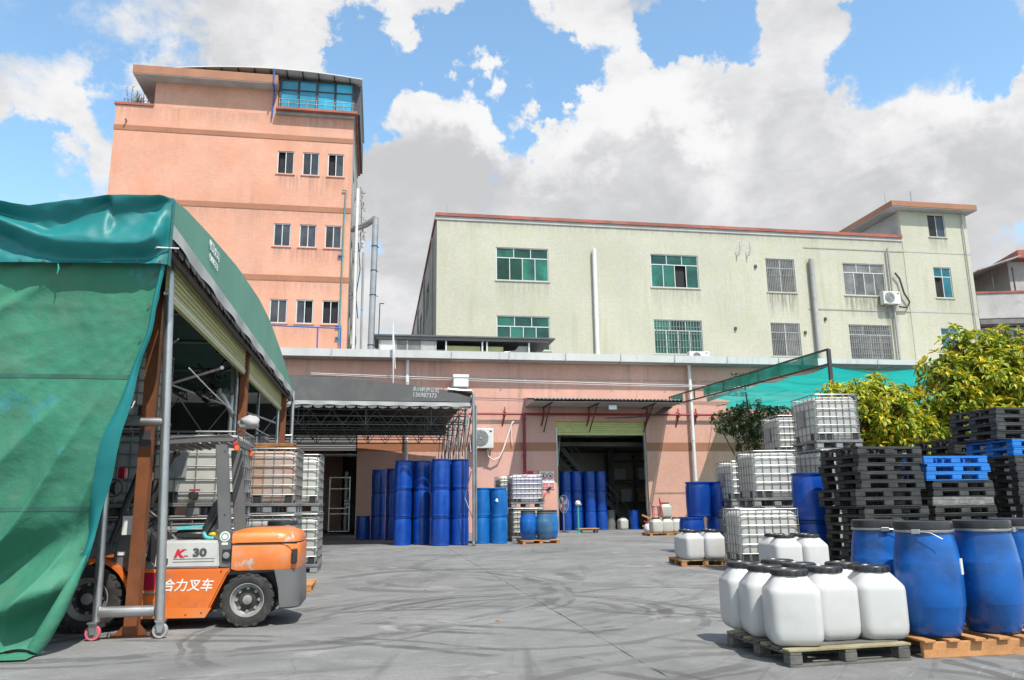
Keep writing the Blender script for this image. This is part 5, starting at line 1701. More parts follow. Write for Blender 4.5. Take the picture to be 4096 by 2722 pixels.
for i, (dx, dz, r) in enumerate(((0, 0.28, 0.02), (0.0, 0.0, -0.03))):
    pl = MB().bar((11.15, 33.0, 0.78-0.45*(1-dz/0.28)), (11.95, 32.8, 0.42-0.30*(1-dz/0.28)), 0.16, 0.07)
    tag(pl.obj('timber_plank', 'wood_orange', smooth=0), ('upper' if i == 0 else 'lower')+' rough timber plank leaning beside the right doorway', 'plank')
pl = MB().bar((11.2, 32.95, 0.52), (11.95, 32.7, 0.28), 0.06, 0.04)
tag(pl.obj('red_bar', 'print_red', smooth=0), 'thin red bar lying between the two planks beside the doorway', 'bar')
def blobmesh(name, r, mt, seed, n=3, sq=(1, 1, 1), amp=0.25, fr=3.0):
    bm = bmesh.new()
    bmesh.ops.create_icosphere(bm, subdivisions=n, radius=1)
    for v in bm.verts:
        k = 1+amp*(mnoise.noise(v.co*fr+Vector((seed, seed*2, 0)))+0.5*mnoise.noise(v.co*fr*2.3+Vector((seed, 0, seed))))
        v.co = Vector((v.co.x*r*sq[0]*k, v.co.y*r*sq[1]*k, max(v.co.z*r*sq[2]*k, -r*sq[2]*0.7)))
    me = bpy.data.meshes.new(name)
    bm.to_mesh(me)
    bm.free()
    me.materials.append(M[mt])
    me.polygons.foreach_set('use_smooth', [True]*len(me.polygons))
    return me
tag(put('plastic_sack', blobmesh('plastic_sack', 0.36, 'plastic_wrap', 3.1, sq=(1, .9, .75), fr=4), None, (11.3, 32.2, 0.20)), 'crumpled clear plastic sack on the ground beside the right doorway', 'sack')

# ================================================================== MIDDLE OF THE YARD
G3 = 'blue drums stacked three high under the grey canopy'
cols = [(0.86, 27.25, 'front row far left'), (1.50, 27.45, 'front row second'), (2.06, 26.35, 'front row third'), (2.70, 26.60, 'front row far right'),
        (1.0, 28.75, 'rear row far left'), (1.10, 28.15, 'back row second'), (1.78, 28.1, 'back row third'), (2.42, 27.3, 'back row far right')]
for x, y, nm in cols:
    for k, lv in enumerate(('bottom', 'middle', 'top')):
        drum(x+random.uniform(-.015, .015), y+random.uniform(-.015, .015), k*0.925, f'{lv} blue drum of the {nm} column under the grey canopy', G3, 'drum_blue', 0.305, 0.925)
for x, y, n, nm in ((-0.52, 32.8, 1, 'single'), (0.06, 32.6, 3, 'left three high'), (0.62, 31.6, 3, 'right three high')):
    for k in range(n):
        drum(x, y, k*0.905, f'{("bottom", "middle", "top")[k]} dark blue drum of the {nm} column in shade near the left doorway' if n > 1 else 'single dark blue drum on the ground beside the left doorway', 'dark drums in the canopy shade', 'drum_blue', 0.29, 0.905)
for x, y, nm in ((3.52, 27.3, 'left'), (4.10, 27.15, 'right'), (3.75, 28.0, 'rear')):
    for k, lv in enumerate(('lower', 'upper')):
        dd = drum(x+0.03*k, y, k*0.925, f'{lv} {nm} light blue drum just right of the grey canopy post', 'light blue drums right of the canopy post', 'drum_light', 0.29, 0.925)
        if k and nm == 'right':
            MB().box(-0.05, 0.05, -0.006, 0.0, -0.05, 0.05, T=Matrix.Translation((-0.12, -0.268, 0.52)) @ Matrix.Rotation(rad(25), 4, 'Y')).obj('paper_label', 'sticker_white', dd, smooth=0)
            dd.rotation_euler = (rad(2), rad(-3), 0.05)
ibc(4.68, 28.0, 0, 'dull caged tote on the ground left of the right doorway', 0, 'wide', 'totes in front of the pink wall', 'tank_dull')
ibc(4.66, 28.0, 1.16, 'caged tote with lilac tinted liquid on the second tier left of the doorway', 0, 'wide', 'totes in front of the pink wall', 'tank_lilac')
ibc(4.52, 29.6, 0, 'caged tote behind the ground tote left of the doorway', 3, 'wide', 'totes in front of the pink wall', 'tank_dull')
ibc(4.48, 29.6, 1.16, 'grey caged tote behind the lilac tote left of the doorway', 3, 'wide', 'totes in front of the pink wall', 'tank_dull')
p = make_wood_pallet(1.25, 1.0, 0.13, 'wood_orange', nb=6)
tag(p, 'orange wooden pallet with three lidded drums left of the right doorway', 'pallet')
p.location = (5.32, 26.5, 0)
for x, y, mt_, nm in ((4.97, 26.4, 'drum_near', 'left lidded blue drum on the small orange pallet before the totes'), (5.50, 26.35, 'drum_dull', 'faded blue drum in the middle of the small orange pallet'), (5.78, 26.75, 'drum_light', 'bright blue lidded drum right on the small orange pallet')):
    lid_drum(x, y, 0.132, nm, 'lidded drums on the small orange pallet', random.uniform(0, 6), mt_, 0.285, 0.95)
# inside and before the right doorway
G5 = 'blue drums stacked inside the right doorway'
for i, x in enumerate((9.20, 9.80, 10.44, 11.04)):
    for k, lv in enumerate(('bottom', 'middle', 'top')):
        drum(x, 38.75+0.12*(i % 2), k*0.955, f'{lv} blue drum of the {("first", "second", "third", "fourth")[i]} column from the left inside the doorway', G5, 'drum_blue', 0.285, 0.955)
for i, x in enumerate((9.5, 10.15, 10.75)):
    for k, lv in enumerate(('bottom', 'middle', 'top')):
        drum(x, 39.4, k*0.955, f'{lv} blue drum of the hidden row behind column {("one", "two", "three")[i]} inside the doorway', G5, 'drum_blue', 0.285, 0.955)
drum(12.76, 39.0, 0, 'lone blue drum at the right inside the doorway', G5, 'drum_blue', 0.25, 0.93)
drum(11.6, 39.3, 0, 'grey drum beside the blue columns inside the doorway', G5, 'drum_grey', 0.26, 0.95)
jug(12.15, 39.0, 0, 'white jug on the floor inside the right doorway', G5, 0.2, 0.46, 0.6, 'jug_old')
t = thing('pedestal_fan', 'round caged fan standing in front of the drums in the right doorway', 'fan', (8.5, 36.3, 0))
MB().lathe([(0.22, 0), (0.22, 0.03), (0.05, 0.06), (0, 0.06)], 16).obj('base', 'steel_dark', t)
MB().tube([(0, 0, 0.05), (0, 0, 1.2)], 0.025, 8).obj('pole', 'steel', t)
gd = MB()
for r in (0.40, 0.27, 0.14):
    gd.tube([(0.55*r*math.cos(a*math.pi/12), -0.1, 1.28+r*math.sin(a*math.pi/12)) for a in range(24)], 0.014 if r > 0.3 else 0.007, 5, closed=True)
for a in range(14):
    gd.tube([(0, -0.13, 1.28), (0.22*math.cos(a*math.pi/7), -0.1, 1.28+0.40*math.sin(a*math.pi/7))], 0.006, 4)
gd.obj('fan_guard', 'steel', t)
bl = MB()
for a in range(4):
    t0 = a*math.pi/2+0.4
    bl.add([(0.02*math.cos(t0), -0.06, 1.28+0.03*math.sin(t0)), (0.18*math.cos(t0-0.3), -0.04, 1.28+0.33*math.sin(t0-0.3)), (0.19*math.cos(t0+0.35), -0.09, 1.28+0.34*math.sin(t0+0.35))], [(0, 1, 2)])
bl.obj('blade', 'render_grey', t, smooth=0)
MB().lathe([(0.06, 0), (0.06, 0.16), (0, 0.18)], 10, (0, -0.06, 1.28), 'y').obj('motor', 'steel_dark', t)
MB().bar((-0.12, -0.12, 0.95), (-0.05, -0.14, 1.3), 0.04, 0.02).obj('red_ribbon', 'print_red', t, smooth=0)
t = thing('eyewash_post', 'green pole with a pale head standing in front of the right doorway', 'post', (8.86, 35.0, 0))
MB().tube([(0, 0, 0), (0, 0, 1.22)], 0.045, 8).obj('pole', 'pole_teal', t)
MB().lathe([(0.13, 0), (0.13, 0.02), (0.05, 0.04)], 12).obj('foot', 'pole_teal', t)
MB().lathe([(0.06, 1.2), (0.13, 1.26), (0.12, 1.36), (0.05, 1.42), (0, 1.42)], 12).obj('head', 'ac_white', t)
MB().tube([(0.05, 0, 1.3), (0.14, -0.06, 1.24)], 0.025, 6).obj('spout', 'ac_white', t)
t = thing('flat_trolley', 'low wooden trolley on castors in front of the right doorway', 'trolley', (9.36, 35.3, 0))
for k in range(5):
    MB().box(-0.46, 0.46, -0.3+k*0.12, -0.19+k*0.12, 0.16, 0.20, ch=0.004).obj('board', 'wood_orange', t, smooth=0)
fr = MB()
fr.box(-0.42, 0.42, -0.28, -0.22, 0.11, 0.158).box(-0.42, 0.42, 0.2, 0.26, 0.11, 0.158)
fr.obj('frame', 'steel_dark', t, smooth=0)
cw = MB().lathe([(0.055, -0.02), (0.055, 0.02)], 12, (0, 0, 0.056), 'y').mesh('castor', 'rubber')
for x in (-0.36, 0.36):
    for y in (-0.25, 0.23):
        put('castor', cw, t, (x, y, 0))
# ================================================================== GREEN TENT (left)
GX = -2.12
ARCH = [(8.0, 4.35), (8.5, 4.45), (9.85, 4.60), (11.7, 4.77), (13.9, 4.86), (15.4, 4.81), (17.3, 4.58), (18.7, 4.34), (20.14, 4.10)]
def arch_z(y, A=ARCH):
    for (a, za), (b_, zb) in zip(A, A[1:]):
        if y <= b_:
            return za+(zb-za)*(y-a)/(b_-a)
    return A[-1][1]
t = thing('green_tent', 'large green sliding tarpaulin tent with steel frame over totes and forklift', 'tent', (0, 0, 0))
TENT = t
m = MB()
N = 40
ys = [8.0+12.14*i/N for i in range(N+1)]
for y0, y1 in zip(ys, ys[1:]):
    m.quad((GX, y0, 4.10), (GX, y1, 4.10), (GX, y1, arch_z(y1)), (GX, y0, arch_z(y0)))
gab = m.obj('gable_sheet', 'tarp_roof', t, smooth=0, fix=False)
hem = MB()
def hm(u, v):
    y = 8.02+12.1*u
    return (GX+0.012+0.02*math.sin(u*50)*v, y, 4.105-0.155*v)
hem.grid(hm, 80, 2)
hem.obj('hem', 'tarp_hem', gab, fix=False)
sc = MB()
for k in range(44):
    y = 8.05+k*0.275
    a = random.uniform(-.01, .01)
    sc.add([(GX+0.004, y, 3.955), (GX+0.004, y+0.26, 3.955), (GX+0.02+a, y+0.235, 3.87), (GX+0.03+a, y+0.13, 3.845), (GX+0.02+a, y+0.03, 3.87)], [(0, 1, 2, 3, 4)])
sc.obj('scalloped_fringe', 'tarp_black', gab, smooth=0, fix=False)
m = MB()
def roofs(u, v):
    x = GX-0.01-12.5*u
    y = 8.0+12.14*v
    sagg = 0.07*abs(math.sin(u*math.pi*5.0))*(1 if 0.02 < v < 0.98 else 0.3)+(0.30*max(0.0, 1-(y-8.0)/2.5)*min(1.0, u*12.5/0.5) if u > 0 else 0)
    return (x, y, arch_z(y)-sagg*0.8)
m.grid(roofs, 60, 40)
m.obj('roof_sheet', 'tarp_roof_shaded', t, fix=False)
# printed lettering on the gable sheet
lettering('phone_text', '帐篷公司', 0.135, 'print_white', t, (GX+0.012, 9.75, 4.42), (rad(90), 0, rad(90)), 1.15)
lettering('phone_number', '136987373', 0.12, 'print_white', t, (GX+0.012, 9.78, 4.28), (rad(90), 0, rad(90)), 1.0)
# front valance: heavy teal sheet with swags
m = MB()
def pick(tab, q):
    for (a_, va), (b2, vb) in zip(tab, tab[1:]):
        if q <= b2:
            return va+(vb-va)*(q-a_)/(b2-a_)
    return tab[-1][1]
def val(u, v):
    x = -2.10-6.2*u
    q = 1307*(x+3.71)/1.61                 # position along the sheet, 0 .. 1307 for the 1.6 m nearest the corner
    q = abs((q+1307*2) % (2*1307)) if q < 0 else q
    if q > 1307:
        q = 2*1307-q
    zt = pick([(0, 4.21), (130, 4.18), (260, 4.165), (830, 4.31), (1307, 4.35)], q)
    zb = 3.60+0.05*min(1.0, q/1307)
    Yt = pick([(0, 45), (130, 80), (260, 102), (830, 33), (1307, 22)], q)
    va = pick([(0, 120), (390, 262), (640, 175), (830, 60), (870, 195), (1050, 150), (1250, 62), (1307, 50)], q)
    r1 = pick([(0, 185), (250, 300), (480, 375), (760, 395), (1100, 400), (1230, 330), (1307, 240)], q)
    vb_ = pick([(0, 290), (240, 430), (500, 500), (800, 505), (1180, 480), (1307, 400)], q)
    yy = Yt+(528-Yt)*v
    edge_k = min(1.0, (1307-q)/90)
    kn = [(Yt, 0.11*edge_k), (max(va, Yt+8), 0.015), (max(r1, va+40), 0.155*edge_k), (max(vb_, r1+40), 0.01), (528.1, 0.045*edge_k)]
    f = kn[-1][1]
    for (ya, fa), (yb, fb) in zip(kn, kn[1:]):
        if yy <= yb:
            tt = (yy-ya)/(yb-ya)
            tt = tt*tt*(3-2*tt)
            f = fa+(fb-fa)*tt
            break
    f += 0.022*mnoise.noise(Vector((x*3.0, v*3.2, 3.3)))+0.010*mnoise.noise(Vector((x*9, v*8, 8.3)))
    f *= min(1, u/0.012)
    return (x, 7.975-f, zt+(zb-zt)*v)
m.grid(val, 260, 60)
# return round the corner
def ret(u, v):
    return (-2.10+0.005, 7.93+0.10*u, 4.34-0.70*v)
m.grid(ret, 2, 10)
vo_ = m.obj('front_valance', 'tarp_teal', t, fix=False, smooth=180)
# front curtain gathered to the left
CY = 8.06
EDGE = [(3.79, -2.152), (3.324, -2.182), (2.972, -2.24), (2.708, -2.299), (2.239, -2.387), (1.857, -2.446), (1.446, -2.534), (1.172, -2.583), (0.742, -2.69), (0.399, -2.808), (0.145, -2.964), (0.0, -3.072)]
def edge(z):
    for (a, xa), (b_, xb) in zip(EDGE, EDGE[1:]):
        if z >= b_:
            f = (a-z)/(a-b_)
            return xa+(xb-xa)*f
    return EDGE[-1][1]
m = MB()
def cur(u, v):
    z = 3.79*(1-v)+0.012
    xr = edge(z)
    W0 = 4.2
    x = xr-(W0+(xr+2.2))*u
    d = xr-x                              # distance from the free edge
    g = max(0.0, (v-0.15)/0.85)
    # folds fan out from where the sheet is tied back at the upper right
    px, pz = x+2.12, z-3.15
    r = math.hypot(px, pz)
    th = math.atan2(-px, -pz)             # 0 straight down, growing to the left
    th += 0.10*mnoise.noise(Vector((x*0.9, z*0.9, 7.7)))
    w1 = math.sin(th*15.0+0.7)
    w2 = math.sin(th*33.0+1.0+1.5*mnoise.noise(Vector((x, z, 2.0))))
    sharp = lambda q: (1-abs(q))**1.5*1.4-0.55
    gg = max(0.0, (v-0.38)/0.62)
    f = r*(0.060*sharp(w1)*(0.10+0.90*gg)*(0.7+0.6*mnoise.noise(Vector((th*3, 1.0, 0.5))))+0.008*w2*gg)
    # heavy fold curling up at the bottom
    f += 0.24*math.exp(-((z-0.30-0.42*max(0, 0.75-d))/0.15)**2)*min(1, d/0.15)*(0.75+0.25*math.sin(d*2.3))
    f -= 0.17*math.exp(-((z-0.72-0.5*max(0, 0.8-d))/0.22)**2)*min(1, d/0.25)
    # slanting creases at the upper left
    f += 0.055*math.exp(-((d-0.62-(v*3.79)*1.25)/0.10)**2)*(1-min(1, v/0.35)) + 0.05*math.exp(-((d-1.0-(v*3.79)*1.15)/0.13)**2)*(1-min(1, v/0.4))
    f += 0.045*mnoise.noise(Vector((x*1.2, z*1.2, 0.0)))+0.02*mnoise.noise(Vector((x*3.5, z*2.6, 5.0)))+0.006*mnoise.noise(Vector((x*11, z*9, 5.0)))
    f *= min(1.0, 0.25+v*4)
    if v > 0.93:                         # bottom trails on the ground
        k = (v-0.93)/0.07
        f += 0.10*k*k*(0.5+0.5*math.sin(d*7))
        z = max(z, 0.02+0.03*math.sin(d*12)*k)
    if d < 0.12:
        f += 0.03*(1-d/0.12)
    return (x, CY+0.16*v-f, z)
m.grid(cur, 260, 150)
co = m.obj('front_curtain', 'tarp_green', t, fix=False, smooth=180)
# folded hem along the free edge
m = MB()
def hem2(u, v):
    z = 3.6*(1-v)+0.06
    x = edge(z)
    w = 0.05+0.13*math.exp(-((z-1.75)/0.65)**2)
    a = u*math.pi
    return (x+0.012-w*u+0.01*math.sin(z*9), cur(min(0.03, w*u/4.2), 1-z/3.79)[1]-0.03-0.035*math.sin(a), z)
m.grid(hem2, 6, 70)
m.obj('curtain_hem', 'tarp_teal', co, fix=False, smooth=180)
# thick rolled fold near the ground
m = MB()
pts = [(-2.66, 8.13, 0.85), (-2.74, 8.08, 0.6), (-2.83, 8.05, 0.36), (-2.92, 8.03, 0.16), (-2.98, 8.02, 0.05)]
m.tube(pts, [0.015, 0.05, 0.066, 0.07, 0.06], 12)
m.obj('rolled_fold', 'tarp_green', co, smooth=60)
m = MB()
m.grid(lambda u, v: (-2.95-2.6*u, 8.10-0.32*v+0.12*mnoise.noise(Vector((u*6, v*2, 1))), 0.016+0.06*(1-v)*abs(mnoise.noise(Vector((u*9, v*3, 4))))), 50, 8)
m.obj('trailing_edge', 'tarp_green', co, fix=False, smooth=180)
# seams and eyelets of the sheet
for vv in (0.33, 0.66):
    m = MB()
    def seam(u, v, vv=vv):
        a = cur(u*0.9, vv+0.010*v)
        return (a[0], a[1]-0.004, a[2])
    m.grid(seam, 160, 1)
    m.obj('seam', 'tarp_seam', co, fix=False, smooth=180)
eye = MB().lathe([(0.008, -0.002), (0.014, -0.003), (0.014, 0.003), (0.008, 0.002)], 12, axis='y').mesh('eyelet', 'steel_shaded_dull')
for k in range(10):
    a = cur(0.012, 0.06+0.088*k)
    put('eyelet', eye, co, (a[0]-0.03, a[1]-0.012, a[2]))
for k in range(9):
    a = val(0.012+k*0.034, 0.975)
    put('eyelet', eye, vo_, (a[0], a[1]-0.008, a[2]))
ty = MB()
ty.tube([(-2.50, 8.15, 2.35), (-2.46, 8.12, 2.18), (-2.36, 8.10, 2.24), (-2.34, 8.1, 2.3)], 0.006, 5)
ty.tube([(-2.44, 8.12, 2.18), (-2.47, 8.12, 1.95), (-2.52, 8.12, 1.72), (-2.53, 8.11, 1.68)], 0.006, 5)
ty.tube([(-2.34, 8.0, 3.78), (-2.2, 7.9, 3.8), (-2.02, 8.0, 3.83)], 0.007, 5)
ty.obj('tie_cord', 'wire_white', t)
MB().tube([(-3.1, 7.94, 3.61), (-3.09, 7.94, 3.56), (-3.1, 7.94, 3.50)], [0.006, 0.009, 0.003], 6).obj('tie_toggle', 'pole_teal', t)
# frame: front ladder leg with castors
fr = MB()
fr.tube([(-2.13, 8.8, 0.18), (-2.32, 8.8, 4.3)], 0.048, 14)
fr.obj('front_leg', 'steel', t)
MB().tube([(-2.73, 8.82, 0.18), (-2.83, 8.82, 4.25)], 0.042, 12).obj('front_leg', 'steel', t)
MB().tube([(-2.70, 8.8, 0.27), (-2.18, 8.8, 0.27)], 0.055, 12).obj('cross_tube', 'steel', t)
MB().tube([(-2.95, 8.8, 2.17), (-2.24, 8.8, 2.17)], 0.045, 12).obj('cross_tube', 'steel', t)
wl2 = MB()
wl2.lathe([(0.042, -0.012), (0.046, 0), (0.042, 0.012)], 12, (-2.73, 8.82, 0.27), 'x')
for x, tyre in ((-2.75, 'print_pink'), (-2.12, 'bag_grey')):
    cs = MB().box(x-0.045, x+0.045, 8.75, 8.87, 0.165, 0.178).obj('castor', 'steel', t, smooth=0)
    f = MB()
    for s in (-1, 1):
        f.prism([(x-0.04, 0.165), (x+0.045, 0.165), (x+0.02, 0.06), (x-0.02, 0.06)], 8.81+s*0.034-0.004, 8.81+s*0.034+0.004)
    f.obj('fork', 'steel', cs, smooth=0)
    MB().lathe([(0.05, -0.02), (0.068, -0.022), (0.075, -0.012), (0.075, 0.012), (0.068, 0.022), (0.05, 0.02)], 24, (x, 8.81, 0.077), 'y').obj('tyre', tyre, cs)
    MB().lathe([(0.0, -0.024), (0.05, -0.022), (0.052, 0.022), (0, 0.024)], 20, (x, 8.81, 0.077), 'y').obj('wheel_hub', 'rim_grey', cs)
for x, y in ((-2.12, 20.1), (-2.95, 20.1), (-2.42, 14.05), (-2.35, 19.2), (-2.85, 16.0)):
    MB().tube([(x, y, 0), (x, y, 4.1)], 0.042, 10).obj('frame_post', 'steel', t)
for x in (GX-0.06, -4.6, -7.2):
    tr = MB()
    tr.tube([(x, y, arch_z(y)-0.10) for y in ys[1:-1:2]], 0.03, 6)
    tr.tube([(x, 8.2, 3.86), (x, 20.0, 3.86)], 0.03, 6)
    for k in range(24):
        y = 8.3+k*0.49
        tr.tube([(x, y, 3.86), (x, y+0.245, arch_z(y+0.245)-0.11)], 0.013, 5)
        tr.tube([(x, y+0.245, arch_z(y+0.245)-0.11), (x, y+0.49, 3.86)], 0.013, 5)
    tr.obj('roof_truss', 'steel_dark', t)
pl = MB()
for y in (9.5, 11.2, 13, 14.8, 16.6, 18.4, 20.0):
    pl.tube([(GX-0.08, y, arch_z(y)-0.07), (-12, y, arch_z(y)-0.07)], 0.025, 6)
pl.tube([(-2.3, 12.0, 3.3), (-6, 20.0, 3.9)], 0.03, 6)
pl.tube([(-2.6, 9.0, 3.4), (-5.0, 14.0, 3.9), (-2.5, 20.0, 3.3)], 0.025, 6)
for y in (20.05,):
    for k in range(6):
        x = -2.2-k*1.3
        pl.tube([(x, y, 3.9), (x-0.65, y, 3.0), (x-1.3, y, 3.9)], 0.02, 5)
    pl.tube([(-2.1, y, 3.0), (-11, y, 3.0)], 0.025, 6)
    pl.tube([(-2.1, y, 2.7), (-11, y, 2.7)], 0.02, 6)
pl.obj('purlin', 'steel', t)
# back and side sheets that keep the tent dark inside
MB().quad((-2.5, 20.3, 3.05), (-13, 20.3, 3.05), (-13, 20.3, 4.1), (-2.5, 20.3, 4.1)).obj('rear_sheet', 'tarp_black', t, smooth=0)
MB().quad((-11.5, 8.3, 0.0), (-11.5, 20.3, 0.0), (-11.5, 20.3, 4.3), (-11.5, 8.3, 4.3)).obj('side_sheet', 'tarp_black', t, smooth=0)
cbl = MB()
cbl.tube(sag((-2.3, 10.0, 2.95), (-2.5, 19.0, 2.9), 0.10, 14), 0.008, 5)
cbl.tube(sag((-2.5, 10.2, 3.35), (-4.5, 15.0, 3.55), -0.02, 6), 0.01, 5)
tag(cbl.obj('slack_wire', 'wire_white'), 'thin white wires strung inside the green tent', 'wire')
pj = thing('hanging_fitting', 'dark tangle of fittings and a pale tube hanging in the green tent', 'fitting', (-2.95, 14.6, 3.5))
bz = MB()
rr_ = random.Random(3)
for k in range(34):
    p = Vector((rr_.gauss(0, .11), rr_.gauss(0, .1), rr_.gauss(0, .22)))
    bz.bar(p, p+Vector((rr_.uniform(-.2, .2), rr_.uniform(-.2, .2), rr_.uniform(-.12, .12))), rr_.uniform(.02, .06))
tag(bz.obj('wiring_tangle', 'black_plastic', pj, smooth=0), kind='stuff')
MB().tube([(0.12, 0, -0.15), (0.52, 0.1, -0.85)], 0.045, 8).obj('tube', 'alu', pj)

# rusty steel frame behind the tent edge
def column(x, y, z, label, plate=True):
    c = thing('steel_column', label, 'column', (x, y, 0))
    k = MB()
    k.box(-0.062, 0.062, -0.07, -0.062, 0.012, z)
    k.box(-0.062, 0.062, 0.062, 0.07, 0.012, z)
    k.box(0.048, 0.0585, -0.0615, 0.0615, 0.012, z)
    k.box(-0.0585, -0.048, -0.0615, 0.0615, 0.012, z)
    k.obj('shaft', 'rust_red', c, smooth=0)
    if plate:
        MB().box(-0.22, 0.22, -0.12, 0.16, 0.0, 0.012).obj('base_plate', 'rust_red', c, smooth=0)
        g = MB()
        for s in (-1, 1):
            g.prism([(s*0.063, 0.0125), (s*0.17, 0.0125), (s*0.063, 0.13)], -0.006, 0.006)
        g.obj('gusset', 'rust_red', c, smooth=0)
        bt = MB()
        for sx in (-0.22, 0.22):
            bt.lathe([(0.018, 0.0125), (0.018, 0.05), (0, 0.05)], 8, (sx*0.85, -0.09, 0))
        bt.obj('anchor_bolt', 'steel', c)
    return c
c = column(-2.45, 9.03, 3.96, 'rust red steel column standing by the forklift behind the ladder leg')
bk_ = MB().box(-0.065, 0.05, -0.076, -0.0705, 1.93, 2.1).obj('dark_patch', 'steel_dark', c, smooth=0)
column(-2.30, 14.0, 3.96, 'rust red steel column in the middle of the tent side, between the two yellow sheets')
column(-2.24, 19.25, 3.96, 'rust red steel column at the far end of the green tent side')
bm_ = MB().box(-2.34, -2.20, 8.55, 20.0, 3.97, 4.09)
tag(bm_.obj('steel_beam', 'rust_red', smooth=0), 'rust red steel beam running along the edge of the green tent', 'beam')
for y0, y1, nm in ((8.75, 13.85, 'yellow ribbed sheet valance at the near half of the green tent side'), (14.12, 19.1, 'yellow ribbed sheet valance at the far half of the green tent side')):
    c = thing('sheet_valance', nm, 'valance', (-2.31, y0, 3.54))
    L = y1-y0
    rib = MB().prism([(0, 0), (0.028, 0.008), (0.036, 0.03), (0.028, 0.052), (0, 0.06), (-0.006, 0.06), (-0.006, 0)], 0, L, 'y').mesh('rib', 'sheet_yellow', smooth=0)
    for k in range(6):
        put('rib', rib, c, (0, 0, 0.035+k*0.0605))
    MB().box(-0.02, 0.045, 0, L, 0.0, 0.033, ch=0.004).obj('edge_bar', 'alu', c, smooth=0)
    MB().box(-0.012, 0.04, 0.05, L-0.05, -0.045, -0.002).obj('lower_lip', 'sheet_yellow', c, smooth=0)

# ================================================================== FORKLIFT (faces left)
t = thing('forklift', 'orange and white forklift truck with grey overhead guard parked facing left', 'forklift', (-2.0, 9.87, 0))
FK = t
def X_(x):
    return x+2.0
def prof(pts):
    return [(X_(a), z) for a, z in pts]
B = 0.52
MB().prism(prof([(-2.52, 0.14), (-1.80, 0.125), (-1.60, 0.56), (-1.55, 0.625), (-2.58, 0.635), (-2.62, 0.5)]), -B-0.02, B+0.02).obj('chassis', 'fork_orange', t, bevel=0.018, smooth=40)
MB().prism(prof([(-2.50, 0.13), (-1.80, 0.12), (-1.74, 0.22), (-2.50, 0.235)]), -B-0.024, -B-0.021).obj('dust_band', 'fork_orange_worn', t, smooth=0)
fd = MB()
R0 = 0.43
pts = [(-3.0+R0*math.cos(a), 0.33+R0*math.sin(a)) for a in [rad(12+i*10) for i in range(13)]]
pts2 = [(-3.0+(R0-0.03)*math.cos(a), 0.33+(R0-0.03)*math.sin(a)) for a in [rad(12+i*10) for i in range(12, -1, -1)]]
fd.prism(prof(pts+pts2), -B-0.05, -0.22)
fd.prism(prof(pts+pts2), 0.22, B+0.05)
fd.obj('front_fender', 'fork_orange', t, smooth=40)
MB().prism(prof([(-2.64, 0.62), (-2.36, 0.60), (-2.36, 0.66), (-2.44, 0.70), (-2.64, 0.78)]), -B, B).obj('floor_plate', 'fork_grey', t, smooth=0)
MB().box(X_(-2.52), X_(-2.32), -B-0.06, -B-0.021, 0.385, 0.41, ch=0.006).obj('step', 'steel', t, smooth=0)
MB().box(X_(-2.51), X_(-2.33), -B-0.0235, -B-0.0205, 0.42, 0.60).obj('step_recess', 'lamp_red', t, smooth=0)
# counterweight, rounded in plan
def cw_ring(z, x0, x1, half, r=0.22):
    n = 6
    ring = [(X_(x0), -half), ]
    for i in range(n+1):
        a = rad(-90+90*i/n)
        ring.append((X_(x1)-r+r*math.cos(a), -half+r+r*math.sin(a)))
    for i in range(n+1):
        a = rad(90*i/n)
        ring.append((X_(x1)-r+r*math.cos(a), half-r+r*math.sin(a)))
    ring.append((X_(x0), half))
    return [(x, y, z) for x, y in ring]
m = MB()
loft(m, [cw_ring(z, x0, x1, h) for z, x0, x1, h in ((0.895, -1.565, -0.845, 0.545), (0.93, -1.565, -0.85, 0.545), (0.985, -1.565, -0.875, 0.53), (1.015, -1.55, -0.92, 0.50), (1.045, -1.45, -1.0, 0.42))])
m.obj('counterweight_cap', 'fork_orange_worn', t, smooth=50)
m = MB()
loft(m, [cw_ring(z, x0, x1, h) for z, x0, x1, h in ((0.60, -1.50, -0.845, 0.54), (0.62, -1.565, -0.84, 0.545), (0.72, -1.565, -0.838, 0.55), (0.862, -1.565, -0.84, 0.55), (0.88, -1.565, -0.85, 0.54))])
m.obj('counterweight', 'fork_orange_worn', t, smooth=50)
m = MB()
loft(m, [cw_ring(z, x0, x1, h) for z, x0, x1, h in ((0.18, -1.02, -0.83, 0.50), (0.20, -1.03, -0.815, 0.53), (0.40, -1.05, -0.82, 0.55), (0.599, -1.10, -0.838, 0.55))])
m.obj('rear_bumper', 'fork_grey', t, smooth=50)
MB().prism(prof([(-1.80, 0.18), (-1.10, 0.18), (-1.06, 0.56), (-1.62, 0.56)]), -0.30, 0.30).obj('axle_housing', 'black_plastic', t, smooth=0)
MB().prism(prof([(-1.62, 0.555), (-1.09, 0.575), (-1.0, 0.45), (-1.0, 0.56), (-1.10, 0.605), (-1.55, 0.605)]), -B+0.01, B-0.01).obj('wheel_arch', 'black_plastic', t, smooth=0)
MB().box(X_(-0.92), X_(-0.868), -B-0.026, -0.30, 0.66, 0.82, ch=0.01).obj('vent_slot', 'black_plastic', t, smooth=0)
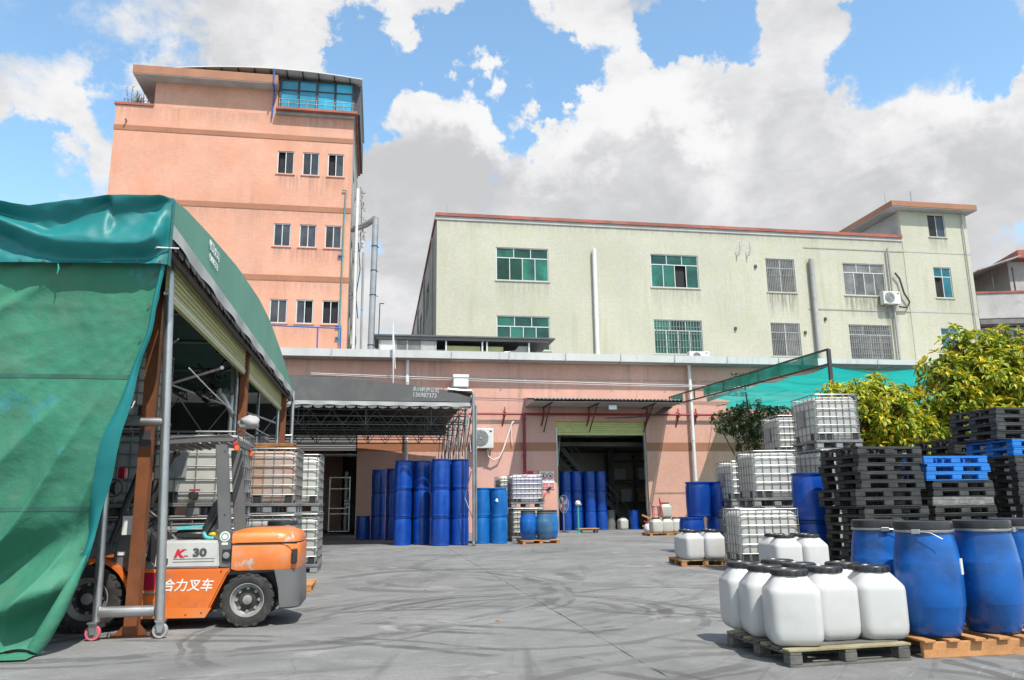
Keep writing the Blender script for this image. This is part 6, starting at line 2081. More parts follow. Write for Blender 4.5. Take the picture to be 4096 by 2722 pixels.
# hood with decals
MB().prism(prof([(-2.36, 0.64), (-1.68, 0.632), (-1.70, 0.925), (-2.34, 0.925)]), -B-0.012, B+0.012).obj('hood', 'fork_white', t, bevel=0.02, smooth=40)
FY = -B-0.0325
lettering('model_letter', 'K', 0.115, 'print_red', t, (X_(-2.165), FY+0.018, 0.755), (rad(90), 0, 0), 1.25, shear=0.28, bold=0.006)
MB().box(X_(-2.06), X_(-2.015), FY+0.016, FY+0.019, 0.762, 0.772).obj('model_dash', 'print_red', t, smooth=0)
lettering('model_number', '30', 0.115, 'print_dark', t, (X_(-1.97), FY+0.018, 0.762), (rad(90), 0, 0), 1.25, bold=0.006)
for z in (0.735, 0.705):
    MB().box(X_(-2.17), X_(-1.74), FY+0.017, FY+0.0195, z-0.002, z+0.002).obj('trim_line', 'print_dark', t, smooth=0)
MB().box(X_(-2.25), X_(-2.22), FY+0.008, FY+0.0195, 0.68, 0.745, ch=0.004).obj('hood_latch', 'black_plastic', t, smooth=0)
lettering('maker_text', '合力叉车', 0.135, 'print_white', t, (X_(-2.27), -B-0.0215, 0.415), (rad(90), rad(1.0), 0), 0.98, shear=0.2, bold=0.002)
# overhead guard
gm = 'fork_grey'
for sy in (-1, 1):
    y = sy*(B-0.03)
    p = MB().prism(prof([(-1.81, 1.975), (-1.68, 1.975), (-1.548, 0.635), (-1.685, 0.635)]), y-0.035*1, y+0.035)
    p.obj('rear_pillar', gm, t, bevel=0.008, smooth=40)
    f = MB()
    f.tube([(X_(-2.82), y, 0.92), (X_(-2.70), y, 1.35), (X_(-2.58), y, 1.72), (X_(-2.50), y, 1.90), (X_(-2.42), y, 1.955)], 0.034, 10)
    f.obj('front_pillar', 'black_plastic', t)
    MB().prism(prof([(-2.56, 1.93), (-2.40, 1.975), (-1.9, 2.005), (-1.62, 2.01), (-1.60, 2.045), (-1.9, 2.05), (-2.4, 2.015), (-2.56, 1.965)]), y-0.035, y+0.035).obj('roof_rail', gm, t, smooth=0)
for k in range(9):
    x = -2.46+k*0.1
    MB().bar((X_(x), -B+0.045, 1.975+0.005*k), (X_(x), B-0.045, 1.975+0.005*k), 0.022, 0.035).obj('roof_bar', gm, t, smooth=0)
MB().bar((X_(-1.60), -B+0.04, 2.0), (X_(-1.60), B-0.04, 2.0), 0.05, 0.06).obj('rear_crossbar', gm, t, smooth=0)
MB().prism(prof([(-2.46, 1.99), (-2.3, 2.075), (-1.9, 2.085), (-1.7, 2.10), (-1.7, 2.09), (-2.3, 2.06)]), -0.4, 0.4).obj('roof_sheet', 'glass_grey', t, smooth=0)
# lamps, mirror
for y in (-B, B):
    lt = MB().box(X_(-1.60), X_(-1.55), y-0.045, y+0.045, 1.90, 1.96, ch=0.008).obj('rear_lamp', 'lamp_orange', t, smooth=0)
    MB().box(X_(-1.615), X_(-1.57), y-0.04, y+0.04, 1.962, 2.0, ch=0.004).obj('lamp_bracket', 'print_red', lt, smooth=0)
    MB().box(X_(-2.80), X_(-2.72), y-0.045, y+0.045, 1.60, 1.72, ch=0.012).obj('turn_signal', 'lamp_red' if y < 0 else 'lamp_orange', t, smooth=0)
    hl = MB().lathe([(0.03, -0.05), (0.07, 0.0), (0.075, 0.03), (0.068, 0.035), (0.0, 0.03)], 16, (X_(-2.84), y, 1.50), 'x').obj('headlight', 'black_plastic', t)
    MB().tube([(X_(-2.84)+0.095*math.cos(a*math.pi/6), y-0.03, 1.50+0.095*math.sin(a*math.pi/6)) for a in range(12)], 0.009, 5, closed=True).obj('lamp_guard', 'steel_dark', hl)
# seat
MB().box(X_(-2.25), X_(-1.86), -0.24, 0.24, 0.94, 1.03, ch=0.035).obj('seat_cushion', 'vinyl_black', t, smooth=40)
bk2 = MB().prism(prof([(-1.98, 0.98), (-1.90, 0.97), (-1.80, 1.12), (-1.74, 1.28), (-1.73, 1.36), (-1.78, 1.385), (-1.84, 1.36), (-1.90, 1.2), (-1.95, 1.05)]), -0.24, 0.24)
bk2.obj('seat_back', 'vinyl_black', t, bevel=0.025, smooth=60)
MB().tube([(X_(-1.93), -0.28, 0.95), (X_(-1.85), -0.30, 1.08), (X_(-1.80), -0.29, 1.22)], 0.018, 7).obj('seat_hinge', 'steel_dark', t)
# cowl, wheel, levers
MB().prism(prof([(-2.84, 0.66), (-2.62, 0.62), (-2.60, 1.0), (-2.66, 1.08), (-2.78, 1.02)]), -0.40, 0.40).obj('cowl', 'fork_grey', t, bevel=0.02, smooth=40)
MB().prism(prof([(-2.50, 0.64), (-2.36, 0.64), (-2.36, 0.90), (-2.46, 1.02)]), -0.36, 0.36).obj('seat_base', 'black_plastic', t, smooth=0)
MB().tube([(X_(-2.66), 0, 1.0), (X_(-2.50), 0, 1.18)], 0.025, 8).obj('steering_column', 'black_plastic', t)
sw_ = MB()
T = Matrix.Translation((X_(-2.49), 0, 1.2)) @ Matrix.Rotation(rad(38), 4, 'Y')
sw_.tube([T @ Vector((0.16*math.cos(a*math.pi/10), 0.16*math.sin(a*math.pi/10), 0)) for a in range(20)], 0.014, 7, closed=True)
for a in (0.5, 2.6, 4.7):
    sw_.tube([T @ Vector((0, 0, 0)), T @ Vector((0.16*math.cos(a), 0.16*math.sin(a), 0))], 0.011, 6)
sw_.obj('steering_wheel', 'black_plastic', t)
lv = MB()
for k in range(3):
    lv.tube([(X_(-2.60)-k*0.02, -0.30+k*0.07, 0.95), (X_(-2.54), -0.30+k*0.07, 1.18)], 0.01, 6)
    lv.lathe([(0, 0), (0.02, 0.01), (0.02, 0.03), (0, 0.04)], 8, (X_(-2.54), -0.30+k*0.07, 1.17))
lv.obj('control_lever', 'steel_dark', t)
MB().box(X_(-2.72), X_(-2.60), -B+0.0, -B+0.012, 1.0, 1.20, T=None).obj('warning_plate', 'sticker_white', t, smooth=0)
MB().box(X_(-2.78), X_(-2.70), -0.41, -0.402, 0.78, 0.82).obj('data_sticker', 'sticker_white', t, smooth=0)
hs = MB()
for k in range(7):
    y = -0.34+k*0.05
    hs.tube([(X_(-2.64), y, 0.72), (X_(-2.56), y-0.05, 0.9+0.03*(k % 3)), (X_(-2.66), y, 1.1), (X_(-2.76), y, 1.25)], 0.012, 6)
hs.obj('hydraulic_hose', 'black_plastic', t)
# near pillar stickers and rear filler
MB().lathe([(0.055, 0), (0.055, -0.003), (0, -0.003)], 24, (X_(-1.645), -B-0.0055, 0.965), 'y').obj('round_sticker', 'sticker_white', t)
MB().lathe([(0.040, 0), (0.040, -0.0015), (0.030, -0.0015), (0.030, 0)], 24, (X_(-1.645), -B-0.0087, 0.965), 'y').obj('sticker_ring', 'pipe_green', t)
MB().box(X_(-1.675), X_(-1.61), -B-0.0075, -B-0.0055, 0.875, 0.90).obj('pillar_sticker', 'sticker_white', t, smooth=0)
dc = MB().box(X_(-1.66), X_(-1.57), -B-0.02, -B-0.0055, 0.70, 0.83, ch=0.006).obj('filler_panel', 'black_plastic', t, smooth=0)
MB().lathe([(0.03, 0), (0.035, -0.02), (0, -0.022)], 12, (X_(-1.615), -B-0.02, 0.765), 'y').obj('filler_cap', 'plate_grey', dc)
# mast in front
mt_ = MB()
for y in (-0.36, 0.36):
    mt_.box(X_(-3.42), X_(-3.30), y-0.06, y+0.06, 0.1, 2.05)
    mt_.box(X_(-3.40), X_(-3.32), y-0.03, y+0.03, 0.12, 2.0)
mt_.box(X_(-3.40), X_(-3.33), -0.36, 0.36, 1.96, 2.04)
mt_.tube([(X_(-3.3), 0.0, 0.2), (X_(-3.3), 0.0, 1.9)], 0.05, 10)
mt_.obj('mast', 'fork_grey', t, smooth=0)
fk2 = MB()
for y in (-0.28, 0.28):
    fk2.box(X_(-3.50), X_(-3.44), y-0.06, y+0.06, 0.06, 0.7)
    fk2.prism([(X_(-3.50), 0.06), (X_(-4.45), 0.06), (X_(-4.45), 0.075), (X_(-3.50), 0.11)], y-0.06, y+0.06)
fk2.obj('fork_arm', 'steel_dark', t, smooth=0)
# wheels
def tyre_mesh(R, w, lug):
    m = MB()
    m.lathe([(R*0.60, -w*0.42), (R*0.66, -w*0.5), (R*0.88, -w*0.5), (R*0.965, -w*0.44), (R*0.975, -w*0.2), (R*0.975, w*0.2), (R*0.965, w*0.44), (R*0.88, w*0.5), (R*0.66, w*0.5), (R*0.60, w*0.42)], 40, axis='y')
    return m.mesh('tyre', 'rubber', smooth=50)
def lug_mesh(R, w, n):
    m = MB()
    for k in range(n):
        for s in (-1, 1):
            a = 2*math.pi*(k+(0.5 if s > 0 else 0))/n
            T = Matrix.Rotation(a, 4, 'Y')
            m.box(-R*0.085, R*0.085, s*w*0.10, s*w*0.505, R*0.90, R, ch=0.004, T=T) if s > 0 else m.box(-R*0.085, R*0.085, -w*0.505, -w*0.10, R*0.90, R, ch=0.004, T=T)
    return m.mesh('tread_block', 'rubber', smooth=0)
def wheel(x, y, R, w, rim_r, n):
    T_ = put('wheel', tyre_mesh(R, w, n), t, (X_(x), y, R+0.002))
    lg = lug_mesh(R, w, n)
    put('tread', lg, T_)
    s = -1 if y < 0 else 1
    rm = MB()
    rm.lathe([(0.0, s*w*0.02), (R*0.60, s*w*0.05), (R*0.61, s*w*0.43), (R*0.62, s*w*0.46), (R*0.58, s*w*0.44), (R*0.55, s*w*0.20), (R*0.36, s*w*0.12), (R*0.30, s*w*0.18), (R*0.20, s*w*0.20), (R*0.17, s*w*0.34), (R*0.1, s*w*0.37), (0.0, s*w*0.37)], 32, axis='y')
    rm.obj('rim', 'rim_dark', T_)
    MB().lathe([(R*0.615, s*w*0.40), (R*0.63, s*w*0.505), (R*0.60, s*w*0.505), (R*0.55, s*w*0.33), (R*0.50, s*w*0.235), (R*0.47, s*w*0.20), (R*0.47, s*w*0.10), (R*0.615, s*w*0.10)], 32, axis='y').obj('rim_flange', 'rim_light', T_)
    nb_ = MB()
    for k in range(8):
        a = k*math.pi/4
        nb_.lathe([(0.018, 0), (0.018, s*0.025), (0, s*0.025)], 6, (R*0.42*math.cos(a), s*w*0.14, R*0.42*math.sin(a)), 'y')
    nb_.lathe([(0.0, s*w*0.16), (R*0.19, s*w*0.20), (R*0.17, s*w*0.42), (R*0.09, s*w*0.46), (0.0, s*w*0.46)], 16, axis='y')
    nb_.obj('wheel_nut', 'rim_light', T_)
    return T_
for sy in (-1, 1):
    wheel(-1.375, sy*(B-0.08), 0.285, 0.19, 0.17, 18)
    wheel(-3.0, sy*(B-0.06), 0.345, 0.22, 0.2, 22)
# loose things on the truck
tag(MB().prism([(-0.13, 0.0), (0.13, 0.02), (0.15, 0.05), (0.02, 0.045), (-0.14, 0.035)], -0.1, 0.1).obj('teal_cloth', 'cloth_teal', None, (-2.08, 9.72, 1.035), smooth=0), 'folded teal cloth lying on the forklift seat', 'cloth')
tag(put('yellow_cloth', blobmesh('yellow_cloth', 0.075, 'cloth_yellow', 2.2, 2, (1.2, 1, .45)), None, (-1.76, 9.5, 0.985)), 'yellow rag lying behind the forklift seat', 'rag')
tag(MB().tube([(0.10, -0.41, 1.01), (0.13, -0.41, 0.96), (0.18, -0.42, 0.945), (0.22, -0.42, 0.95)], 0.02, 7).obj('seat_belt', 'cloth_teal', FK))
# grey plastic bag stuck on the cage above the truck
tag(put('plastic_bag', blobmesh('plastic_bag', 0.105, 'bag_grey', 5.3, 3, (1.3, .8, 0.95), 0.4, 1.6), None, (-1.76, 11.25, 2.40)), 'pale grey bag crumpled on the cage corner above the forklift', 'bag')

# ================================================================== TOTES UNDER AND BESIDE THE TENT
G6 = 'caged totes under the green tent'
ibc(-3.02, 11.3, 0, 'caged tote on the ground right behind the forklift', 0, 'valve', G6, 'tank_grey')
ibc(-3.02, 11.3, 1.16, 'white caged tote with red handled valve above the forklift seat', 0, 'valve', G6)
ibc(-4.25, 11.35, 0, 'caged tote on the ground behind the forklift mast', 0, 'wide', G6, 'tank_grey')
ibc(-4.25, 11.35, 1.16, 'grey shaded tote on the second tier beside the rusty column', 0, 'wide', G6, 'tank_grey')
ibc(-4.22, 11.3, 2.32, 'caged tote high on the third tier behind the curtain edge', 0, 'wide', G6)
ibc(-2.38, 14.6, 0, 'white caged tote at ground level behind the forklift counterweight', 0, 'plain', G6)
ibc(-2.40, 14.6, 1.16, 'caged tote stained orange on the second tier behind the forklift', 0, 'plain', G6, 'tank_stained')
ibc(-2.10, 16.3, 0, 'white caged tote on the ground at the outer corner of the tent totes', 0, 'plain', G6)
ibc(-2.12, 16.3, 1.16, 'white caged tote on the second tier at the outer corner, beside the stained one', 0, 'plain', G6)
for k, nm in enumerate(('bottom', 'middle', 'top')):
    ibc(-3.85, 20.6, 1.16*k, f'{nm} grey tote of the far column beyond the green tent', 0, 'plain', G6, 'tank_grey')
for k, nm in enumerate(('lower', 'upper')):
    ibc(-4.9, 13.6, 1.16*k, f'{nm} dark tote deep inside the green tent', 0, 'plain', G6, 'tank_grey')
lid_drum(-1.48, 13.35, 0.12, 'blue drum with black lid just showing behind the forklift counterweight', 'lidded drum behind forklift', 0.4)
p = make_wood_pallet(1.0, 1.0, 0.12, 'wood_orange', nb=6)
tag(p, 'orange wooden pallet under the drum behind the forklift', 'pallet')
p.location = (-1.45, 13.3, 0)
wk = thing('bamboo_crate', 'brown slatted bundle lying on top of the stained tote', 'crate', (-1.85, 15.1, 2.32))
for k in range(9):
    z = 0.02+0.035*(k % 3)
    MB().bar((-0.34+random.uniform(-.03, .03), -0.3+k*0.07, z), (0.34+random.uniform(-.03, .03), -0.28+k*0.07, z+random.uniform(-.03, .05)), 0.06, 0.02).obj('slat', 'wicker', wk, smooth=0)

# ================================================================== GREY TENT
A2 = [(-9.9, 4.95), (-9.2, 5.0), (-8.0, 5.16), (-6.6, 5.29), (-5.6, 5.35), (-4.3, 5.41), (-3.45, 5.43), (-2.7, 5.41), (-1.33, 5.35), (-0.35, 5.29), (1.07, 5.15), (2.2, 4.99), (3.05, 4.93)]
YG0, YG1 = 25.75, 37.2
t = thing('grey_tent', 'dark grey sliding canopy tent with tube frame over the stacked blue drums', 'tent', (0, 0, 0))
xs = [-9.9+12.1*i/48 for i in range(49)]
m = MB()
for a, b_ in zip(xs, xs[1:]):
    m.quad((a, YG0, 4.62), (b_, YG0, 4.62), (b_, YG0, arch_z(b_, A2)), (a, YG0, arch_z(a, A2)))
m.quad((2.2, YG0, 4.62), (3.05, YG0, 4.56), (3.05, YG0, 4.74), (2.2, YG0, arch_z(2.2, A2)))
gb2 = m.obj('gable_sheet', 'tarp_grey', t, smooth=0, fix=False)
m = MB()
m.grid(lambda u, v: (-9.9+12.95*u, YG0-0.012-0.015*math.sin(u*90)*v, 4.63-0.05*u*u-0.13*v+0.012*math.sin(u*110)*v), 180, 3)
m.obj('hem', 'tarp_hem', gb2, fix=False, smooth=180)
m = MB()
for k in range(38):
    x = -9.9+k*0.34
    m.add([(x, YG0+0.004, 4.47), (x+0.32, YG0+0.004, 4.47), (x+0.29, YG0, 4.40), (x+0.16, YG0-0.02, 4.37), (x+0.03, YG0, 4.40)], [(0, 1, 2, 3, 4)])
m.obj('scalloped_fringe', 'tarp_grey', gb2, smooth=0, fix=False)
m = MB()
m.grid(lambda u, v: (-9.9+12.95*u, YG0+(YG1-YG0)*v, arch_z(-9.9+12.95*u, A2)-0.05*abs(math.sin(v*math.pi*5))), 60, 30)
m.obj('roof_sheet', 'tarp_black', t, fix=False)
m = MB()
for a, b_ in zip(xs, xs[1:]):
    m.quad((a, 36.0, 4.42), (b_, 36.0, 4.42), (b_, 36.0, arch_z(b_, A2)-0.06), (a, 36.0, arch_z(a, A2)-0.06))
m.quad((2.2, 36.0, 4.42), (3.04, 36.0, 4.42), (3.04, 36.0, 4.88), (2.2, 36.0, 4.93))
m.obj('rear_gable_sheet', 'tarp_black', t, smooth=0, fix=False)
MB().tube([(2.22, YG0-0.02, 5.03), (2.5, YG0-0.02, 5.0), (3.0, YG0-0.02, 4.98), (3.05, YG0-0.02, 4.9), (3.05, YG0-0.02, 4.4)], 0.04, 8).obj('corner_tube', 'steel', t)
for y in (25.6, 27.9, 30.2, 32.5, 34.8, 36.8):
    p_ = MB()
    p_.tube([(3.05, y, 0.15), (3.05, y, 4.85)], 0.045, 10)
    if y == 25.6:
        p_.tube([(3.14, y+0.1, 0.15), (3.14, y+0.1, 4.5)], 0.035, 8)
    p_.obj('post', 'steel', t)
    cs = MB().lathe([(0.04, -0.02), (0.065, -0.02), (0.065, 0.02), (0.04, 0.02)], 14, (3.05, y, 0.068), 'y').obj('castor', 'rubber', t)
    MB().prism([(3.0, 0.15), (3.1, 0.15), (3.07, 0.06), (3.03, 0.06)], y-0.03, y+0.03).obj('castor_fork', 'steel', cs, smooth=0)
    for k in range(2):
        l_ = MB()
        l_.tube([(3.05, y+0.1, 4.55), (3.02-0.1*k, y+0.95, 3.2)], 0.02, 6)
        l_.tube([(3.02, y+1.6, 4.55), (3.05, y+0.75, 3.0)], 0.02, 6)
        l_.tube([(2.85, y+0.5, 4.5), (2.8, y+1.1, 2.9)], 0.018, 6)
    l_.obj('lattice_bar', 'steel_shaded_dull', t)
lb = MB()
lb.tube([(2.98, 25.65, 2.35), (2.8, 25.9, 1.5), (3.03, 25.65, 0.85)], 0.018, 6)
lb.obj('hinged_stay', 'steel', t)
for i, y in enumerate((26.4, 28.3, 30.4, 32.6, 34.6)):
    tr = MB()
    zb = 3.92+0.0*i
    for z in (zb, 4.2, 4.42):
        tr.tube([(-9.8, y, z), (2.95, y, z)], 0.022, 6)
    for k in range(18):
        x = -9.8+k*0.72
        tr.tube([(x, y, zb), (x+0.36, y, 4.42)], 0.014, 5)
        tr.tube([(x+0.36, y, 4.42), (x+0.72, y, zb)], 0.014, 5)
        if k % 3 == 1:
            tr.tube([(x, y, zb), (x, y, 5.0)], 0.018, 5)
    tr.obj('truss', 'steel_shaded_dull', t)
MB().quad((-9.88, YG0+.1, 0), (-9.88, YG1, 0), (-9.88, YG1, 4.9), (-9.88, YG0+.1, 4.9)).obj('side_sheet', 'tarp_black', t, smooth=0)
lettering('company_text', '永兴帐篷公司', 0.17, 'tarp_hem', t, (1.06, YG0-0.006, 4.97), (rad(90), rad(4), 0), 0.85, bold=0.004)
lettering('phone_number', '136987373', 0.21, 'tarp_hem', t, (1.06, YG0-0.006, 4.77), (rad(90), rad(2.5), 0), 0.84, bold=0.004)

# ================================================================== SHADE NET (right)
t = thing('shade_net', 'turquoise shade net roof on a steel truss frame right of the doorway', 'shade net', (0, 0, 0))
XN = 14.5
Y0n, Y1n = 23.3, 37.85
def chord(y, up_):
    f = (y-Y0n)/(Y1n-Y0n)
    return (6.15+0.36*f) if up_ else (5.66+0.42*f)
for u_ in (True, False):
    MB().bar((XN, Y0n, chord(Y0n, u_)), (XN, Y1n, chord(Y1n, u_)), 0.06, 0.06).obj('chord', 'steel_dark', t, smooth=0)
for k in range(10):
    y = Y0n+0.05+(Y1n-Y0n-0.1)*k/9
    MB().bar((XN, y, chord(y, False)+0.04), (XN, y, chord(y, True)-0.04), 0.05).obj('strut', 'steel_dark', t, smooth=0)
for x in (XN, 22.0, 30.0):
    MB().bar((x, Y0n, 0), (x, Y0n, 6.15), 0.11, 0.10).obj('post', 'steel_dark', t, smooth=0)
MB().bar((XN, Y0n, 5.64), (32, Y0n, 5.64), 0.06).obj('edge_beam', 'steel_dark', t, smooth=0)
m = MB()
def net(u, v):
    x = XN+0.03+18*u
    ye = Y1n-0.1-4.6*max(0.0, min(1.0, (17.4-x)/1.8))
    y = Y0n+0.02+(ye-Y0n)*v
    return (x, y, chord(y, False)-0.05-0.16*abs(math.sin(u*18*math.pi/3.6))-0.10*abs(math.sin(v*math.pi*4))+0.05*mnoise.noise(Vector((x, y, 0))))
m.grid(net, 72, 48)
m.obj('net_sheet', 'net_green', t, fix=False)
m = MB()
def fas(u, v):
    y = 23.9+9.6*u
    a, b_ = chord(y, False)+0.04, chord(y, True)-0.03
    return (XN-0.045-0.03*math.sin(u*23), y, a+(b_-a)*v*(0.96+0.04*math.sin(u*31)))
m.grid(fas, 60, 3)
m.obj('net_fascia', 'net_dark', t, fix=False)
m = MB()
m.grid(lambda u, v: (XN-0.045, 35.9+1.6*u, chord(35.9+1.6*u, False)+0.03+0.4*v), 6, 3)
m.obj('net_fascia', 'net_dark', t, fix=False)
m = MB()
m.grid(lambda u, v: (XN-0.1-0.6*u*(1-v), 28.5+4.5*v, chord(28.5+4.5*v, False)-0.08-0.22*u), 6, 20)
m.obj('loose_flap', 'net_green', t, fix=False)
ro = MB()
for y in (26.5, 29.5, 32.5, 35.5):
    ro.tube([(XN, y, chord(y, False)-0.03), (32, y, chord(y, False)-0.03)], 0.02, 5)
for x in (17, 19.5, 22, 24.5, 27):
    ro.tube([(x, Y0n, chord(Y0n, False)), (x, Y1n, chord(Y1n, False))], 0.018, 5)
ro.obj('support_wire', 'net_dark', t)

# ================================================================== PLANTS
def leaf_mesh(name, mats):
    """pointed leaf, folded along the midrib and drooping, with a pale margin; length 1 along +x"""
    m = MB()
    st = [(0.0, 0.02, 0.0), (0.22, 0.17, 0.03), (0.5, 0.23, 0.02), (0.78, 0.15, -0.06), (1.0, 0.01, -0.17)]
    vs = []
    for x, w, z in st:
        for s, lift in ((-1, .30), (-.66, .2), (0, 0), (.66, .2), (1, .30)):
            vs.append((x, s*w, z+abs(s)*w*0.32))
    fs, mi = [], []
    for i in range(4):
        for k in range(4):
            fs.append((i*5+k, i*5+k+1, (i+1)*5+k+1, (i+1)*5+k))
            mi.append(1 if k in (0, 3) else 0)
    m.v, m.f, m.mi = vs, fs, mi
    return m.mesh(name, mats, smooth=0, fix=False)
LEAF = {'variegated': leaf_mesh('leaf', ['leaf_green', 'leaf_lime']), 'young': leaf_mesh('leaf', ['leaf_lime', 'leaf_yellow']), 'golden': leaf_mesh('leaf', ['leaf_yellow', 'leaf_yellow']), 'plain': leaf_mesh('leaf', ['leaf_green', 'leaf_green']),
        'dark': leaf_mesh('leaf', ['leaf_dark', 'leaf_dark']), 'mid': leaf_mesh('leaf', ['leaf_mid', 'leaf_mid'])}
def joined_leaves(name, items, mats, parent):
    """many leaves in one mesh; items = (matrix, leaf kind)"""
    vs, fs, mi = [], [], []
    idx = {k: i for i, k in enumerate(mats)}
    for T, kd in items:
        me = LEAF[kd]
        o = len(vs)
        vs += [tuple(T @ v.co) for v in me.vertices]
        names_ = [mm.name for mm in me.materials]
        for p_ in me.polygons:
            fs.append(tuple(i+o for i in p_.vertices))
            mi.append(idx[names_[p_.material_index]])
    me = bpy.data.meshes.new(name)
    me.from_pydata(vs, [], fs)
    for k in mats:
        me.materials.append(M[k])
    me.polygons.foreach_set('material_index', mi)
    return tag(put(name, me, parent), kind='stuff')

def tree(name, label, cat, lumps, base, n_tips, per, size, kinds, singles, seed, trunk_r=0.06, group=None, spread=0.9):
    """lumps: (centre, radii); rosettes of leaves sit through each lump, denser towards its skin"""
    rn = random.Random(seed)
    t = thing(name, label, cat, base, 0, group)
    O = Vector(base)
    leaves = []
    tips = []
    tot = sum(a[1][0]*a[1][1]*a[1][2] for a in lumps)
    for c, r in lumps:
        for _ in range(int(n_tips*r[0]*r[1]*r[2]/tot)):
            d = Vector((rn.gauss(0, 1), rn.gauss(0, 1), rn.gauss(0, 1))).normalized()
            k = rn.random()**0.33
            k = 0.45+0.6*k if rn.random() > 0.15 else rn.random()
            p = Vector(c)+Vector((d.x*r[0]*k, d.y*r[1]*k, d.z*r[2]*k))
            tips.append((p, (p-Vector(c)).normalized(), k))
    for p, d, k in tips:
        ax = (d+Vector((rn.uniform(-.5, .5), rn.uniform(-.5, .5), 0.55))).normalized()
        young = k > 0.8 and rn.random() < 0.7
        for i in range(per):
            a = i*2.4+rn.uniform(-.3, .3)
            el = rn.uniform(-0.25, 0.55)+(0.5 if i >= per-2 else 0)
            u = ax.orthogonal().normalized()
            w = ax.cross(u)
            dr = (u*math.cos(a)+w*math.sin(a))*math.cos(el)+ax*math.sin(el)
            q = dr.to_track_quat('X', 'Z')
            s = size*rn.uniform(0.7, 1.15)*(0.75 if i >= per-2 else 1)
            T = Matrix.Translation(p+dr*0.03-O) @ q.to_matrix().to_4x4() @ Matrix.Rotation(rn.uniform(-.5, .5), 4, 'X') @ Matrix.Scale(s, 4)
            r_ = rn.random()
            if kinds == 'ficus':
                kd = ('golden' if r_ < 0.5 else 'young') if (young and i >= per-3) else ('variegated' if r_ < 0.72 else ('plain' if r_ < 0.85 else 'young'))
            else:
                kd = 'mid' if r_ < 0.22 else 'dark'
            leaves.append((T, kd, (p-Vector((0, 0, EYE))).length-rn.random()*0.2-k*0.5))
    leaves.sort(key=lambda a: a[2])
    tk = MB()
    top = Vector(lumps[0][0])-O
    tk.tube([(0, 0, 0), (0.03, 0.02, top.z*0.35), top*0.75], [trunk_r, trunk_r*0.8, trunk_r*0.5], 8)
    for c, r in lumps:
        e = Vector(c)-O
        tk.tube([(0.03, 0.02, top.z*0.35), (e.x*0.45, e.y*0.45, e.z*0.62), e, e+Vector((0, 0, r[2]*0.5))], [trunk_r*0.7, trunk_r*0.5, trunk_r*0.3, 0.01], 6)
    for p, d, k in tips[::3]:
        e = p-O
        c = min((Vector(c_)-O for c_, _ in lumps), key=lambda q: (q-e).length)
        tk.tube([c.lerp(e, 0.1), c.lerp(e, 0.6)+Vector((0, 0, -0.05)), e], [0.018, 0.012, 0.006], 4)
    tk.obj('trunk', 'bark', t)
    for T, kd, _ in leaves[:singles]:
        o = put('leaf', LEAF[kd], t)
        o.matrix_local = T
    ml = ['leaf_green', 'leaf_lime', 'leaf_yellow'] if kinds == 'ficus' else ['leaf_dark', 'leaf_mid']
    joined_leaves('foliage', [(T, kd) for T, kd, _ in leaves[singles:]], ml, t)
    return t
tree('ficus_shrub', 'yellow green variegated shrub behind the tall black pallet stack, left and lower of the pair', 'shrub',
     [((12.3, 18.2, 3.35), (1.15, 0.9, 0.75)), ((11.55, 18.0, 3.75), (0.65, 0.6, 0.5)), ((13.1, 18.2, 2.9), (0.95, 0.8, 0.75)), ((12.5, 18.3, 2.2), (1.5, 0.9, 0.8)), ((13.3, 18.4, 3.7), (0.7, 0.6, 0.5)), ((12.6, 18.3, 4.1), (0.4, 0.4, 0.35))], (12.5, 18.4, 0), 850, 9, 0.205, 'ficus', 300, 11, 0.07, 'variegated ficus shrubs on the right')
tree('ficus_shrub', 'taller yellow green variegated shrub rising to the right picture edge beside the cream block', 'shrub',
     [((15.9, 18.5, 4.4), (1.3, 1.0, 0.95)), ((15.2, 18.3, 5.35), (0.42, 0.4, 0.55)), ((15.9, 18.4, 5.3), (0.55, 0.5, 0.4)), ((16.9, 18.5, 4.7), (1.0, 0.9, 0.8)), ((14.7, 18.3, 3.9), (0.9, 0.8, 0.7)), ((15.6, 18.4, 3.1), (1.6, 1.0, 0.9)), ((17.3, 18.6, 3.7), (1.1, 0.9, 1.0)), ((14.35, 18.2, 4.65), (0.55, 0.5, 0.45)), ((16.6, 18.4, 5.5), (0.5, 0.5, 0.35))], (15.8, 18.7, 0), 1250, 9, 0.21, 'ficus', 300, 12, 0.09, 'variegated ficus shrubs on the right')
tree('dark_tree', 'small dark green tree in the shade of the turquoise net', 'tree',
     [((15.0, 30, 4.55), (1.3, 1.0, 0.75)), ((13.9, 29.8, 4.5), (0.75, 0.7, 0.45)), ((16.3, 30.2, 4.7), (0.8, 0.7, 0.45)), ((14.6, 29.8, 3.75), (0.65, 0.6, 0.55)), ((15.6, 30, 3.9), (0.7, 0.6, 0.5)), ((13.6, 29.7, 3.9), (0.35, 0.4, 0.25)), ((15.05, 30.6, 6.35), (0.5, 0.4, 0.28)), ((14.8, 29.7, 3.2), (0.35, 0.4, 0.35))], (15.2, 30.2, 0), 520, 9, 0.15, 'dark', 0, 13, 0.08)
t = thing('rooftop_shrub', 'dry bare shrubs on the left roof terrace of the pink tower', 'shrub', (-14.7, YT+0.7, 24.75))
rn = random.Random(4)
m = MB()
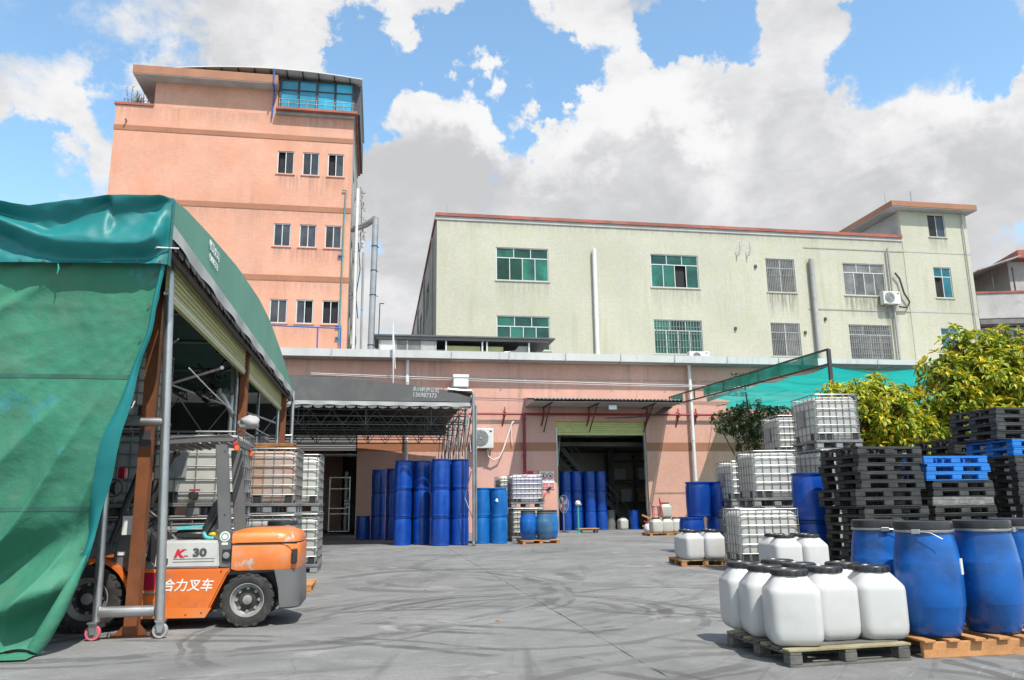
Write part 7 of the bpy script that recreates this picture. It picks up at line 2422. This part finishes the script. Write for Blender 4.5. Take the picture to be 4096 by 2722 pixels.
for k in range(46):
    x = rn.uniform(-0.9, 0.75)
    h_ = rn.uniform(0.5, 1.75)*(1.0 if -0.6 < x < 0.1 else 0.55)
    p0 = Vector((x, rn.uniform(0, 1.2), 0))
    p1 = p0+Vector((rn.uniform(-.12, .12), 0, h_*0.6))
    p2 = p1+Vector((rn.uniform(-.15, .15), 0, h_*0.4))
    m.tube([p0, p1, p2], [0.03, 0.022, 0.01], 4)
    for j in range(9):
        a = p0.lerp(p2, rn.uniform(0.3, 1))
        m.tube([a, a+Vector((rn.uniform(-.16, .16), rn.uniform(-.1, .1), rn.uniform(0.02, .2)))], [0.018, 0.008], 3)
m.obj('stem', 'dry_stem', t)
t = thing('wall_creeper', 'thin creeper hanging on the right edge of the pink tower', 'creeper', (-1.55, YT+3.0, 17.2))
m = MB()
for k in range(60):
    z = rn.uniform(0, 4.2)
    p0 = Vector((0.1+rn.uniform(0, .35)*(1-abs(z-2)/3), rn.uniform(-.3, .3), z))
    m.tube([p0, p0+Vector((rn.uniform(-.2, .2), rn.uniform(-.2, .2), rn.uniform(-.3, .2)))], [0.03, 0.012], 3)
m.tube([(0.05, 0, 4.4), (0.15, 0, 2.2), (0.1, 0, 0)], 0.03, 5)
m.obj('stem', 'dry_stem', t)

# panel gaps, bolts and grime plates of the truck
dt = MB()
dt.box(X_(-1.565), X_(-1.557), -B-0.031, -B-0.02, 0.62, 0.89)
dt.box(X_(-2.30), X_(-2.296), -B-0.0235, -B-0.0205, 0.15, 0.62)
dt.box(X_(-1.56), X_(-0.87), -B-0.032, -B-0.026, 0.874, 0.886)
dt.obj('panel_gap', 'black_plastic', FK, smooth=0)
bl_ = MB().lathe([(0.009, 0), (0.009, -0.006), (0, -0.006)], 6, axis='y').mesh('bolt', 'steel_dark')
for x, z in ((-2.27, 0.17), (-2.0, 0.155), (-1.84, 0.17), (-1.66, 0.60), (-2.27, 0.60), (-1.70, 1.90), (-1.66, 1.2), (-1.60, 0.68)):
    put('bolt', bl_, FK, (X_(x), -B-(0.0215 if z < 0.62 else 0.006), z))

# grit and crumbs scattered over the concrete
rg_ = random.Random(21)
vs, fs = [], []
for k in range(2600):
    y = 5.5+rg_.random()**2*26
    x = rg_.uniform(-2.5-0.2*y, 1.0+0.75*y)
    s_ = rg_.uniform(0.002, 0.006)*(1+1.6*(rg_.random() < 0.04))
    a = rg_.uniform(0, 6.28)
    o = len(vs)
    for j in range(3):
        vs.append((x+s_*math.cos(a+j*2.1), y+s_*math.sin(a+j*2.1)*0.8, 0.0004))
    vs.append((x+rg_.uniform(-.3, .3)*s_, y, s_*rg_.uniform(0.5, 1.0)))
    fs += [(o, o+1, o+3), (o+1, o+2, o+3), (o+2, o, o+3)]
gm_ = MB()
gm_.v, gm_.f, gm_.mi = vs, fs, [0]*len(fs)
tag(gm_.obj('grit', 'grit_grey', smooth=0, fix=False), 'pale grit scattered over the concrete yard', 'grit', kind='stuff')
lt_ = MB()
for k in range(16):
    y = 6.5+rg_.random()*14
    x = rg_.uniform(-0.5, 0.5*y)
    w_ = rg_.uniform(0.02, 0.05)
    a = rg_.uniform(0, 3.1)
    c_, s_ = math.cos(a)*w_, math.sin(a)*w_
    lt_.add([(x-c_, y-s_, 0.001), (x+s_, y-c_, 0.004), (x+c_, y+s_, 0.012), (x-s_, y+c_, 0.004)], [(0, 1, 2), (0, 2, 3)])
tag(lt_.obj('litter', 'wood_brown', smooth=0, fix=False), 'dry leaf scraps and litter scattered on the concrete yard', 'litter', kind='stuff')

for o in HID:
    remove_tree(o)
